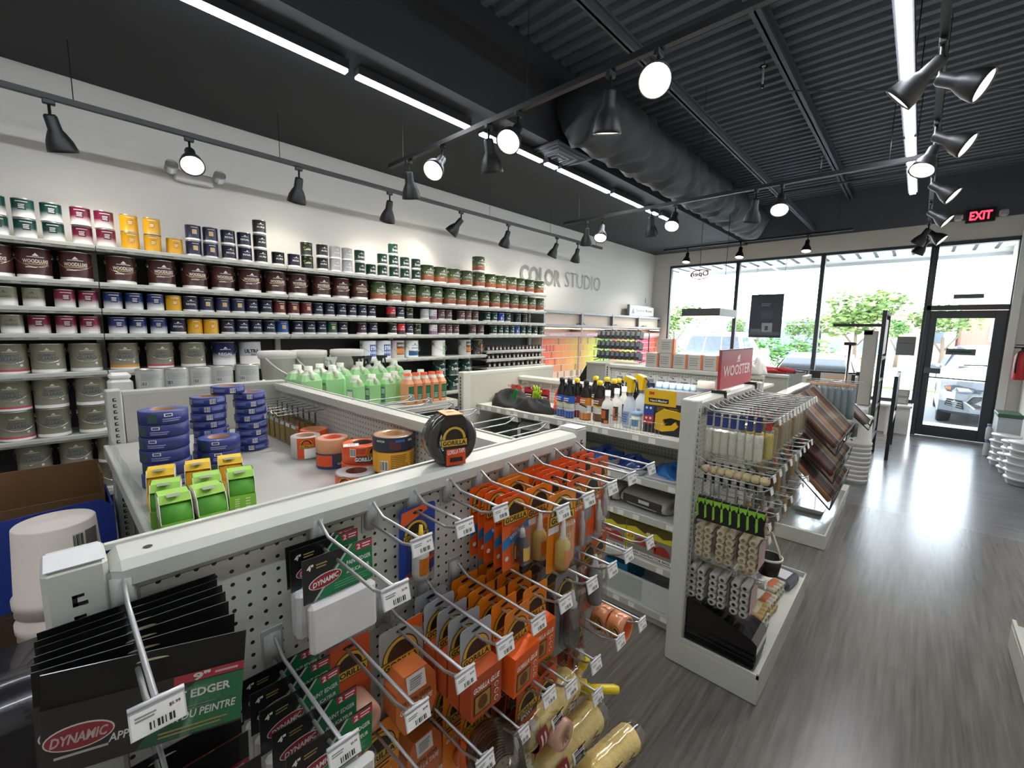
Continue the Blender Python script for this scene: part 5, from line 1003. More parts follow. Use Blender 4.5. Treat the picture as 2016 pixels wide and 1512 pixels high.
for i, t in enumerate((.12, .178)):
    y, z = HOOKS['r3i']; o = o1(); o.location = (XB+t, y, z-.07); o.rotation_euler = (0, PI/2, 0); tag(o, ('clear orange tape roll threaded on its hook, inner', 'clear orange tape roll threaded on its hook, outer')[i], 'tape', 'tape rolls threaded on a hook')
# yellow roller covers in clear bags, caulk gun, cup stack
FL = M('f6e09a', .95, noise=.1, scale=70, bump=.5, sheen=.4)
def mkroller():
    m = MB(); q = random.Random(5); n, k = 40, 26; vs = []; L = .22; R = .04
    for i in range(n+1):
        u = i/n; e = min(1, math.sqrt(max(0, 1-(max(0, abs(u-.5)-.4)/.1)**2))*.5+.5)
        for j in range(k): r = R*e*(1+.05*(q.random()-.5)); vs.append((-L/2+L*u, r*math.cos(2*PI*j/k), r*math.sin(2*PI*j/k)))
    m.add(vs, [(i*k+j, i*k+(j+1) % k, (i+1)*k+(j+1) % k, (i+1)*k+j) for i in range(n) for j in range(k)]+[tuple(range(k))[::-1], tuple(n*k+j for j in range(k))], FL, True)
    o = m.build('roller_cover'); b = MB(); vs = []; n, k = 14, 20
    for i in range(n+1):
        u = i/n; w = 1 if .06 < u < .94 else .8
        for j in range(k): r = (.049+.003*math.sin(j*2.3+i*1.9))*w; vs.append((-.145+.29*u, r*math.cos(2*PI*j/k), r*math.sin(2*PI*j/k)))
    b.add(vs, [(i*k+j, i*k+(j+1) % k, (i+1)*k+(j+1) % k, (i+1)*k+j) for i in range(n) for j in range(k)], CLEAR('fbf7ea', .12, .12, 'clear_bag'), True, T(s=.88)).build('bag', o)
    p = MB(); X = Matrix.Rotation(-PI/2, 4, 'Y')
    p.X = Matrix.Rotation(-.9, 4, 'X') @ Matrix(((0, 0, 1, 0), (1, 0, 0, 0), (0, 1, 0, 0), (0, 0, 0, 1)))
    p.rect(-.06, .04, -.085, -.05, M('7d1f22', .4), .001, .048); p.lines(-.05, .03, -.08, -.055, 2, M('e8cfc8', .5), .002, .048)
    p.text('LAMB', -.02, .0, .03, M('4a2a2a', .5), w=.07, wrap=.048, d=.002, bold=0).text('WEAVE', -.01, .05, .026, M('4a2a2a', .5), w=.08, wrap=.048, d=.002, bold=0).barcode(-.055, -.02, -.035, .005, .002, .048); p.build('print', o); return o
rc = Pool(mkroller, 'roller cover')
for i, ((px, py), xx, yw, l) in enumerate((((1075, 1392), -.6, 0, 'yellow fluffy roller cover at the back, partly behind a tape card'), ((1120, 1455), -.57, .12, 'yellow fluffy roller cover in a clear bag, middle of three'), ((1195, 1492), -.53, .22, 'yellow fluffy roller cover in a clear bag, lowest and nearest the aisle'))):
    p = W(px, py, x=xx); rc(l, p, (0, -.12, PI/2-yw), 'yellow roller covers')
YP = M('e8cc1e', .35)
p = W(1150, 1345, x=-.6); o = thing('caulk_gun', 'bright yellow plastic caulk gun hanging at the end of the pegboard', 'tool', p, YAW)
MB().tube([(-.005, -.02, -.005), (.03, -.03, .01), (.075, -.035, .015), (.088, -.035, .012)], .012, YP, 8, taper=[.014, .012, .012, .01]).build('handle', o); MB().tube([(.01, 0, -.01), (.025, 0, -.045), (.035, 0, -.075)], .01, YP, 8, taper=[.012, .009, .006]).build('trigger', o)
MB().tube([(-.02, 0, .0), (-.02, 0, .03), (-.005, -.01, .065), (.005, -.01, .085)], .01, YP, 8, taper=[.014, .01, .01, .009]).build('frame_arm', o); MB().lathe([(.008, -.02), (.02, -.02), (.022, .0), (.02, .02), (.008, .02)], YP, 14, T(-.012, 0, -.012, ry=PI/2)).build('barrel_ring', o); MB().tube([(-.05, 0, -.012), (.02, .0, -.012)], .003, CHROME).build('rod', o)
p = W(985, 1500, x=-.56); o = MB().lathe([(.001, -.14)]+[(.036+.006*(i % 2)+.0006*i, -.14+.008*i) for i in range(28)]+[(.05, .09), (.045, .1)], CLEAR('b7ada0', .3, .08, 'clear_cups'), 28).build('cup_stack', None, p, (.5, .25, 0)); tag(o, 'stack of clear ribbed plastic cups low beside the yellow rollers', 'cups')
o = MB(); q = random.Random(3); vs = [(.16*math.cos(2*PI*j/16)*(1+.12*math.sin(i*2+j)), .12*math.sin(2*PI*j/16)*(1+.1*math.cos(i*3+j*2)), .04*i) for i in range(10) for j in range(16)]
o.add(vs, [(i*16+j, i*16+(j+1) % 16, i*16+16+(j+1) % 16, i*16+16+j) for i in range(9) for j in range(16)]+[tuple(144+j for j in range(16))], M('1c1a20', .25, coat=.4), True); p = W(20, 1330, x=-1.15); tag(o.build('black_bag', None, (p.x, p.y, p.z-.36), PI/2), 'crumpled black plastic bag at the lower left photo edge', 'bag')
o = MB().box(-.2, .2, -.16, .16, 0, p.z-.365, KRD, .005).build('cardboard_box', None, (p.x, p.y, 0), PI/2); tag(o, 'brown carton standing under the black plastic bag', 'box')
# ================================================================ second island
XB2 = -.765
e = endcap('grey pegboard endcap with the red sign and hanging roller covers', XB2, 2.155, 3.2)
post(e, XB2-.01, 2.122); post(e, XB2-.01, 3.235)
MB().box(-2.48, -.84, 2.785, 2.815, .1, 1.27, PEG).build('spine_panel', e); MB().box(-2.5, -.84, 2.76, 2.84, 1.262, 1.302, GREYP, .008).build('spine_rail', e)
o = thing('base_deck', 'grey base deck of the endcap with roller packs and a black tray', 'display base', (0, 0, 0)); DT = .13
MB().box(-.8, -.385, 2.09, 3.25, 0, DT, GREYP, .004).build('deck', o)
MB().box(-.395, -.385, 2.09, 3.25, DT, DT+.03, GREYP).box(-.8, -.385, 2.09, 2.1, DT, DT+.02, GREYP).box(-.8, -.385, 3.24, 3.25, DT, DT+.03, GREYP).build('lip', o)
o = thing('end_display', 'grey end panel at the left of the glove shelf', 'display stand', (0, 0, 0))
MB().box(-2.53, -2.5, 2.2, 3.25, .1, 1.35, PANEL).box(-2.56, -2.498, 2.19, 3.26, 1.335, 1.365, GREYP, .004).build('panel', o); post(o, -2.515, 2.165, 1.37, .06, 'x')
def shelf2(z, lab, y0=2.285, x0=-2.49, x1=-.845, holes=True):
    o = thing('gondola_shelf', lab, 'shelf', (0, 0, 0), 0, 'shelves of the second island')
    MB().box(x0, x1, y0, 2.76, z-.02, z, M('c9cac3', .35, noise=.03)).build('deck', o); m = MB().box(x0, x1, y0-.012, y0, z-.04, z+.004, GREYP, .002)
    q = random.Random(int(z*100)); x = x0+.05
    while x < x1-.06: m.rect(x, x+.04, z-.034, z-.004, WHITE, 0, X=T(0, y0-.0128, 0)); x += q.choice((.07, .1, .2))
    m.build('price_rail', o)
SZ = (1.11, .86, .64, .37, .09)
for z, l in zip(SZ, ('shelf with gloves, cleaner bottles and the yellow boxed tool', 'shelf with blue wrapped packs below the bottles', 'shelf with two rolled plastic sheets', 'shelf with the yellow contractor bag boxes', 'lowest shelf with a white bin of blue boxes')): shelf2(z, l)
MB().box(-2.48, -.88, 2.3, 2.76, 0, .065, GREYP).build('kick_base', e)
def fence(px0, px1, lab):
    a, b = W(px0, 830, y=2.3).x, W(px1, 850, y=2.3).x; m = MB(); z = 1.115; L = b-a
    for k in range(int(L/.022)+1): m.tube([(a+.022*k, 2.296, z), (a+.022*k, 2.296, z+.075)], .0013, CHROME, 4)
    m.tube([(a, 2.4, z+.075), (a, 2.296, z+.075), (b, 2.296, z+.075), (b, 2.4, z+.075)], .002, CHROME, 5).tube([(a, 2.296, z+.003), (b, 2.296, z+.003)], .002, CHROME, 5)
    tag(m.build('wire_fence'), lab, 'shelf fence', 'wire fences on the bottle shelf')
fence(1092, 1170, 'chrome wire fence in front of the black bottles'); fence(1202, 1305, 'chrome wire fence in front of the boxed tool')
def heap(name, lab, cx, cy, z, sx, sy, sz, mat, seed, cat='gloves', n=26, k=14, rz=0):
    q = random.Random(seed); ph = [q.random()*6 for _ in range(6)]; vs = []
    for i in range(k+1):
        a = PI/2*i/k
        for j in range(n):
            b = 2*PI*j/n; r = math.cos(a)**.6*(1+.14*math.sin(3*b+ph[0])+.1*math.sin(5*b+ph[1])+.05*math.sin(9*b+a*5))
            vs.append((sx*r*math.cos(b), sy*r*math.sin(b), max(0, sz*math.sin(a)*(.75+.25*math.sin(4*b+ph[2]+a*3)+.18*math.sin(2*b+ph[3])))))
    o = MB().add(vs, [(i*n+j, i*n+(j+1) % n, (i+1)*n+(j+1) % n, (i+1)*n+j) for i in range(k) for j in range(n)]+[tuple(range(n))[::-1]], mat, True).build(name, None, (cx, cy, z), rz); tag(o, lab, cat); return o
KG = M('1a1b1d', .8, noise=.2, scale=120)
heap('work_gloves', 'heap of black work gloves at the left end of the shelf', -2.3, 2.45, 1.111, .17, .13, .11, KG, 2); heap('work_gloves', 'pair of black work gloves lying in the middle of the shelf', -1.99, 2.4, 1.111, .16, .09, .09, KG, 9)
def glove(lab, mat, loc, rot, s=1):
    m = MB(); m.lathe([(.001, 0), (.032, 0), (.036, .01), (.034, .06), (.04, .09), (.042, .12), (.03, .14), (.001, .145)], mat, 14, sy=.45)
    o = m.build('work_glove', None, loc, rot); f = MB()
    for i, (x, l, a) in enumerate(((-.03, .055, .28), (-.011, .07, .08), (.009, .068, -.08), (.028, .05, -.25))): f.tube([(x, 0, .125), (x-math.sin(a)*l*.5, -.004, .125+l*.5), (x-math.sin(a)*l, -.014, .125+l)], .009, mat, 8, taper=[.011, .01, .006])
    f.tube([(.036, 0, .06), (.062, -.004, .085), (.07, -.01, .11)], .01, mat, 8, taper=[.013, .011, .007]); f.build('fingers', o); tag(o, lab, 'glove'); o.scale = (s, s, s); return o
glove('bright lime green glove propped among black gloves', M('b6e02a', .6), (-2.1, 2.5, 1.14), (.3, .45, .2), .85); glove('orange red rubber glove beside the blue labelled bottles', M('f0502a', .5), (-1.84, 2.44, 1.115), (-.2, .35, 1.2), .9)
o = MB().flat([(-.06, 0), (.03, .0), (.05, .09), (.03, .1)], M('2f9a4a', .6), .0).prism([(-.06, 0), (.03, .0), (.05, .09), (.03, .1)], 0, .004, M('2f9a4a', .6)).build('green_glove_cuff', None, (-2.22, 2.39, 1.15), .1); tag(o, 'green cloth corner sticking out of the black glove heap', 'glove')
def mkblk(lab, stripe, cap):
    def f():
        o = MB().lathe([(.001, 0), (.036, 0), (.038, .006), (.038, .15), (.034, .175), (.026, .2), (.016, .225), (.015, .245)], [M('1b1a1b', .3)]*2+[GM(((0, lab), (.05, lab), (.052, 'c9cacb'), (.1, 'd6d7d6'), (.102, lab), (.15, lab)), .4)]+[M('1b1a1b', .3)]*4, 18, sx=1.05, sy=.8).flat([(-.03, .1), (.03, .085), (.03, .095), (-.03, .11)], M(stripe, .4), .031).lines(-.024, .02, .112, .14, 2, WHITE, .0315).build('cleaner_bottle')
        MB().lathe([(.017, .235), (.019, .24), (.019, .262), (.001, .268)], M(cap, .4), 14).tube([(.012, 0, .23), (.034, 0, .225), (.036, 0, .17)], .008, M('1b1a1b', .3), 8).build('cap', o); return o
    return f
for i, (px, py, lab, st, cap, d) in enumerate(((1105, 818, '2456a8', 'e8d02a', '1b1a1b', 'black bottle with a blue label, left one'), (1119, 822, '2456a8', 'e8d02a', '1b1a1b', 'black bottle with a blue label, right one'), (1134, 820, '8a2a2c', 'e8c02a', 'e8c82a', 'black bottle with a red label and yellow cap'), (1152, 826, 'c9782a', '2c2c2c', '1b1a1b', 'black bottle with an orange label'), (1178, 828, '6a4426', 'e8c02a', 'e8c82a', 'black bottle with a tan label and yellow cap'), (1206, 822, '7a4a26', 'e8c02a', 'e8c82a', 'black bottle with a brown label, rightmost in front'))):
    p = W(px, py, z=1.111); one(Pool(mkblk(lab, st, cap), 'bottle').make, d, max(-1.9, p.x), max(2.38, min(2.6, p.y)), 1.111, 0, 'black cleaner bottles', cat='bottle')
bb = Pool(mkblk('4a3a2a', 'e8c02a', 'e8c82a'), 'bottle')
for i, x in enumerate((-1.66, -1.57, -1.48, -1.39, -1.31)): bb('yellow capped black bottle in the rear row, %s from left' % nth(i), (x, 2.66, 1.111), 0, 'rear row of black bottles')
wb = Pool(lambda: (lambda o: (MB().cyl(.017, .19, .222, M('ecece8', .4), 14).build('cap', o), o)[1])(MB().lathe([(.001, 0), (.034, 0), (.036, .005), (.036, .12), (.03, .145), (.016, .165), (.015, .2)], M('ecebe6', .35), 18).rect(-.03, .03, .02, .11, M('3a3632', .4), .0006, .036).rect(-.024, .01, .05, .1, M('d8702c', .4), .0012, .036).rect(.0, .024, .022, .04, M('d8702c', .4), .0012, .036).build('white_bottle')), 'bottle')
for px, py, d in ((1194, 838, 'front white bottle with orange and black label'), (1212, 832, 'middle white bottle with orange and black label'), (1226, 826, 'rear white bottle with orange and black label')): p = W(px, py, z=1.111); wb(d, (p.x, min(2.6, p.y), 1.111), 0, 'white bottles with orange labels')
def mkyt():
    o = MB().lathe([(.001, 0), (.04, 0), (.043, .01), (.043, .1), (.036, .15), (.016, .19), (.015, .2)], M('c9d3da', .25, noise=.04), 18).rect(-.03, .03, .02, .1, M('8fa8d0', .4), .0006, .043).lines(-.026, .026, .03, .09, 4, M('4a6ab0', .4), .0012, .043).build('spray_bottle')
    MB().cyl(.019, .195, .215, INK, 12).prism([(-.014, .215), (.016, .215), (.024, .27), (.03, .3), (-.03, .315), (-.05, .305), (-.06, .285), (-.02, .275)], -.016, .016, M('f0c81e', .35)).tube([(.02, 0, .3), (.05, 0, .28), (.06, 0, .22)], .006, M('2a3350', .35), 6).build('trigger', o); return o
yt = Pool(mkyt, 'spray bottle')
for px, py, d in ((1238, 840, 'clear spray bottle with yellow trigger, left'), (1262, 832, 'clear spray bottle with yellow trigger, right')): p = W(px, py, z=1.111); yt(d, (p.x, min(2.58, p.y), 1.111), -.3, 'spray bottles with yellow triggers')
o = MB().lathe([(.001, 0), (.03, 0), (.032, .004), (.032, .08), (.028, .085), (.033, .087), (.033, .105), (.001, .108)], [WHITE]*4+[M('8fb4cf', .4)]*3, 18).rect(-.024, .024, .02, .065, M('5a8ab0', .4), .0006, .032).build('blue_lid_jar', None, (W(1253, 838, y=2.4).x, 2.4, 1.111)); tag(o, 'small white jar with pale blue lid beside the boxed tool', 'jar')
x0, x1 = W(1268, 850, y=2.4).x, -.85; w = x1-x0
o = thing('boxed_tool', 'yellow and black boxed hand masking tool on the shelf end', 'box', ((x0+x1)/2, 2.42, 1.111), .05)
m = MB(); m.box(-w/2, w/2, -.035, .035, 0, .255, M('1f2124', .4)); m.rect(-w/2, w*.12, .165, .255, M('f0c41e', .4), .0358).rect(w*.12, w/2, .18, .255, M('d8d2cc', .4), .0358).flat([(-w*.4, .18), (-w*.02, .18), (-w*.02, .205), (-w*.42, .205)], INK, .0366); m.text('Hand-Masker', -w*.21, .192, .014, WHITE, w=w*.34, d=.0372); m.text('3M', -w*.36, .233, .02, M('d02a2c', .4), d=.0366, bold=.04)
m.rect(-w/2, -w*.3, .1, .16, M('2c4aa0', .4), .0358).rect(-w/2, -w*.3, .05, .1, M('c43a4a', .4), .0358)
for k in range(4): m.disc(-w*.44+w*.08*(k % 2), .145-.06*(k//2)-.0, .007, .007, WHITE, .0366, 12)
for k in range(3): m.lines(-w*.24+w*.24*k, -w*.06+w*.24*k, .13, .158, 3, M('8a7a2a', .5), .0366)
m.build('carton', o); MB().prism([(-w*.25, .03), (-w*.1, .02), (w*.12, .035), (w*.2, .06), (w*.14, .085), (w*.06, .06), (-w*.05, .055), (-w*.1, .09), (w*.05, .105), (w*.3, .095), (w*.42, .08), (w*.4, .1), (w*.2, .14), (-w*.1, .15), (-w*.24, .12)], -.052, -.036, M('e8b81e', .35)).build('yellow_tool', o)
# packs hung on the spine behind the gloves
def pk(c1, c2, w=.1, h=.2): return Pool(lambda: rcard(MB(), w, h, M(c1, .4)).rect(-w*.45, w*.45, -h*.9, -h*.5, M(c2, .4), .001).rect(-w*.4, w*.4, -h*.4, -h*.15, M('2a1c1a', .4), .001).lines(-w*.35, w*.35, -h*.38, -h*.2, 2, M('e0c8c0', .5), .0016).build('tool_pack'), 'tool pack')
pA = pk('c43a2c', 'd8702c', .12); pB = pk('b02a34', '2a2a2c', .1)
for i, (px, p_) in enumerate(((998, pA), (1022, pA), (1048, pB), (1068, pB), (1082, pB))):
    x = W(px, 745, y=2.68).x; rodp('chrome hook on the spine above the gloves, %s from left' % nth(i), (x, 2.785, 1.24), 0, 'hooks above the gloves')
    p_('%s hung above the gloves, %s from left' % (('orange and red pack' if i < 2 else 'red and black pack'), nth(i)), (x, 2.66-.01*i, 1.225), 0, 'packs hung above the gloves')
# lower shelves
BLP = [M(h, .25, noise=.15, coat=.5) for h in ('2a62c4', '24489c', '1f7ad0')]; WP = M('d4d6d8', .3, noise=.1, coat=.4)
for i, (x, y, rz, k) in enumerate(((-1.47, 2.5, .1, 0), (-1.22, 2.45, -.1, 1), (-.98, 2.46, .1, 2))):
    o = heap('wrapped_pack', 'blue wrapped pack on the second shelf, %s from left' % nth(i), x, y, .861, .108, .12, .07, BLP[k], 20+i, 'pack', rz=rz); MB().box(-.12, .12, -.15, -.05, 0, .012, WP, .004).build('white_edge', o)
for i, (x, r, c) in enumerate(((-2.33, .06, '3d5a44'), (-2.03, .07, 'd8d9d6'), (-1.75, .065, 'b9bab8'))):
    o = MB().lathe([(.001, -.13), (r*.9, -.13), (r, -.12), (r, .12), (r*.9, .13), (.001, .13)], M(c, .3, noise=.12, coat=.4), 20, T(0, 0, r, ry=PI/2)).rect(-.09, .09, -.02, .03, M('2a3a2e', .4), .001, X=T(0, -r, r)).build('wrapped_roll', None, (x, 2.45, .861), .15); tag(o, ('green labelled wrapped roll under the black gloves', 'white wrapped roll under the glove shelf', 'clear wrapped roll under the glove shelf')[i], 'roll')
for i, (x, lab) in enumerate(((-1.42, 'flattened roll of plastic sheeting with black label, left'), (-1.1, 'flattened roll of plastic sheeting with black label, right'))):
    o = MB().lathe([(.02, -.15), (.06, -.15), (.065, -.14), (.065, .14), (.06, .15), (.02, .15), (.02, -.15)], M('b9b7a8', .4, noise=.1), 24, T(0, 0, .045, ry=PI/2) @ Matrix.Diagonal((.7, 1.5, 1, 1)), ).build('plastic_roll', None, (x, 2.43, .641), -.1)
    MB().box(-.13, .13, -.0995, -.09, .02, .075, M('26211c', .3, coat=.4), .004).box(-.02, .05, -.1005, -.0994, .045, .065, LGREY).box(-.1, .1, -.1003, -.0994, .026, .03, LGREY).build('label', o); tag(o, lab, 'roll', 'rolls of plastic sheeting')
def mkyel():
    w = .285; m = MB(); m.box(-w/2, w/2, -.1, .1, 0, .2, M('d8cf2a', .4)); m.rect(-w*.48, w*.48, .0, .13, M('8a8780', .4), .1006)
    m.flat([(-w/2, .2), (-w/2, .165), (-w*.3, .175), (-w*.1, .15), (w*.15, .17), (w*.3, .15), (w/2, .165), (w/2, .2)], M('5a4a22', .5), .1006); m.disc(-w*.15, .07, .045, .045, M('a8321f', .4), .1014, 20, 0, PI).disc(w*.28, .05, .05, .055, M('a8321f', .4), .1014, 20, 0, PI)
    m.rect(-w*.5, w*.5, .005, .03, WHITE, .1014); m.text('WOVEN CONTRACTOR BAGS', 0, .0175, .016, M('5a1f1a', .4), w=w*.92, d=.102, bold=.03); m.rect(-w*.5, -w*.32, .06, .14, M('d8cf2a', .4), .1014); m.text('20', -w*.41, .115, .03, M('c43a2c', .4), d=.102, bold=.03); m.rect(w*.02, w*.16, .07, .12, M('a8321f', .4), .1014); m.text('FREE', w*.09, .1, .014, WHITE, d=.102); m.text('42', -w*.02, .155, .018, WHITE, d=.102, bold=.03)
    return m.build('bag_carton')
yc = Pool(mkyel, 'box')
for i, x in enumerate((-1.62, -1.33, -1.04)): yc('yellow carton of woven contractor bags, %s on its shelf' % ('left', 'middle', 'right')[i], (x, 2.41, .371), 0, 'yellow contractor bag cartons')
o = thing('white_bin', 'white open bin holding blue boxes on the lowest shelf', 'bin', (-1.22, 2.45, .091)); m = MB(); w = M('d6d8da', .4)
m.box(-.32, .32, -.15, -.14, 0, .15, w).box(-.32, .32, .14, .15, 0, .15, w).box(-.32, -.31, -.14, .14, 0, .15, w).box(.31, .32, -.14, .14, 0, .15, w).box(-.31, .31, -.14, .14, 0, .008, w); m.build('bin_body', o)
MB().box(-.31, .16, -.1515, -.151, .01, .14, M('b9c0b4', .4)).box(-.12, -.11, -.152, -.1515, .01, .14, WHITE).build('front_label', o)
bx = Pool(lambda: MB().box(-.08, .08, -.12, .12, 0, .16, M('2a86b4', .4), .003).rect(-.07, .07, .02, .09, M('c9c4b0', .4), .1206).build('blue_box'), 'box')
for i, x in enumerate((-1.43, -1.26)): bx(('blue box in the white bin, left', 'blue box in the white bin, right')[i], (x, 2.46, .1), 0, 'blue boxes in the white bin')
# sign on the endcap rail
a, b = W(1413, 772, x=-.8), W(1475, 752, x=-.8); L = b.y-a.y; zt2 = W(1448, 687, x=-.8).z
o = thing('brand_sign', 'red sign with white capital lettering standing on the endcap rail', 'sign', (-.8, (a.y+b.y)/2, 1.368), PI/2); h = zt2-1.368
MB().box(-L/2, L/2, -.008, .008, .012, h, GM(((0, 'c0424c'), (h*.55, 'b0303c'), (h, '8f5a60')), .35), .002).rect(-L/2, L/2, h-.006, h, DGREY, .0085).build('panel', o)  # greyed top of the red panel is a reflection put into its colour
m = MB(); m.text('WOOSTER', 0, h*.47, h*.28, M('e9dcdc', .4), w=L*.86, d=.009, bold=.02); m.flat([(-.02, h*.72), (.03, h*.72), (.03, h*.86), (-.015, h*.8)], M('e9dcdc', .4), .009).rect(-.03, .035, h*.67, h*.7, M('e9dcdc', .4), .009); m.build('lettering', o)
for s in (-.55, .45): MB().box(s*L-.015, s*L+.015, -.05, .02, -.002, .014, BLACK).box(s*L-.012, s*L+.012, -.055, -.047, -.03, .005, BLACK).build('clip', o)
o = MB().lathe([(.03, 0), (.05, 0), (.05, .09), (.03, .09), (.03, 0)], GM(((0, 'e0dccb'), (.03, 'e0dccb'), (.035, '9aa3b4'), (.05, '9aa3b4'), (.055, 'e6e2d2'), (.09, 'e6e2d2')), .4), 22).build('tape_roll', None, (-.93, 2.48, 1.34-.0)); o.location = (-.95, 2.8, 1.303); tag(o, 'cream and grey tape roll standing on the spine rail behind the sign', 'tape')
ws = Pool(lambda: MB().lathe([(.001, 0), (.022, 0), (.022, .03), (.022, .03), (.022, .06), (.001, .062)], [WHITE, M('7fb0cf', .4), M('7fb0cf', .4), M('cfe0ea', .4), M('cfe0ea', .4)], 14).build('small_tub'), 'tub')
for i in range(6): ws('small blue and white tub on the spine rail, %s from left' % nth(i), (-1.25+.046*i, 2.8, 1.303), 0, 'small tubs on the spine rail')
# hooks of the sign endcap and the goods on them
hk33 = Pool(mkhook(.34), 'peg hook')
RN = [('top', 1.335, 13), ('second', 1.07, 9), ('third', .84, 7)]
for rn, z, n in RN:
    for i in range(n): hk33('chrome hook, %s from left in the %s row of the red sign endcap' % (nth(i), rn), (XB2, 2.2+(3.13-2.2)*i/(n-1), z), PI/2, '%s row hooks of the sign endcap' % rn)
def mini(col, cardc):
    def f():
        o = rcard(MB(), .026, .055, M(cardc, .4), top=.012, r=.004).build('roller_pack'); MB().lathe([(.006, -.185), (.017, -.183), (.019, -.175), (.019, -.075), (.017, -.064), (.006, -.062)], M(col, .9, noise=.15, scale=150, bump=.5), 14, T(0, -.021, 0)).build('roller', o); MB().box(-.024, .024, -.045, .0, -.21, -.06, CLEAR('fbfbf6', .1, .1), .008).build('bag', o); return o
    return f
mW = Pool(mini('ece9de', '2c3f7a'), 'mini roller'); mY = Pool(mini('e0cd6c', 'b8382c'), 'mini roller'); mT = Pool(mini('b98f5e', 'a8322c'), 'mini roller'); mD = Pool(mini('6a5a48', '3a3a3c'), 'mini roller'); mG = Pool(mini('9aa5a0', '5a6a74'), 'mini roller')
for i in range(7): mW('white mini roller with blue card, %s from the board on the nearest hook' % nth(i), (XB2+.05+.036*i, 2.2, 1.3), PI/2-1.15, 'white mini rollers')
for i in range(3): mY('yellow mini roller, %s from the board beside the white ones' % nth(i), (XB2+.21+.04*i, 2.28, 1.3), PI/2-1.15, 'yellow mini rollers')
for h in range(2, 13):
    y = 2.2+(3.13-2.2)*h/12
    for j, t in enumerate((.15, .26)): (mT, mD, mT, mG)[(h+j) % 4]('bagged roller cover on top row hook %s, %s' % (nth(h), ('inner', 'outer')[j]), (XB2+t, y, 1.3), PI/2-.2, 'bagged rollers on the top row')
for h in range(3, 9):
    y = 2.2+(3.13-2.2)*h/8
    for j, t in enumerate((.14, .25)): (mG, mD, mT)[(h+j) % 3]('bagged roller cover on second row hook %s, %s' % (nth(h), ('inner', 'outer')[j]), (XB2+t, y, 1.035), PI/2-.2, 'bagged rollers on the second row')
for h in range(2, 7):
    y = 2.2+(3.13-2.2)*h/6
    for j, t in enumerate((.12, .24)): (mT, mD, mG)[(h+j) % 3]('bagged roller cover on third row hook %s, %s' % (nth(h), ('inner', 'outer')[j]), (XB2+t, y, .8), PI/2-.2, 'bagged rollers on the third row')
def mkknob():
    o = MB().tube([(0, .01, .01), (0, .01, -.06), (0, .01, -.1)], .008, BLACK, 8, taper=[.006, .008, .007]).build('round_brush'); MB().lathe([(.001, -.03), (.016, -.026), (.022, 0), (.016, .02), (.001, .024)], M('d8c49a', .6), 16, T(0, 0, -.03, rx=PI/2)).build('knob', o); return o
kn = Pool(mkknob, 'brush')
def mkscr():
    o = MB().box(-.004, .004, -.003, .003, -.1, 0, M('8d8f90', .35, .6)).build('scraper'); MB().prism([(-.015, -.09), (.015, -.09), (.02, -.13), (.014, -.17), (.02, -.21), (-.02, -.21), (-.014, -.17), (-.02, -.13)], -.012, .012, BLACK).build('handle', o); MB().prism([(-.018, -.1), (.018, -.1), (.013, -.13), (.0, -.115), (-.013, -.13)], -.014, .014, M('8cc83a', .4)).prism([(-.021, -.13), (-.012, -.13), (-.008, -.19), (-.018, -.2)], -.013, .013, M('8cc83a', .4)).build('green_grip', o); return o
sc = Pool(mkscr, 'scraper')
for i in range(8):
    x = XB2+.045+.038*i; kn('brush with round beige end, %s from the board' % nth(i), (x, 2.2, 1.055), 0, 'round ended brushes'); sc('black and green handled scraper, %s from the board' % nth(i), (x+.005, 2.17, .985), .1, 'green handled scrapers')
hk33('chrome hook carrying the green handled scrapers', (XB2, 2.17, 1.02), PI/2, 'lower hooks of the sign endcap'); hk33('chrome hook carrying the upper roller packs', (XB2, 2.22, .77), PI/2, 'lower hooks of the sign endcap'); hk33('chrome hook carrying the lower roller packs', (XB2, 2.22, .55), PI/2, 'lower hooks of the sign endcap')
def mkpack(col, hol):
    def f():
        m = MB(); c = M(col, .9, noise=.12, scale=120, bump=.4); hm = M(hol, .7)
        for a in range(2):
            for b in range(5): m.lathe([(.009, -.07), (.017, -.07), (.019, -.065), (.019, .065), (.017, .07), (.009, .07)], c, 14, T(-.021+.042*a, .07, -.03-.033*b, rx=PI/2)).lathe([(.0001, -.0), (.008, -.0)], hm, 10, T(-.021+.042*a, .0, -.03-.033*b, rx=PI/2))
        o = m.build('roller_multipack'); MB().box(-.046, .046, -.003, .145, -.19, .0, CLEAR('fbfbfa', .12, .08), .008).build('film', o); MB().box(.0465, .047, .01, .13, -.16, -.03, M('c9a8a4', .4)).build('label', o); return o
    return f
m1 = Pool(mkpack('d8c7a4', '8f7c5c'), 'roller pack'); m2 = Pool(mkpack('d6d2ca', '1a1816'), 'roller pack')
for i in range(3): m1('tan pack of ten small rollers, %s from the board' % nth(i), (XB2+.075+.1*i, 2.15, .765), 0, 'tan roller multipacks'); 
for i in range(3): m2('white pack of ten small rollers with dark cores, %s from the board' % nth(i), (XB2+.06+.1*i, 2.14, .54), 0, 'white roller multipacks')
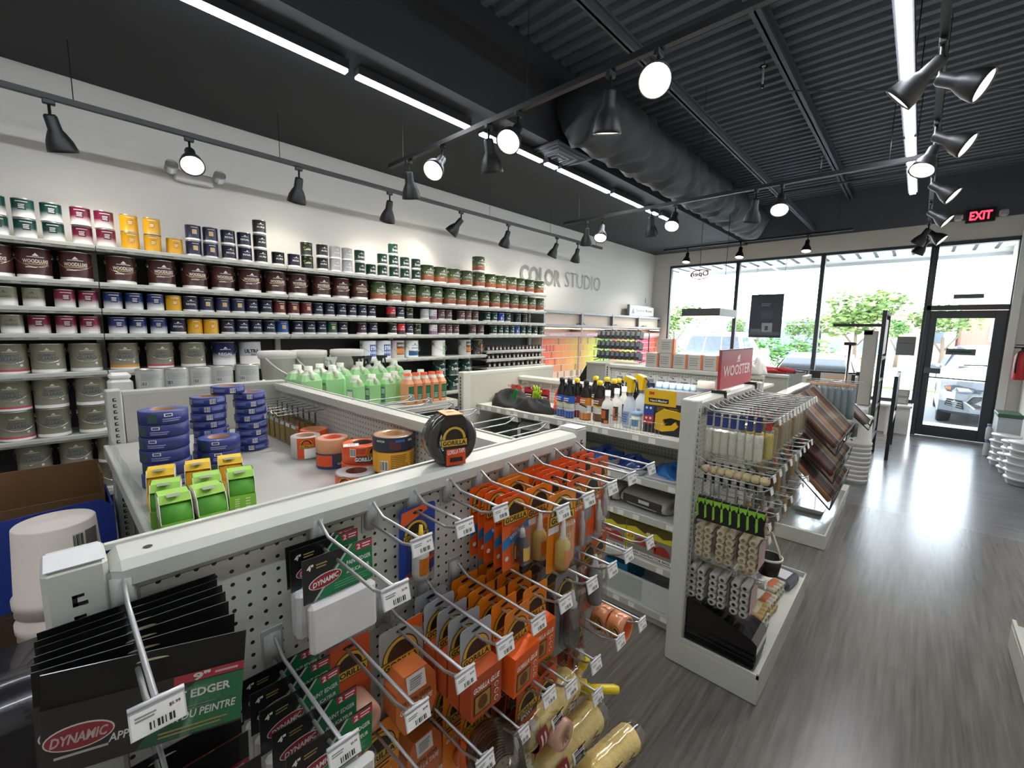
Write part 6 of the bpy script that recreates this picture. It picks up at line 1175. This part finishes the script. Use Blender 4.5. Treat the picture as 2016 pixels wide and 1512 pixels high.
# black tray liners and roller packs on the deck
o = thing('tray_liner', 'stack of glossy black paint trays standing on the deck corner', 'paint tray', (-.575, 2.25, DT+.002), 0); KP = M('0d0d0f', .15, coat=.7)
m = MB(); m.prism([(-.17, 0), (.15, 0), (.165, .05), (.165, .13), (.14, .15), (-.14, .235), (-.17, .22)], -.12, .06, KP); m.build('tray', o); m = MB()
for k in range(3): m.prism([(-.16, .02+.03*k), (.155, .012+.03*k), (.158, .018+.03*k), (-.16, .03+.03*k)], -.128, .064, KP)
m.build('rim', o)
def deckpack(lab, x, y, z, rz, col, l1, l2, n=4):
    m = MB(); c = M(col, .9, noise=.12, scale=120)
    for k in range(n): m.lathe([(.008, -.11), (.018, -.11), (.02, -.1), (.02, .1), (.018, .11), (.008, .11)], c, 14, T(0, -.063+.042*k, .02, ry=PI/2)).lathe([(.0001, .001), (.009, .001)], INK, 10, T(.11, -.063+.042*k, .02, ry=PI/2))
    o = m.build('roller_multipack', None, (x, y, z), rz); X = Matrix.Translation((0, 0, .041)) @ Matrix.Rotation(-PI/2, 4, 'X'); MB().rect(-.09, -.04, -.06, .06, M(l1, .4), 0, X=X).rect(-.03, .0, -.06, .06, M(l2, .4), 0, X=X).rect(.01, .05, -.06, .06, WHITE, 0, X=X).rect(.055, .085, -.06, .06, M(l1, .4), 0, X=X).build('label', o); MB().box(-.115, .115, -.09, .09, -.001, .0425, CLEAR('ffffff', .1, .06), .008).build('film', o); tag(o, lab, 'roller pack', 'roller packs on the deck')
ks = (('c42f34', '3a4a9a', 'e4dccb'), ('d8682c', '3a3f8a', 'e9dfc9'), ('d8cfa8', '9a8f7a', 'd8b976'), ('d8682c', 'c42f34', 'e4dccb'))
for i, (x, y, z, rz) in enumerate(((-.56, 2.46, DT+.002, -.1), (-.56, 2.46, DT+.047, -.05), (-.56, 2.67, DT+.002, -.08), (-.565, 2.67, DT+.047, -.1), (-.57, 2.87, DT+.002, -.1), (-.57, 2.87, DT+.047, -.15), (-.56, 2.46, DT+.092, 0))): deckpack('bundle of roller covers on the deck, %s' % ('nearest row lower', 'nearest row middle', 'middle row lower', 'middle row upper', 'far row lower', 'far row upper', 'nearest row topmost')[i], x, y, z, rz, ks[i % 4][2], ks[i % 4][0], ks[i % 4][1])
o = MB().box(-.15, .15, -.09, .09, 0, .06, M('3a4258', .3, noise=.1, coat=.6), .015).box(-.1, .04, -.07, .06, .0605, .061, M('b8323c', .35)).box(.05, .12, -.06, .06, .0605, .061, M('c9ccd0', .35)).build('wrapped_pack', None, (-.57, 3.08, DT+.002), -.15); tag(o, 'dark wrapped cloth pack with red label at the far deck end', 'pack')
p = W(1515, 1095, x=-.5); o = thing('hand_pail', 'small black hand pail with white rim hanging at the endcap', 'pail', p)
MB().lathe([(.001, -.1), (.05, -.1), (.065, 0), (.06, 0), (.046, -.095), (.001, -.095)], BLACK, 20).lathe([(.062, .004), (.068, .004), (.068, -.008), (.062, -.008)], WHITE, 20).build('cup', o); MB().tube([(-.05, .02, .0), (-.06, .03, .08), (-.03, .03, .14), (.0, .02, .13), (.04, .01, .04), (.055, 0, .0)], .006, M('e6dfc8', .5), 8).build('strap_handle', o)
for i in range(6): 
    q = ('d8c7a4', 'c9a0a0', 'c9c9c9')[i % 3]; o = rcard(MB(), .1, .2, M('e9e6e2', .4)).rect(-.04, .04, -.07, -.03, M(('7a2f6a', '8cb83a', 'b8382c')[i % 3], .4), .001).rect(-.04, .04, -.17, -.13, M(('b8382c', '7a2f6a', '8cb83a')[i % 3], .4), .001).build('tool_card'); o.location = (XB2+.12+.03*(i % 3), 2.45+.11*i, .64); o.rotation_euler = (0, 0, PI/2-.2); tag(o, 'white card with coloured bands low on the sign endcap, %s from left' % nth(i), 'card', 'banded cards low on the endcap')
# ================================================================ third island and everything towards the windows
o = thing('gondola_spine', 'grey pegboard spine with blue carded packs behind the bottles', 'display stand', (0, 0, 0))
MB().box(-2.3, -.9, 3.97, 4.0, .1, 1.33, PEG).build('pegboard', o); MB().box(-2.32, -.9, 3.945, 4.03, 1.32, 1.36, GREYP, .008).build('top_rail', o); MB().box(-2.3, -.9, 3.72, 4.45, 0, .15, GREYP).build('base_deck', o); post(o, -2.33, 3.985, 1.37, .06, 'x')
MB().box(-2.3, -.9, 4.0, 4.35, 1.24, 1.26, GREYP).build('rear_shelf', o)
bcd = Pool(lambda: rcard(MB(), .095, .15, M('d4d6da', .4)).rect(-.045, .045, -.148, -.055, M('2a3358', .35), .001).rect(-.035, .03, -.05, -.02, M('8a8f98', .4), .001).disc(.015, -.11, .016, .016, M('d9dce0', .4), .0016, 14).box(-.03, .035, -.02, -.0008, -.135, -.07, BLIS, .005).build('blue_card'), 'carded pack')
for i in range(9):
    x = -2.1+.105*i; rodp('chrome hook on the third spine, %s from left' % nth(i), (x, 3.97, 1.3), 0, 'hooks on the third spine'); bcd('dark blue and white carded pack on the third spine, %s from left' % nth(i), (x, 3.8, 1.282), 0, 'dark blue carded packs')
gpk = Pool(lambda: MB().box(-.062, .062, -.03, .03, 0, .135, M('b9b8b2', .45), .004).box(.046, .063, -.031, .031, 0, .136, M('d87a4a', .4)).lines(-.05, .035, .03, .11, 4, MGREY, .0306).build('small_carton'), 'box')
for i in range(6): gpk('grey and orange small carton on the third spine, %s from left' % nth(i), (-1.86+.135*i, 3.99, 1.361), .1, 'grey and orange cartons')
gpk('grey and orange small carton stacked on top of the row', (-1.72, 3.99, 1.498), .1, 'grey and orange cartons')
o = heap('white_cloth', 'crumpled white plastic bag lying by the red sign', -.96, 4.0, 1.361, .07, .06, .13, M('d8d8d4', .5), 31, 'bag')
# brochure rack on its cabinet
o = thing('brochure_cabinet', 'grey cabinet under the black brochure rack', 'cabinet', (-2.8, 5.05, 0)); MB().box(-.36, .36, -.22, .25, 0, 1.26, PANEL).box(-.37, .37, -.23, .26, 1.26, 1.29, GREYP, .005).build('body', o); MB().prism([(-.36, 1.28), (-.37, .85), (-.62, .85)], -.2, .2, M('222326', .5)).build('black_gusset', o)
o = thing('brochure_rack', 'black wire rack of brochures standing on the grey cabinet', 'rack', (-2.8, 5.05, 1.291)); m = MB()
for s in (-.32, .32): m.tube([(s, .12, 0), (s, .12, .42)], .006, BLACK, 6).tube([(s, .12, .05), (s, -.12, .02)], .005, BLACK, 6)
m.tube([(-.32, .12, .42), (.32, .12, .42)], .006, BLACK, 6)
for z in (.04, .17, .3): m.tube([(-.32, .1, z), (-.32, -.14, z+.02), (.32, -.14, z+.02), (.32, .1, z)], .004, BLACK, 5)
m.build('wire_frame', o)
br_ = Pool(lambda: MB().box(-.022, .022, -.05, .05, 0, .095, M('2c2f33', .4), .003).rect(-.018, .018, .03, .085, M('8f9498', .4), .0506).build('brochure_stack'), 'brochures')
for t, z in enumerate((.045, .175, .305)):
    for i in range(9): br_('dark brochure pack on the %s tier of the black rack, %s from left' % (('lower', 'middle', 'top')[t], nth(i)), (-2.8-.28+.07*i, 5.0, 1.291+z+.003), (-.25, 0, 0), 'brochures on the %s tier' % ('lower', 'middle', 'top')[t])
# bin endcap with slanted rolls
o = thing('roll_endcap', 'grey endcap with slanted racks of rolled cloths', 'display stand', (0, 0, 0)); MB().box(-.83, -.8, 4.1, 5.42, .1, 1.16, PANEL).build('panel', o); MB().box(-.87, -.79, 4.08, 5.44, 1.16, 1.19, GREYP, .008).build('top_rail', o)
MB().box(-.8, -.39, 4.07, 5.45, 0, .12, GREYP, .004).box(-.78, -.4, 4.09, 5.43, .12, .122, M('d3d4d2', .12, .6)).build('base_deck', o); post(o, -.83, 4.08, 1.2, .05)
RC = [M(h, .35, noise=.12, coat=.4) for h in ('5f3c2a', '8a6844', '3a282c', '502428', '6a5c52', '2e292c', '8a6038', '8f7868')]
rods = [Pool(lambda c=c: MB().lathe([(.006, 0), (.02, 0), (.022, .004), (.022, .496), (.02, .5), (.006, .5)], c, 12).build('rolled_cloth'), 'roll') for c in RC]
for t, (z0, nm) in enumerate(((1.16, 'top'), (.93, 'middle'), (.71, 'bottom'))):
    m = MB()
    for y in (4.22, 4.82, 5.38): m.tube([(-.79, y, z0-.03), (-.4, y, z0-.42), (-.385, y, z0-.32)], .006, INK, 6)
    m.tube([(-.385, 4.22, z0-.32), (-.385, 5.38, z0-.32)], .006, INK, 6).tube([(-.4, 4.22, z0-.42), (-.4, 5.38, z0-.42)], .006, INK, 6); ro = m.build('wire_rack'); tag(ro, 'dark wire rack holding the %s tier of slanted rolls' % nm, 'rack', None)
    for i in range(20):
        q = (i*5+t*3) % 8; rods[q]('slanted wrapped roll in the %s rack, %s from the near side' % (nm, nth(i)), (-.755, 4.26+.056*i, z0+.0), (0, PI/2+math.radians(46), 0), 'rolls in the %s slanted rack' % nm)
o = MB().box(-.12, .12, -.28, .3, 0, .05, CLEAR('e8eced', .25, .1)).box(-.1, .1, -.25, .27, .004, .04, M('c9cac6', .5), .01).build('folded_sheeting', None, (-.58, 4.75, .124)); tag(o, 'folded clear sheeting pack on the silver deck', 'pack')
# red scrapers and hanging sleeves near the bins
o = thing('gondola_spine', 'grey spine behind the red handled tools', 'display stand', (0, 0, 0)); MB().box(-2.0, -.87, 4.75, 4.78, .1, 1.28, PANEL).build('panel', o); MB().box(-2.0, -.87, 4.73, 4.8, 1.28, 1.31, GREYP, .006).build('top_rail', o); MB().box(-2.0, -.87, 4.62, 4.73, 0, .12, GREYP).build('base_deck', o)
rh = Pool(lambda: MB().tube([(-.1, 0, .022), (-.03, 0, .03), (.04, 0, .024), (.1, 0, .022)], .016, M('c02f36', .4), 8, taper=[.015, .021, .022, .016]).box(.1, .17, -.035, .035, .012, .026, DGREY, .003).build('red_tool'), 'tool')
for i, (px, py, x, rz) in enumerate(((1575, 722, -.95, -.3), (1600, 728, -.82, .2), (1630, 735, -.66, .05), (1598, 735, -.86, -.6))):
    rh('red handled tool lying on the spine behind the slanted rolls, %s from left' % nth(i), (-1.14+.075*i, 4.765, 1.312+.02*(i % 2)), rz+.4, 'red handled tools')
hgs = Pool(lambda: MB().lathe([(.001, -.34), (.03, -.34), (.034, -.3), (.032, -.05), (.02, -.02), (.001, -.01)], M('7f8c92', .35, noise=.15, coat=.4), 12).box(-.03, .03, -.012, .012, -.02, .02, M('c9a890', .5), .008).build('hanging_sleeve'), 'sleeve')
for i in range(7): hgs('grey hanging bagged sleeve beyond the slanted rolls, %s from left' % nth(i), (-.78+.055*i, 5.55, 1.18), 0, 'grey hanging sleeves')
m = MB().tube([(-.85, 5.55, 1.21), (-.4, 5.55, 1.21)], .006, CHROME, 6).tube([(-.85, 5.75, 1.21), (-.38, 5.75, 1.21)], .006, CHROME, 6).tube([(-.85, 5.55, 1.21), (-.85, 5.75, 1.21)], .006, CHROME, 6); m.box(-.88, -.84, 5.5, 5.8, 0, 1.25, PANEL); m.box(-.88, -.4, 5.48, 5.82, 0, .08, GREYP); tag(m.build('sleeve_rack'), 'chrome bar rack carrying the grey hanging sleeves', 'rack')
for i in range(6): rods[(4, 7, 5, 4, 7, 5)[i]]('pale slanted roll behind the hanging sleeves, %s from the near side' % nth(i), (-.68+.012*(i % 2), 5.86+.05*i, 1.12), (0, PI/2+math.radians(46), 0), 'pale slanted rolls')
ro = MB().tube([(-.7, 5.86, 1.07), (-.3, 5.86, .7), (-.285, 5.86, .8), (-.285, 6.14, .8), (-.3, 6.14, .7), (-.7, 6.14, 1.07)], .006, INK, 6).tube([(-.7, 6.0, 1.07), (-.72, 6.0, 0)], .01, INK, 6).build('wire_rack'); tag(ro, 'dark wire rack holding the pale slanted rolls', 'rack')
# nested white pails
wp = Pool(lambda: MB().lathe([(.001, .36), (.115, .36), (.12, .352), (.135, .06), (.146, .055), (.146, .03), (.138, .026), (.142, 0), (.135, 0), (.112, .35), (.001, .352)], M('dfe0dd', .4, noise=.02), 30).rect(-.045, .045, .12, .28, M('b8bcb8', .5), .004, .128).disc(0, .18, .02, .02, M('6a7068', .5), .006, 14, wrap=.128).build('white_pail'), 'pail')
for i in range(9): wp('upturned white pail in the nested stack by the racks, %s from the bottom' % nth(i), (-.42, 6.32, .053*i+.001), -.3, 'nested white pails by the racks')
# tall black display rack, cream board, lower black frame
KB = M('1d2024', .45)
o = thing('display_rack', 'tall black open rack with white panels near the front door', 'rack', (-.34, 7.0, 0)); 
for y in (0, .95): MB().box(-.02, .02, y-.02, y+.02, 0, 2.0, KB).build('post', o)
for i, z in enumerate((.35, .75, 1.1, 1.4, 1.97)): MB().box(-.02, .02, .02, .93, z-.015, z+.015, KB).build('rail', o)
for i, (z0, z1) in enumerate(((.4, .72), (.8, 1.07), (1.45, 1.9))): MB().box(-.006, .006, .03, .92, z0, z1, M('c4c6c6', .5)).build('panel', o)
MB().box(-.5, .0, -.01, .01, 1.8, 1.835, KB).tube([(-.3, 0, 1.84), (-.28, 0, 1.87), (-.24, 0, 1.84)], .005, KB).build('arm', o)
MB().box(-.02, .02, .0, .95, .0, .05, KB).build('foot_rail', o)
tag(MB().box(-.065, .065, -.1, .1, 0, .95, M('bab7ae', .6), .006).box(-.07, .02, -.1, .1, .9, .96, KB).build('cream_board', None, (-.46, 7.25, .8)), 'tall cream board standing beside the black display rack', 'board')
o = MB().box(-.14, .1, -.25, .2, 0, .52, M('b9bbb8', .5)).box(-.14, .1, -.27, .2, .52, .79, M('dcdedd', .4), .01).rect(-.1, .06, .56, .75, M('2c3444', .3), .2706).build('small_appliance', None, (-.48, 7.1, .0)); tag(o, 'white machine with a dark screen under the cream board', 'machine')
o = MB().cyl(.015, 0, .75, CHROME, 10, T(-.66, 7.2, .82)).box(-.72, -.6, 7.14, 7.26, 1.56, 1.6, KB, .004).cyl(.05, .0, .82, KB, 12, T(-.66, 7.2, 0)).build('chrome_pole'); tag(o, 'chrome pole with black head left of the cream board', 'pole')
o = thing('low_partition', 'low black framed partition nearest the front door', 'partition', (-.18, 7.75, 0))
for y in (0, 1.2): MB().box(-.02, .02, y-.02, y+.02, 0, 1.15, KB).build('post', o)
MB().box(-.018, .018, .02, 1.18, .66, 1.14, KB).build('panel', o); MB().box(-.018, .018, .02, 1.18, .5, .54, M('c4c6c8', .4)).build('rail', o)
o = thing('black_stand', 'black framed panel stand in front of the window posters', 'stand', (-.62, 7.6, 0))
for y in (0, .6): MB().box(-.02, .02, y-.02, y+.02, 0, 1.15, KB).build('post', o)
MB().box(-.015, .015, .02, .58, .3, 1.1, KB).build('panel', o)
# hanging light hood, posters, signs
p0, p1 = W(1342, 615, y=6.8), W(1417, 615, y=6.8)
o = thing('light_hood', 'grey boxed light hood hanging in front of the left windows', 'light', ((p0.x+p1.x)/2, 7.2, 1.93)); w = (p1.x-p0.x)/2
MB().box(-w, w, -.4, .4, .012, .125, M('4a4d50', .5), .004).build('housing', o); MB().box(-w+.02, w-.02, -.38, .38, .0, .011, EM('ffd9a0', 3.0, 'hood_light')).build('diffuser', o)
for s in (-1, 1): MB().tube([(s*w*.7, 0, .12), (s*w*.7, 0, 1.52)], .004, KB, 5).build('hanger', o)
def poster(lab, x0, x1, y, z0, z1, deco, th=.02):
    o = thing('poster', lab, 'poster', ((x0+x1)/2, y, z0)); w, h = (x1-x0)/2, z1-z0; MB().box(-w, w, -th, 0, 0, h, KB, .003).build('frame', o); m = MB(); m.X = T(0, -th, 0); deco(m, w, h); m.build('print', o); return o
def dp1(m, w, h): m.rect(-w*.94, w*.94, h*.03, h*.97, M('232a36', .35), .001); m.rect(-w*.94, w*.94, h*.06, h*.13, M('3d444c', .4), .0014); m.rect(-w*.2, w*.45, h*.13, h*.34, M('6a747c', .4), .0014); m.rect(.0, w*.2, h*.17, h*.27, M('2c343c', .4), .002); m.lines(-w*.3, w*.3, h*.72, h*.8, 2, M('5d6874', .4), .0014); m.rect(-w*.9, -w*.25, h*.13, h*.2, M('4a545c', .4), .0014); logo(m, 0, h*.9, 3, M('4f5a66', .4)) if False else None; m.rect(-w*.3, w*.4, h*.45, h*.62, M('2d3542', .4), .0014)
p = W(1513, 620, y=9.95); poster('dark poster hanging in the middle front window', -2.6, -2.02, 9.95, 1.61, 2.47, dp1); po = [c for c in bpy.data.objects if c.name == 'poster'][0]
for s in (-.25, .25): MB().tube([(s, -.01, .85), (s, .16, 1.64)], .003, KB, 4).build('wire', po)
def dp2(m, w, h): m.rect(-w*.6, w*.6, h*.06, h*.94, M('b4b1a6', .4), .001); m.rect(-w*.6, w*.6, h*.06, h*.42, M('8d8060', .4), .0014); m.flat([(-w*.3, h*.15), (w*.15, h*.15), (w*.1, h*.3), (-.05, h*.45), (-w*.25, h*.3)], M('5a4a52', .4), .002); m.rect(w*.2, w*.5, h*.2, h*.4, M('b09a4a', .4), .002); m.disc(w*.1, h*.78, w*.45, h*.06, M('c2a98a', .4), .002, 16); m.rect(w*.62, w*.97, h*.05, h*.95, M('3a4048', .4), .001)
poster('dark framed poster of a chair leaning on the window ledge', -1.44, -.6, 9.72, .545, 1.03, dp2); poster('pale framed board on the window ledge behind the red tools', -2.4, -1.47, 9.72, .545, 1.03, lambda m, w, h: m.rect(-w*.95, w*.95, h*.05, h*.95, M('8f9a9c', .4), .001))
o = MB().box(-.12, .12, -.01, 0, 0, .32, M('6a6d70', .4)).lines(-.1, .1, .2, .22, 1, DGREY, .0104).build('window_notice', None, (-.165, 10.09, 1.36)); tag(o, 'grey square notice on the window beside the door', 'notice')
o = MB().box(-.17, .17, -.012, 0, 0, .07, M('4d5d66', .4)).build('door_strip', None, (.5, 10.11, 2.3)); tag(o, 'dark strip sticker on the glass above the door', 'sticker')
o = MB().box(-.17, .17, -.012, 0, 0, .1, M('5a6a66', .4)).lines(-.14, .14, .03, .07, 1, M('2a3a3a', .4), .0126, fill=.8).build('door_sign', None, (.5, 10.11, 1.4)); tag(o, 'small dark sign on the door glass', 'sign')
NE = M('9a1f30', .4); o = thing('open_sign', 'red tube Open sign hanging reversed in the left front window', 'sign', (-3.69, 9.98, 2.96))
m = MB(); m.tube([(.21*math.cos(a)+.02, 0, .1*math.sin(a)) for a in [2*PI*i/24*.8+.6 for i in range(25)]], .011, NE, 6); m.build('ring', o); m = MB(); m.X = Matrix.Diagonal((-1, 1, 1, 1)); m.text('Open', 0, 0, .15, NE, w=.38, d=.004, bold=.015); m.build('lettering', o); [MB().tube([(s*.15, 0, .06), (s*.13, .13, .27)], .003, KB, 4).build('chain', o) for s in (-1, 1)]
bkx = Pool(lambda: MB().box(-.08, .08, -.06, .06, 0, .12, M('8a8f92', .5), .004).lines(-.07, .07, .02, .1, 3, LGREY, .0606).build('small_box'), 'box')
for j in (0, 1): bkx('small grey box on the window ledge, %s of two' % ('lower', 'upper')[j], (-.12, 9.9, .545+.122*j), .1*j, 'grey boxes on the ledge')
# color studio chip racks on the left wall
PINKW = M('d9c6b4', .6); GFR = M('7c7f83', .4, .3); chips = random.Random(11)
def chiprack(lab, y0, y1, hue):
    o = thing('color_chip_rack', lab, 'display rack', (XL+.02, (y0+y1)/2, 0), PI/2); w = (y1-y0)/2
    MB().box(-w, w, -.2, 0, .1, 1.66, M('e0cfc4', .5)).build('cabinet', o); m = MB(); nx, nz = 22, 9
    for i in range(nx):
        for k in range(nz):
            h = (hue[0]+(hue[1]-hue[0])*(i+.5)/nx); s = (.3+.42*min(1, k/6)) if k > 3 else .22; v = .97-.12*abs(k-5)/4+.05*chips.random()-.25*(chips.random() < .12)
            r_, g_, b_ = __import__('colorsys').hsv_to_rgb((h+.015*(chips.random()-.5)) % 1, min(1, s), min(1, v)); x0 = -w+.02+(2*w-.04)*i/nx; z0 = .5+1.06*k/nz
            m.rect(x0+.002, x0+(2*w-.04)/nx-.002, z0+.003, z0+1.06/nz-.006, M('%02x%02x%02x' % (int(r_*15)*17, int(g_*15)*17, int(b_*15)*17), .5, noise=0), .202)
    m.build('chip_cards', o); m = MB()
    for k in (0, 3, 6, 9): m.box(-w, w, -.215, -.2, .493+1.06*k/nz, .505+1.06*k/nz, M('efe2d8', .4))
    for x in (-w+.006, w-.006): m.box(x-.008, x+.008, -.215, -.2, .45, 1.6, M('cbb0a4', .4))
    m.build('chip_rails', o); MB().box(-w, w, -.25, -.2, 1.58, 1.66, M('caa3a0', .5)).rect(-w*.7, w*.1, 1.6, 1.635, M('e2c6c4', .5), .2506).build('header', o)
    MB().box(-w+.03, w-.03, -.25, -.235, 1.715, 1.73, EM('ffc9a0', 5.0, 'rack_light')).build('lamp_tube', o)
    return o
ycs = [5.62, 6.72, 7.82, 8.92, 10.0]
for i, (a, b) in enumerate(zip(ycs, ycs[1:])): chiprack(('colour chip rack beside the paint shelves with orange cards', 'second colour chip rack with yellow and green cards', 'third colour chip rack behind the brochure rack', 'last colour chip rack with red cards near the front corner')[i], a+.005, b-.005, ((.03, .12), (.1, .27), (.05, .2), (.92, 1.05))[i])
o = thing('wall_header', 'cream panel header in a grey frame above the colour chip racks', 'header', (XL+.02, 0, 0), PI/2)
for i, (a, b) in enumerate(zip(ycs, ycs[1:])): MB().box(a+.02, b-.02, -.2, 0, 1.79, 1.98, PINKW).build('panel', o)
MB().box(ycs[0], ycs[-1], -.25, 0, 1.98, 2.02, GFR).build('top_bar', o); MB().box(ycs[0], ycs[-1], -.28, 0, 1.75, 1.79, GFR).build('bottom_bar', o)
for y in ycs: MB().box(y-.02, y+.02, -.26, 0, 1.66, 2.0, GFR).build('divider', o)
o = thing('store_sign', 'white framed shop sign with a triangle standing on the header by the corner', 'sign', (XL+.12, 9.3, 2.021), PI/2); MB().box(-.6, .6, -.03, .03, 0, .25, GFR, .004).box(-.57, .57, -.032, -.029, .03, .22, WHITE).build('panel', o); m = MB(); m.text('Benjamin Moore', .08, .125, .1, M('6a6d70', .4), w=.76, d=.034, bold=.03); m.flat([(-.52, .06), (-.36, .06), (-.44, .2)], M('55585c', .4), .034); m.build('lettering', o)
for i, (y, s) in enumerate(((6.7, 1), (7.9, .7), (9.2, .9))): tag(MB().tube([(0, -.12*s, .01), (.02, -.05*s, .03), (-.01, 0, .012), (.02, .08*s, .03), (.0, .14*s, .01)], .006, BLACK, 6).build('eyeglasses', None, (XL+.25, y, 1.791)), 'small black item lying on the header ledge, %s from left' % nth(i), 'item', 'items on the header ledge')
# right side: white tubs, green lidded bin, gondola corner
tub = Pool(lambda: MB().lathe([(.001, 0), (.12, 0), (.125, .01), (.135, .055), (.155, .06), (.16, .075), (.15, .085), (.001, .085)], M('d9dbdd', .35, noise=.04, coat=.3), 22, sx=.8).build('white_tray'), 'tray')
for s, (x, y, n) in enumerate(((.96, 8.55, 5), (1.0, 8.1, 5), (1.0, 7.6, 6))):
    for i in range(n): tub('white plastic tub in the %s stack along the right wall, %s from the bottom' % (('far', 'middle', 'near')[s], nth(i)), (x-.0, y, .084*i+.001), rnd.random(), 'stacked white tubs')
o = MB().box(-.11, .11, -.2, .2, 0, .62, M('b9c0c4', .5)).box(-.12, .115, -.22, .22, .62, .67, M('2f5a44', .5), .006).build('lidded_bin', None, (.995, 8.98, 0)); tag(o, 'pale bin with a dark green lid at the right wall', 'bin')
cl = Pool(lambda: MB().lathe([(.001, 0), (.03, 0), (.032, .01), (.032, .16), (.02, .19), (.02, .2)], M('d2d6da', .3), 14).lathe([(.022, .195), (.024, .2), (.024, .225), (.001, .23)], M('6a7ab0', .4), 14).build('clear_jar'), 'jar')
for i in range(2): cl('clear jar with blue cap beside the green lidded bin, %s' % ('lower', 'upper')[i], (.85, 9.12, .0+.235*i+.001), 0, 'clear jars')
o = thing('gondola_unit', 'grey gondola base corner at the right photo edge', 'display base', (0, 0, 0)); MB().box(.52, 1.1, 1.4, 3.5, .0, .14, GREYP, .006).box(.52, .535, 1.4, 3.5, .14, .165, GREYP).build('deck', o); MB().box(1.08, 1.115, 1.4, 3.5, .14, 1.4, PEG).build('back_panel', o)
o = MB().tube([(-.28, 9.76, .499), (-.28, 9.76, .0)], .02, TRIMW, 4).box(-.3, .0, 9.76, 9.775, .3, .499, TRIMW).build('ledge_bracket'); tag(o, 'white panel leg under the window ledge by the door', 'bracket')
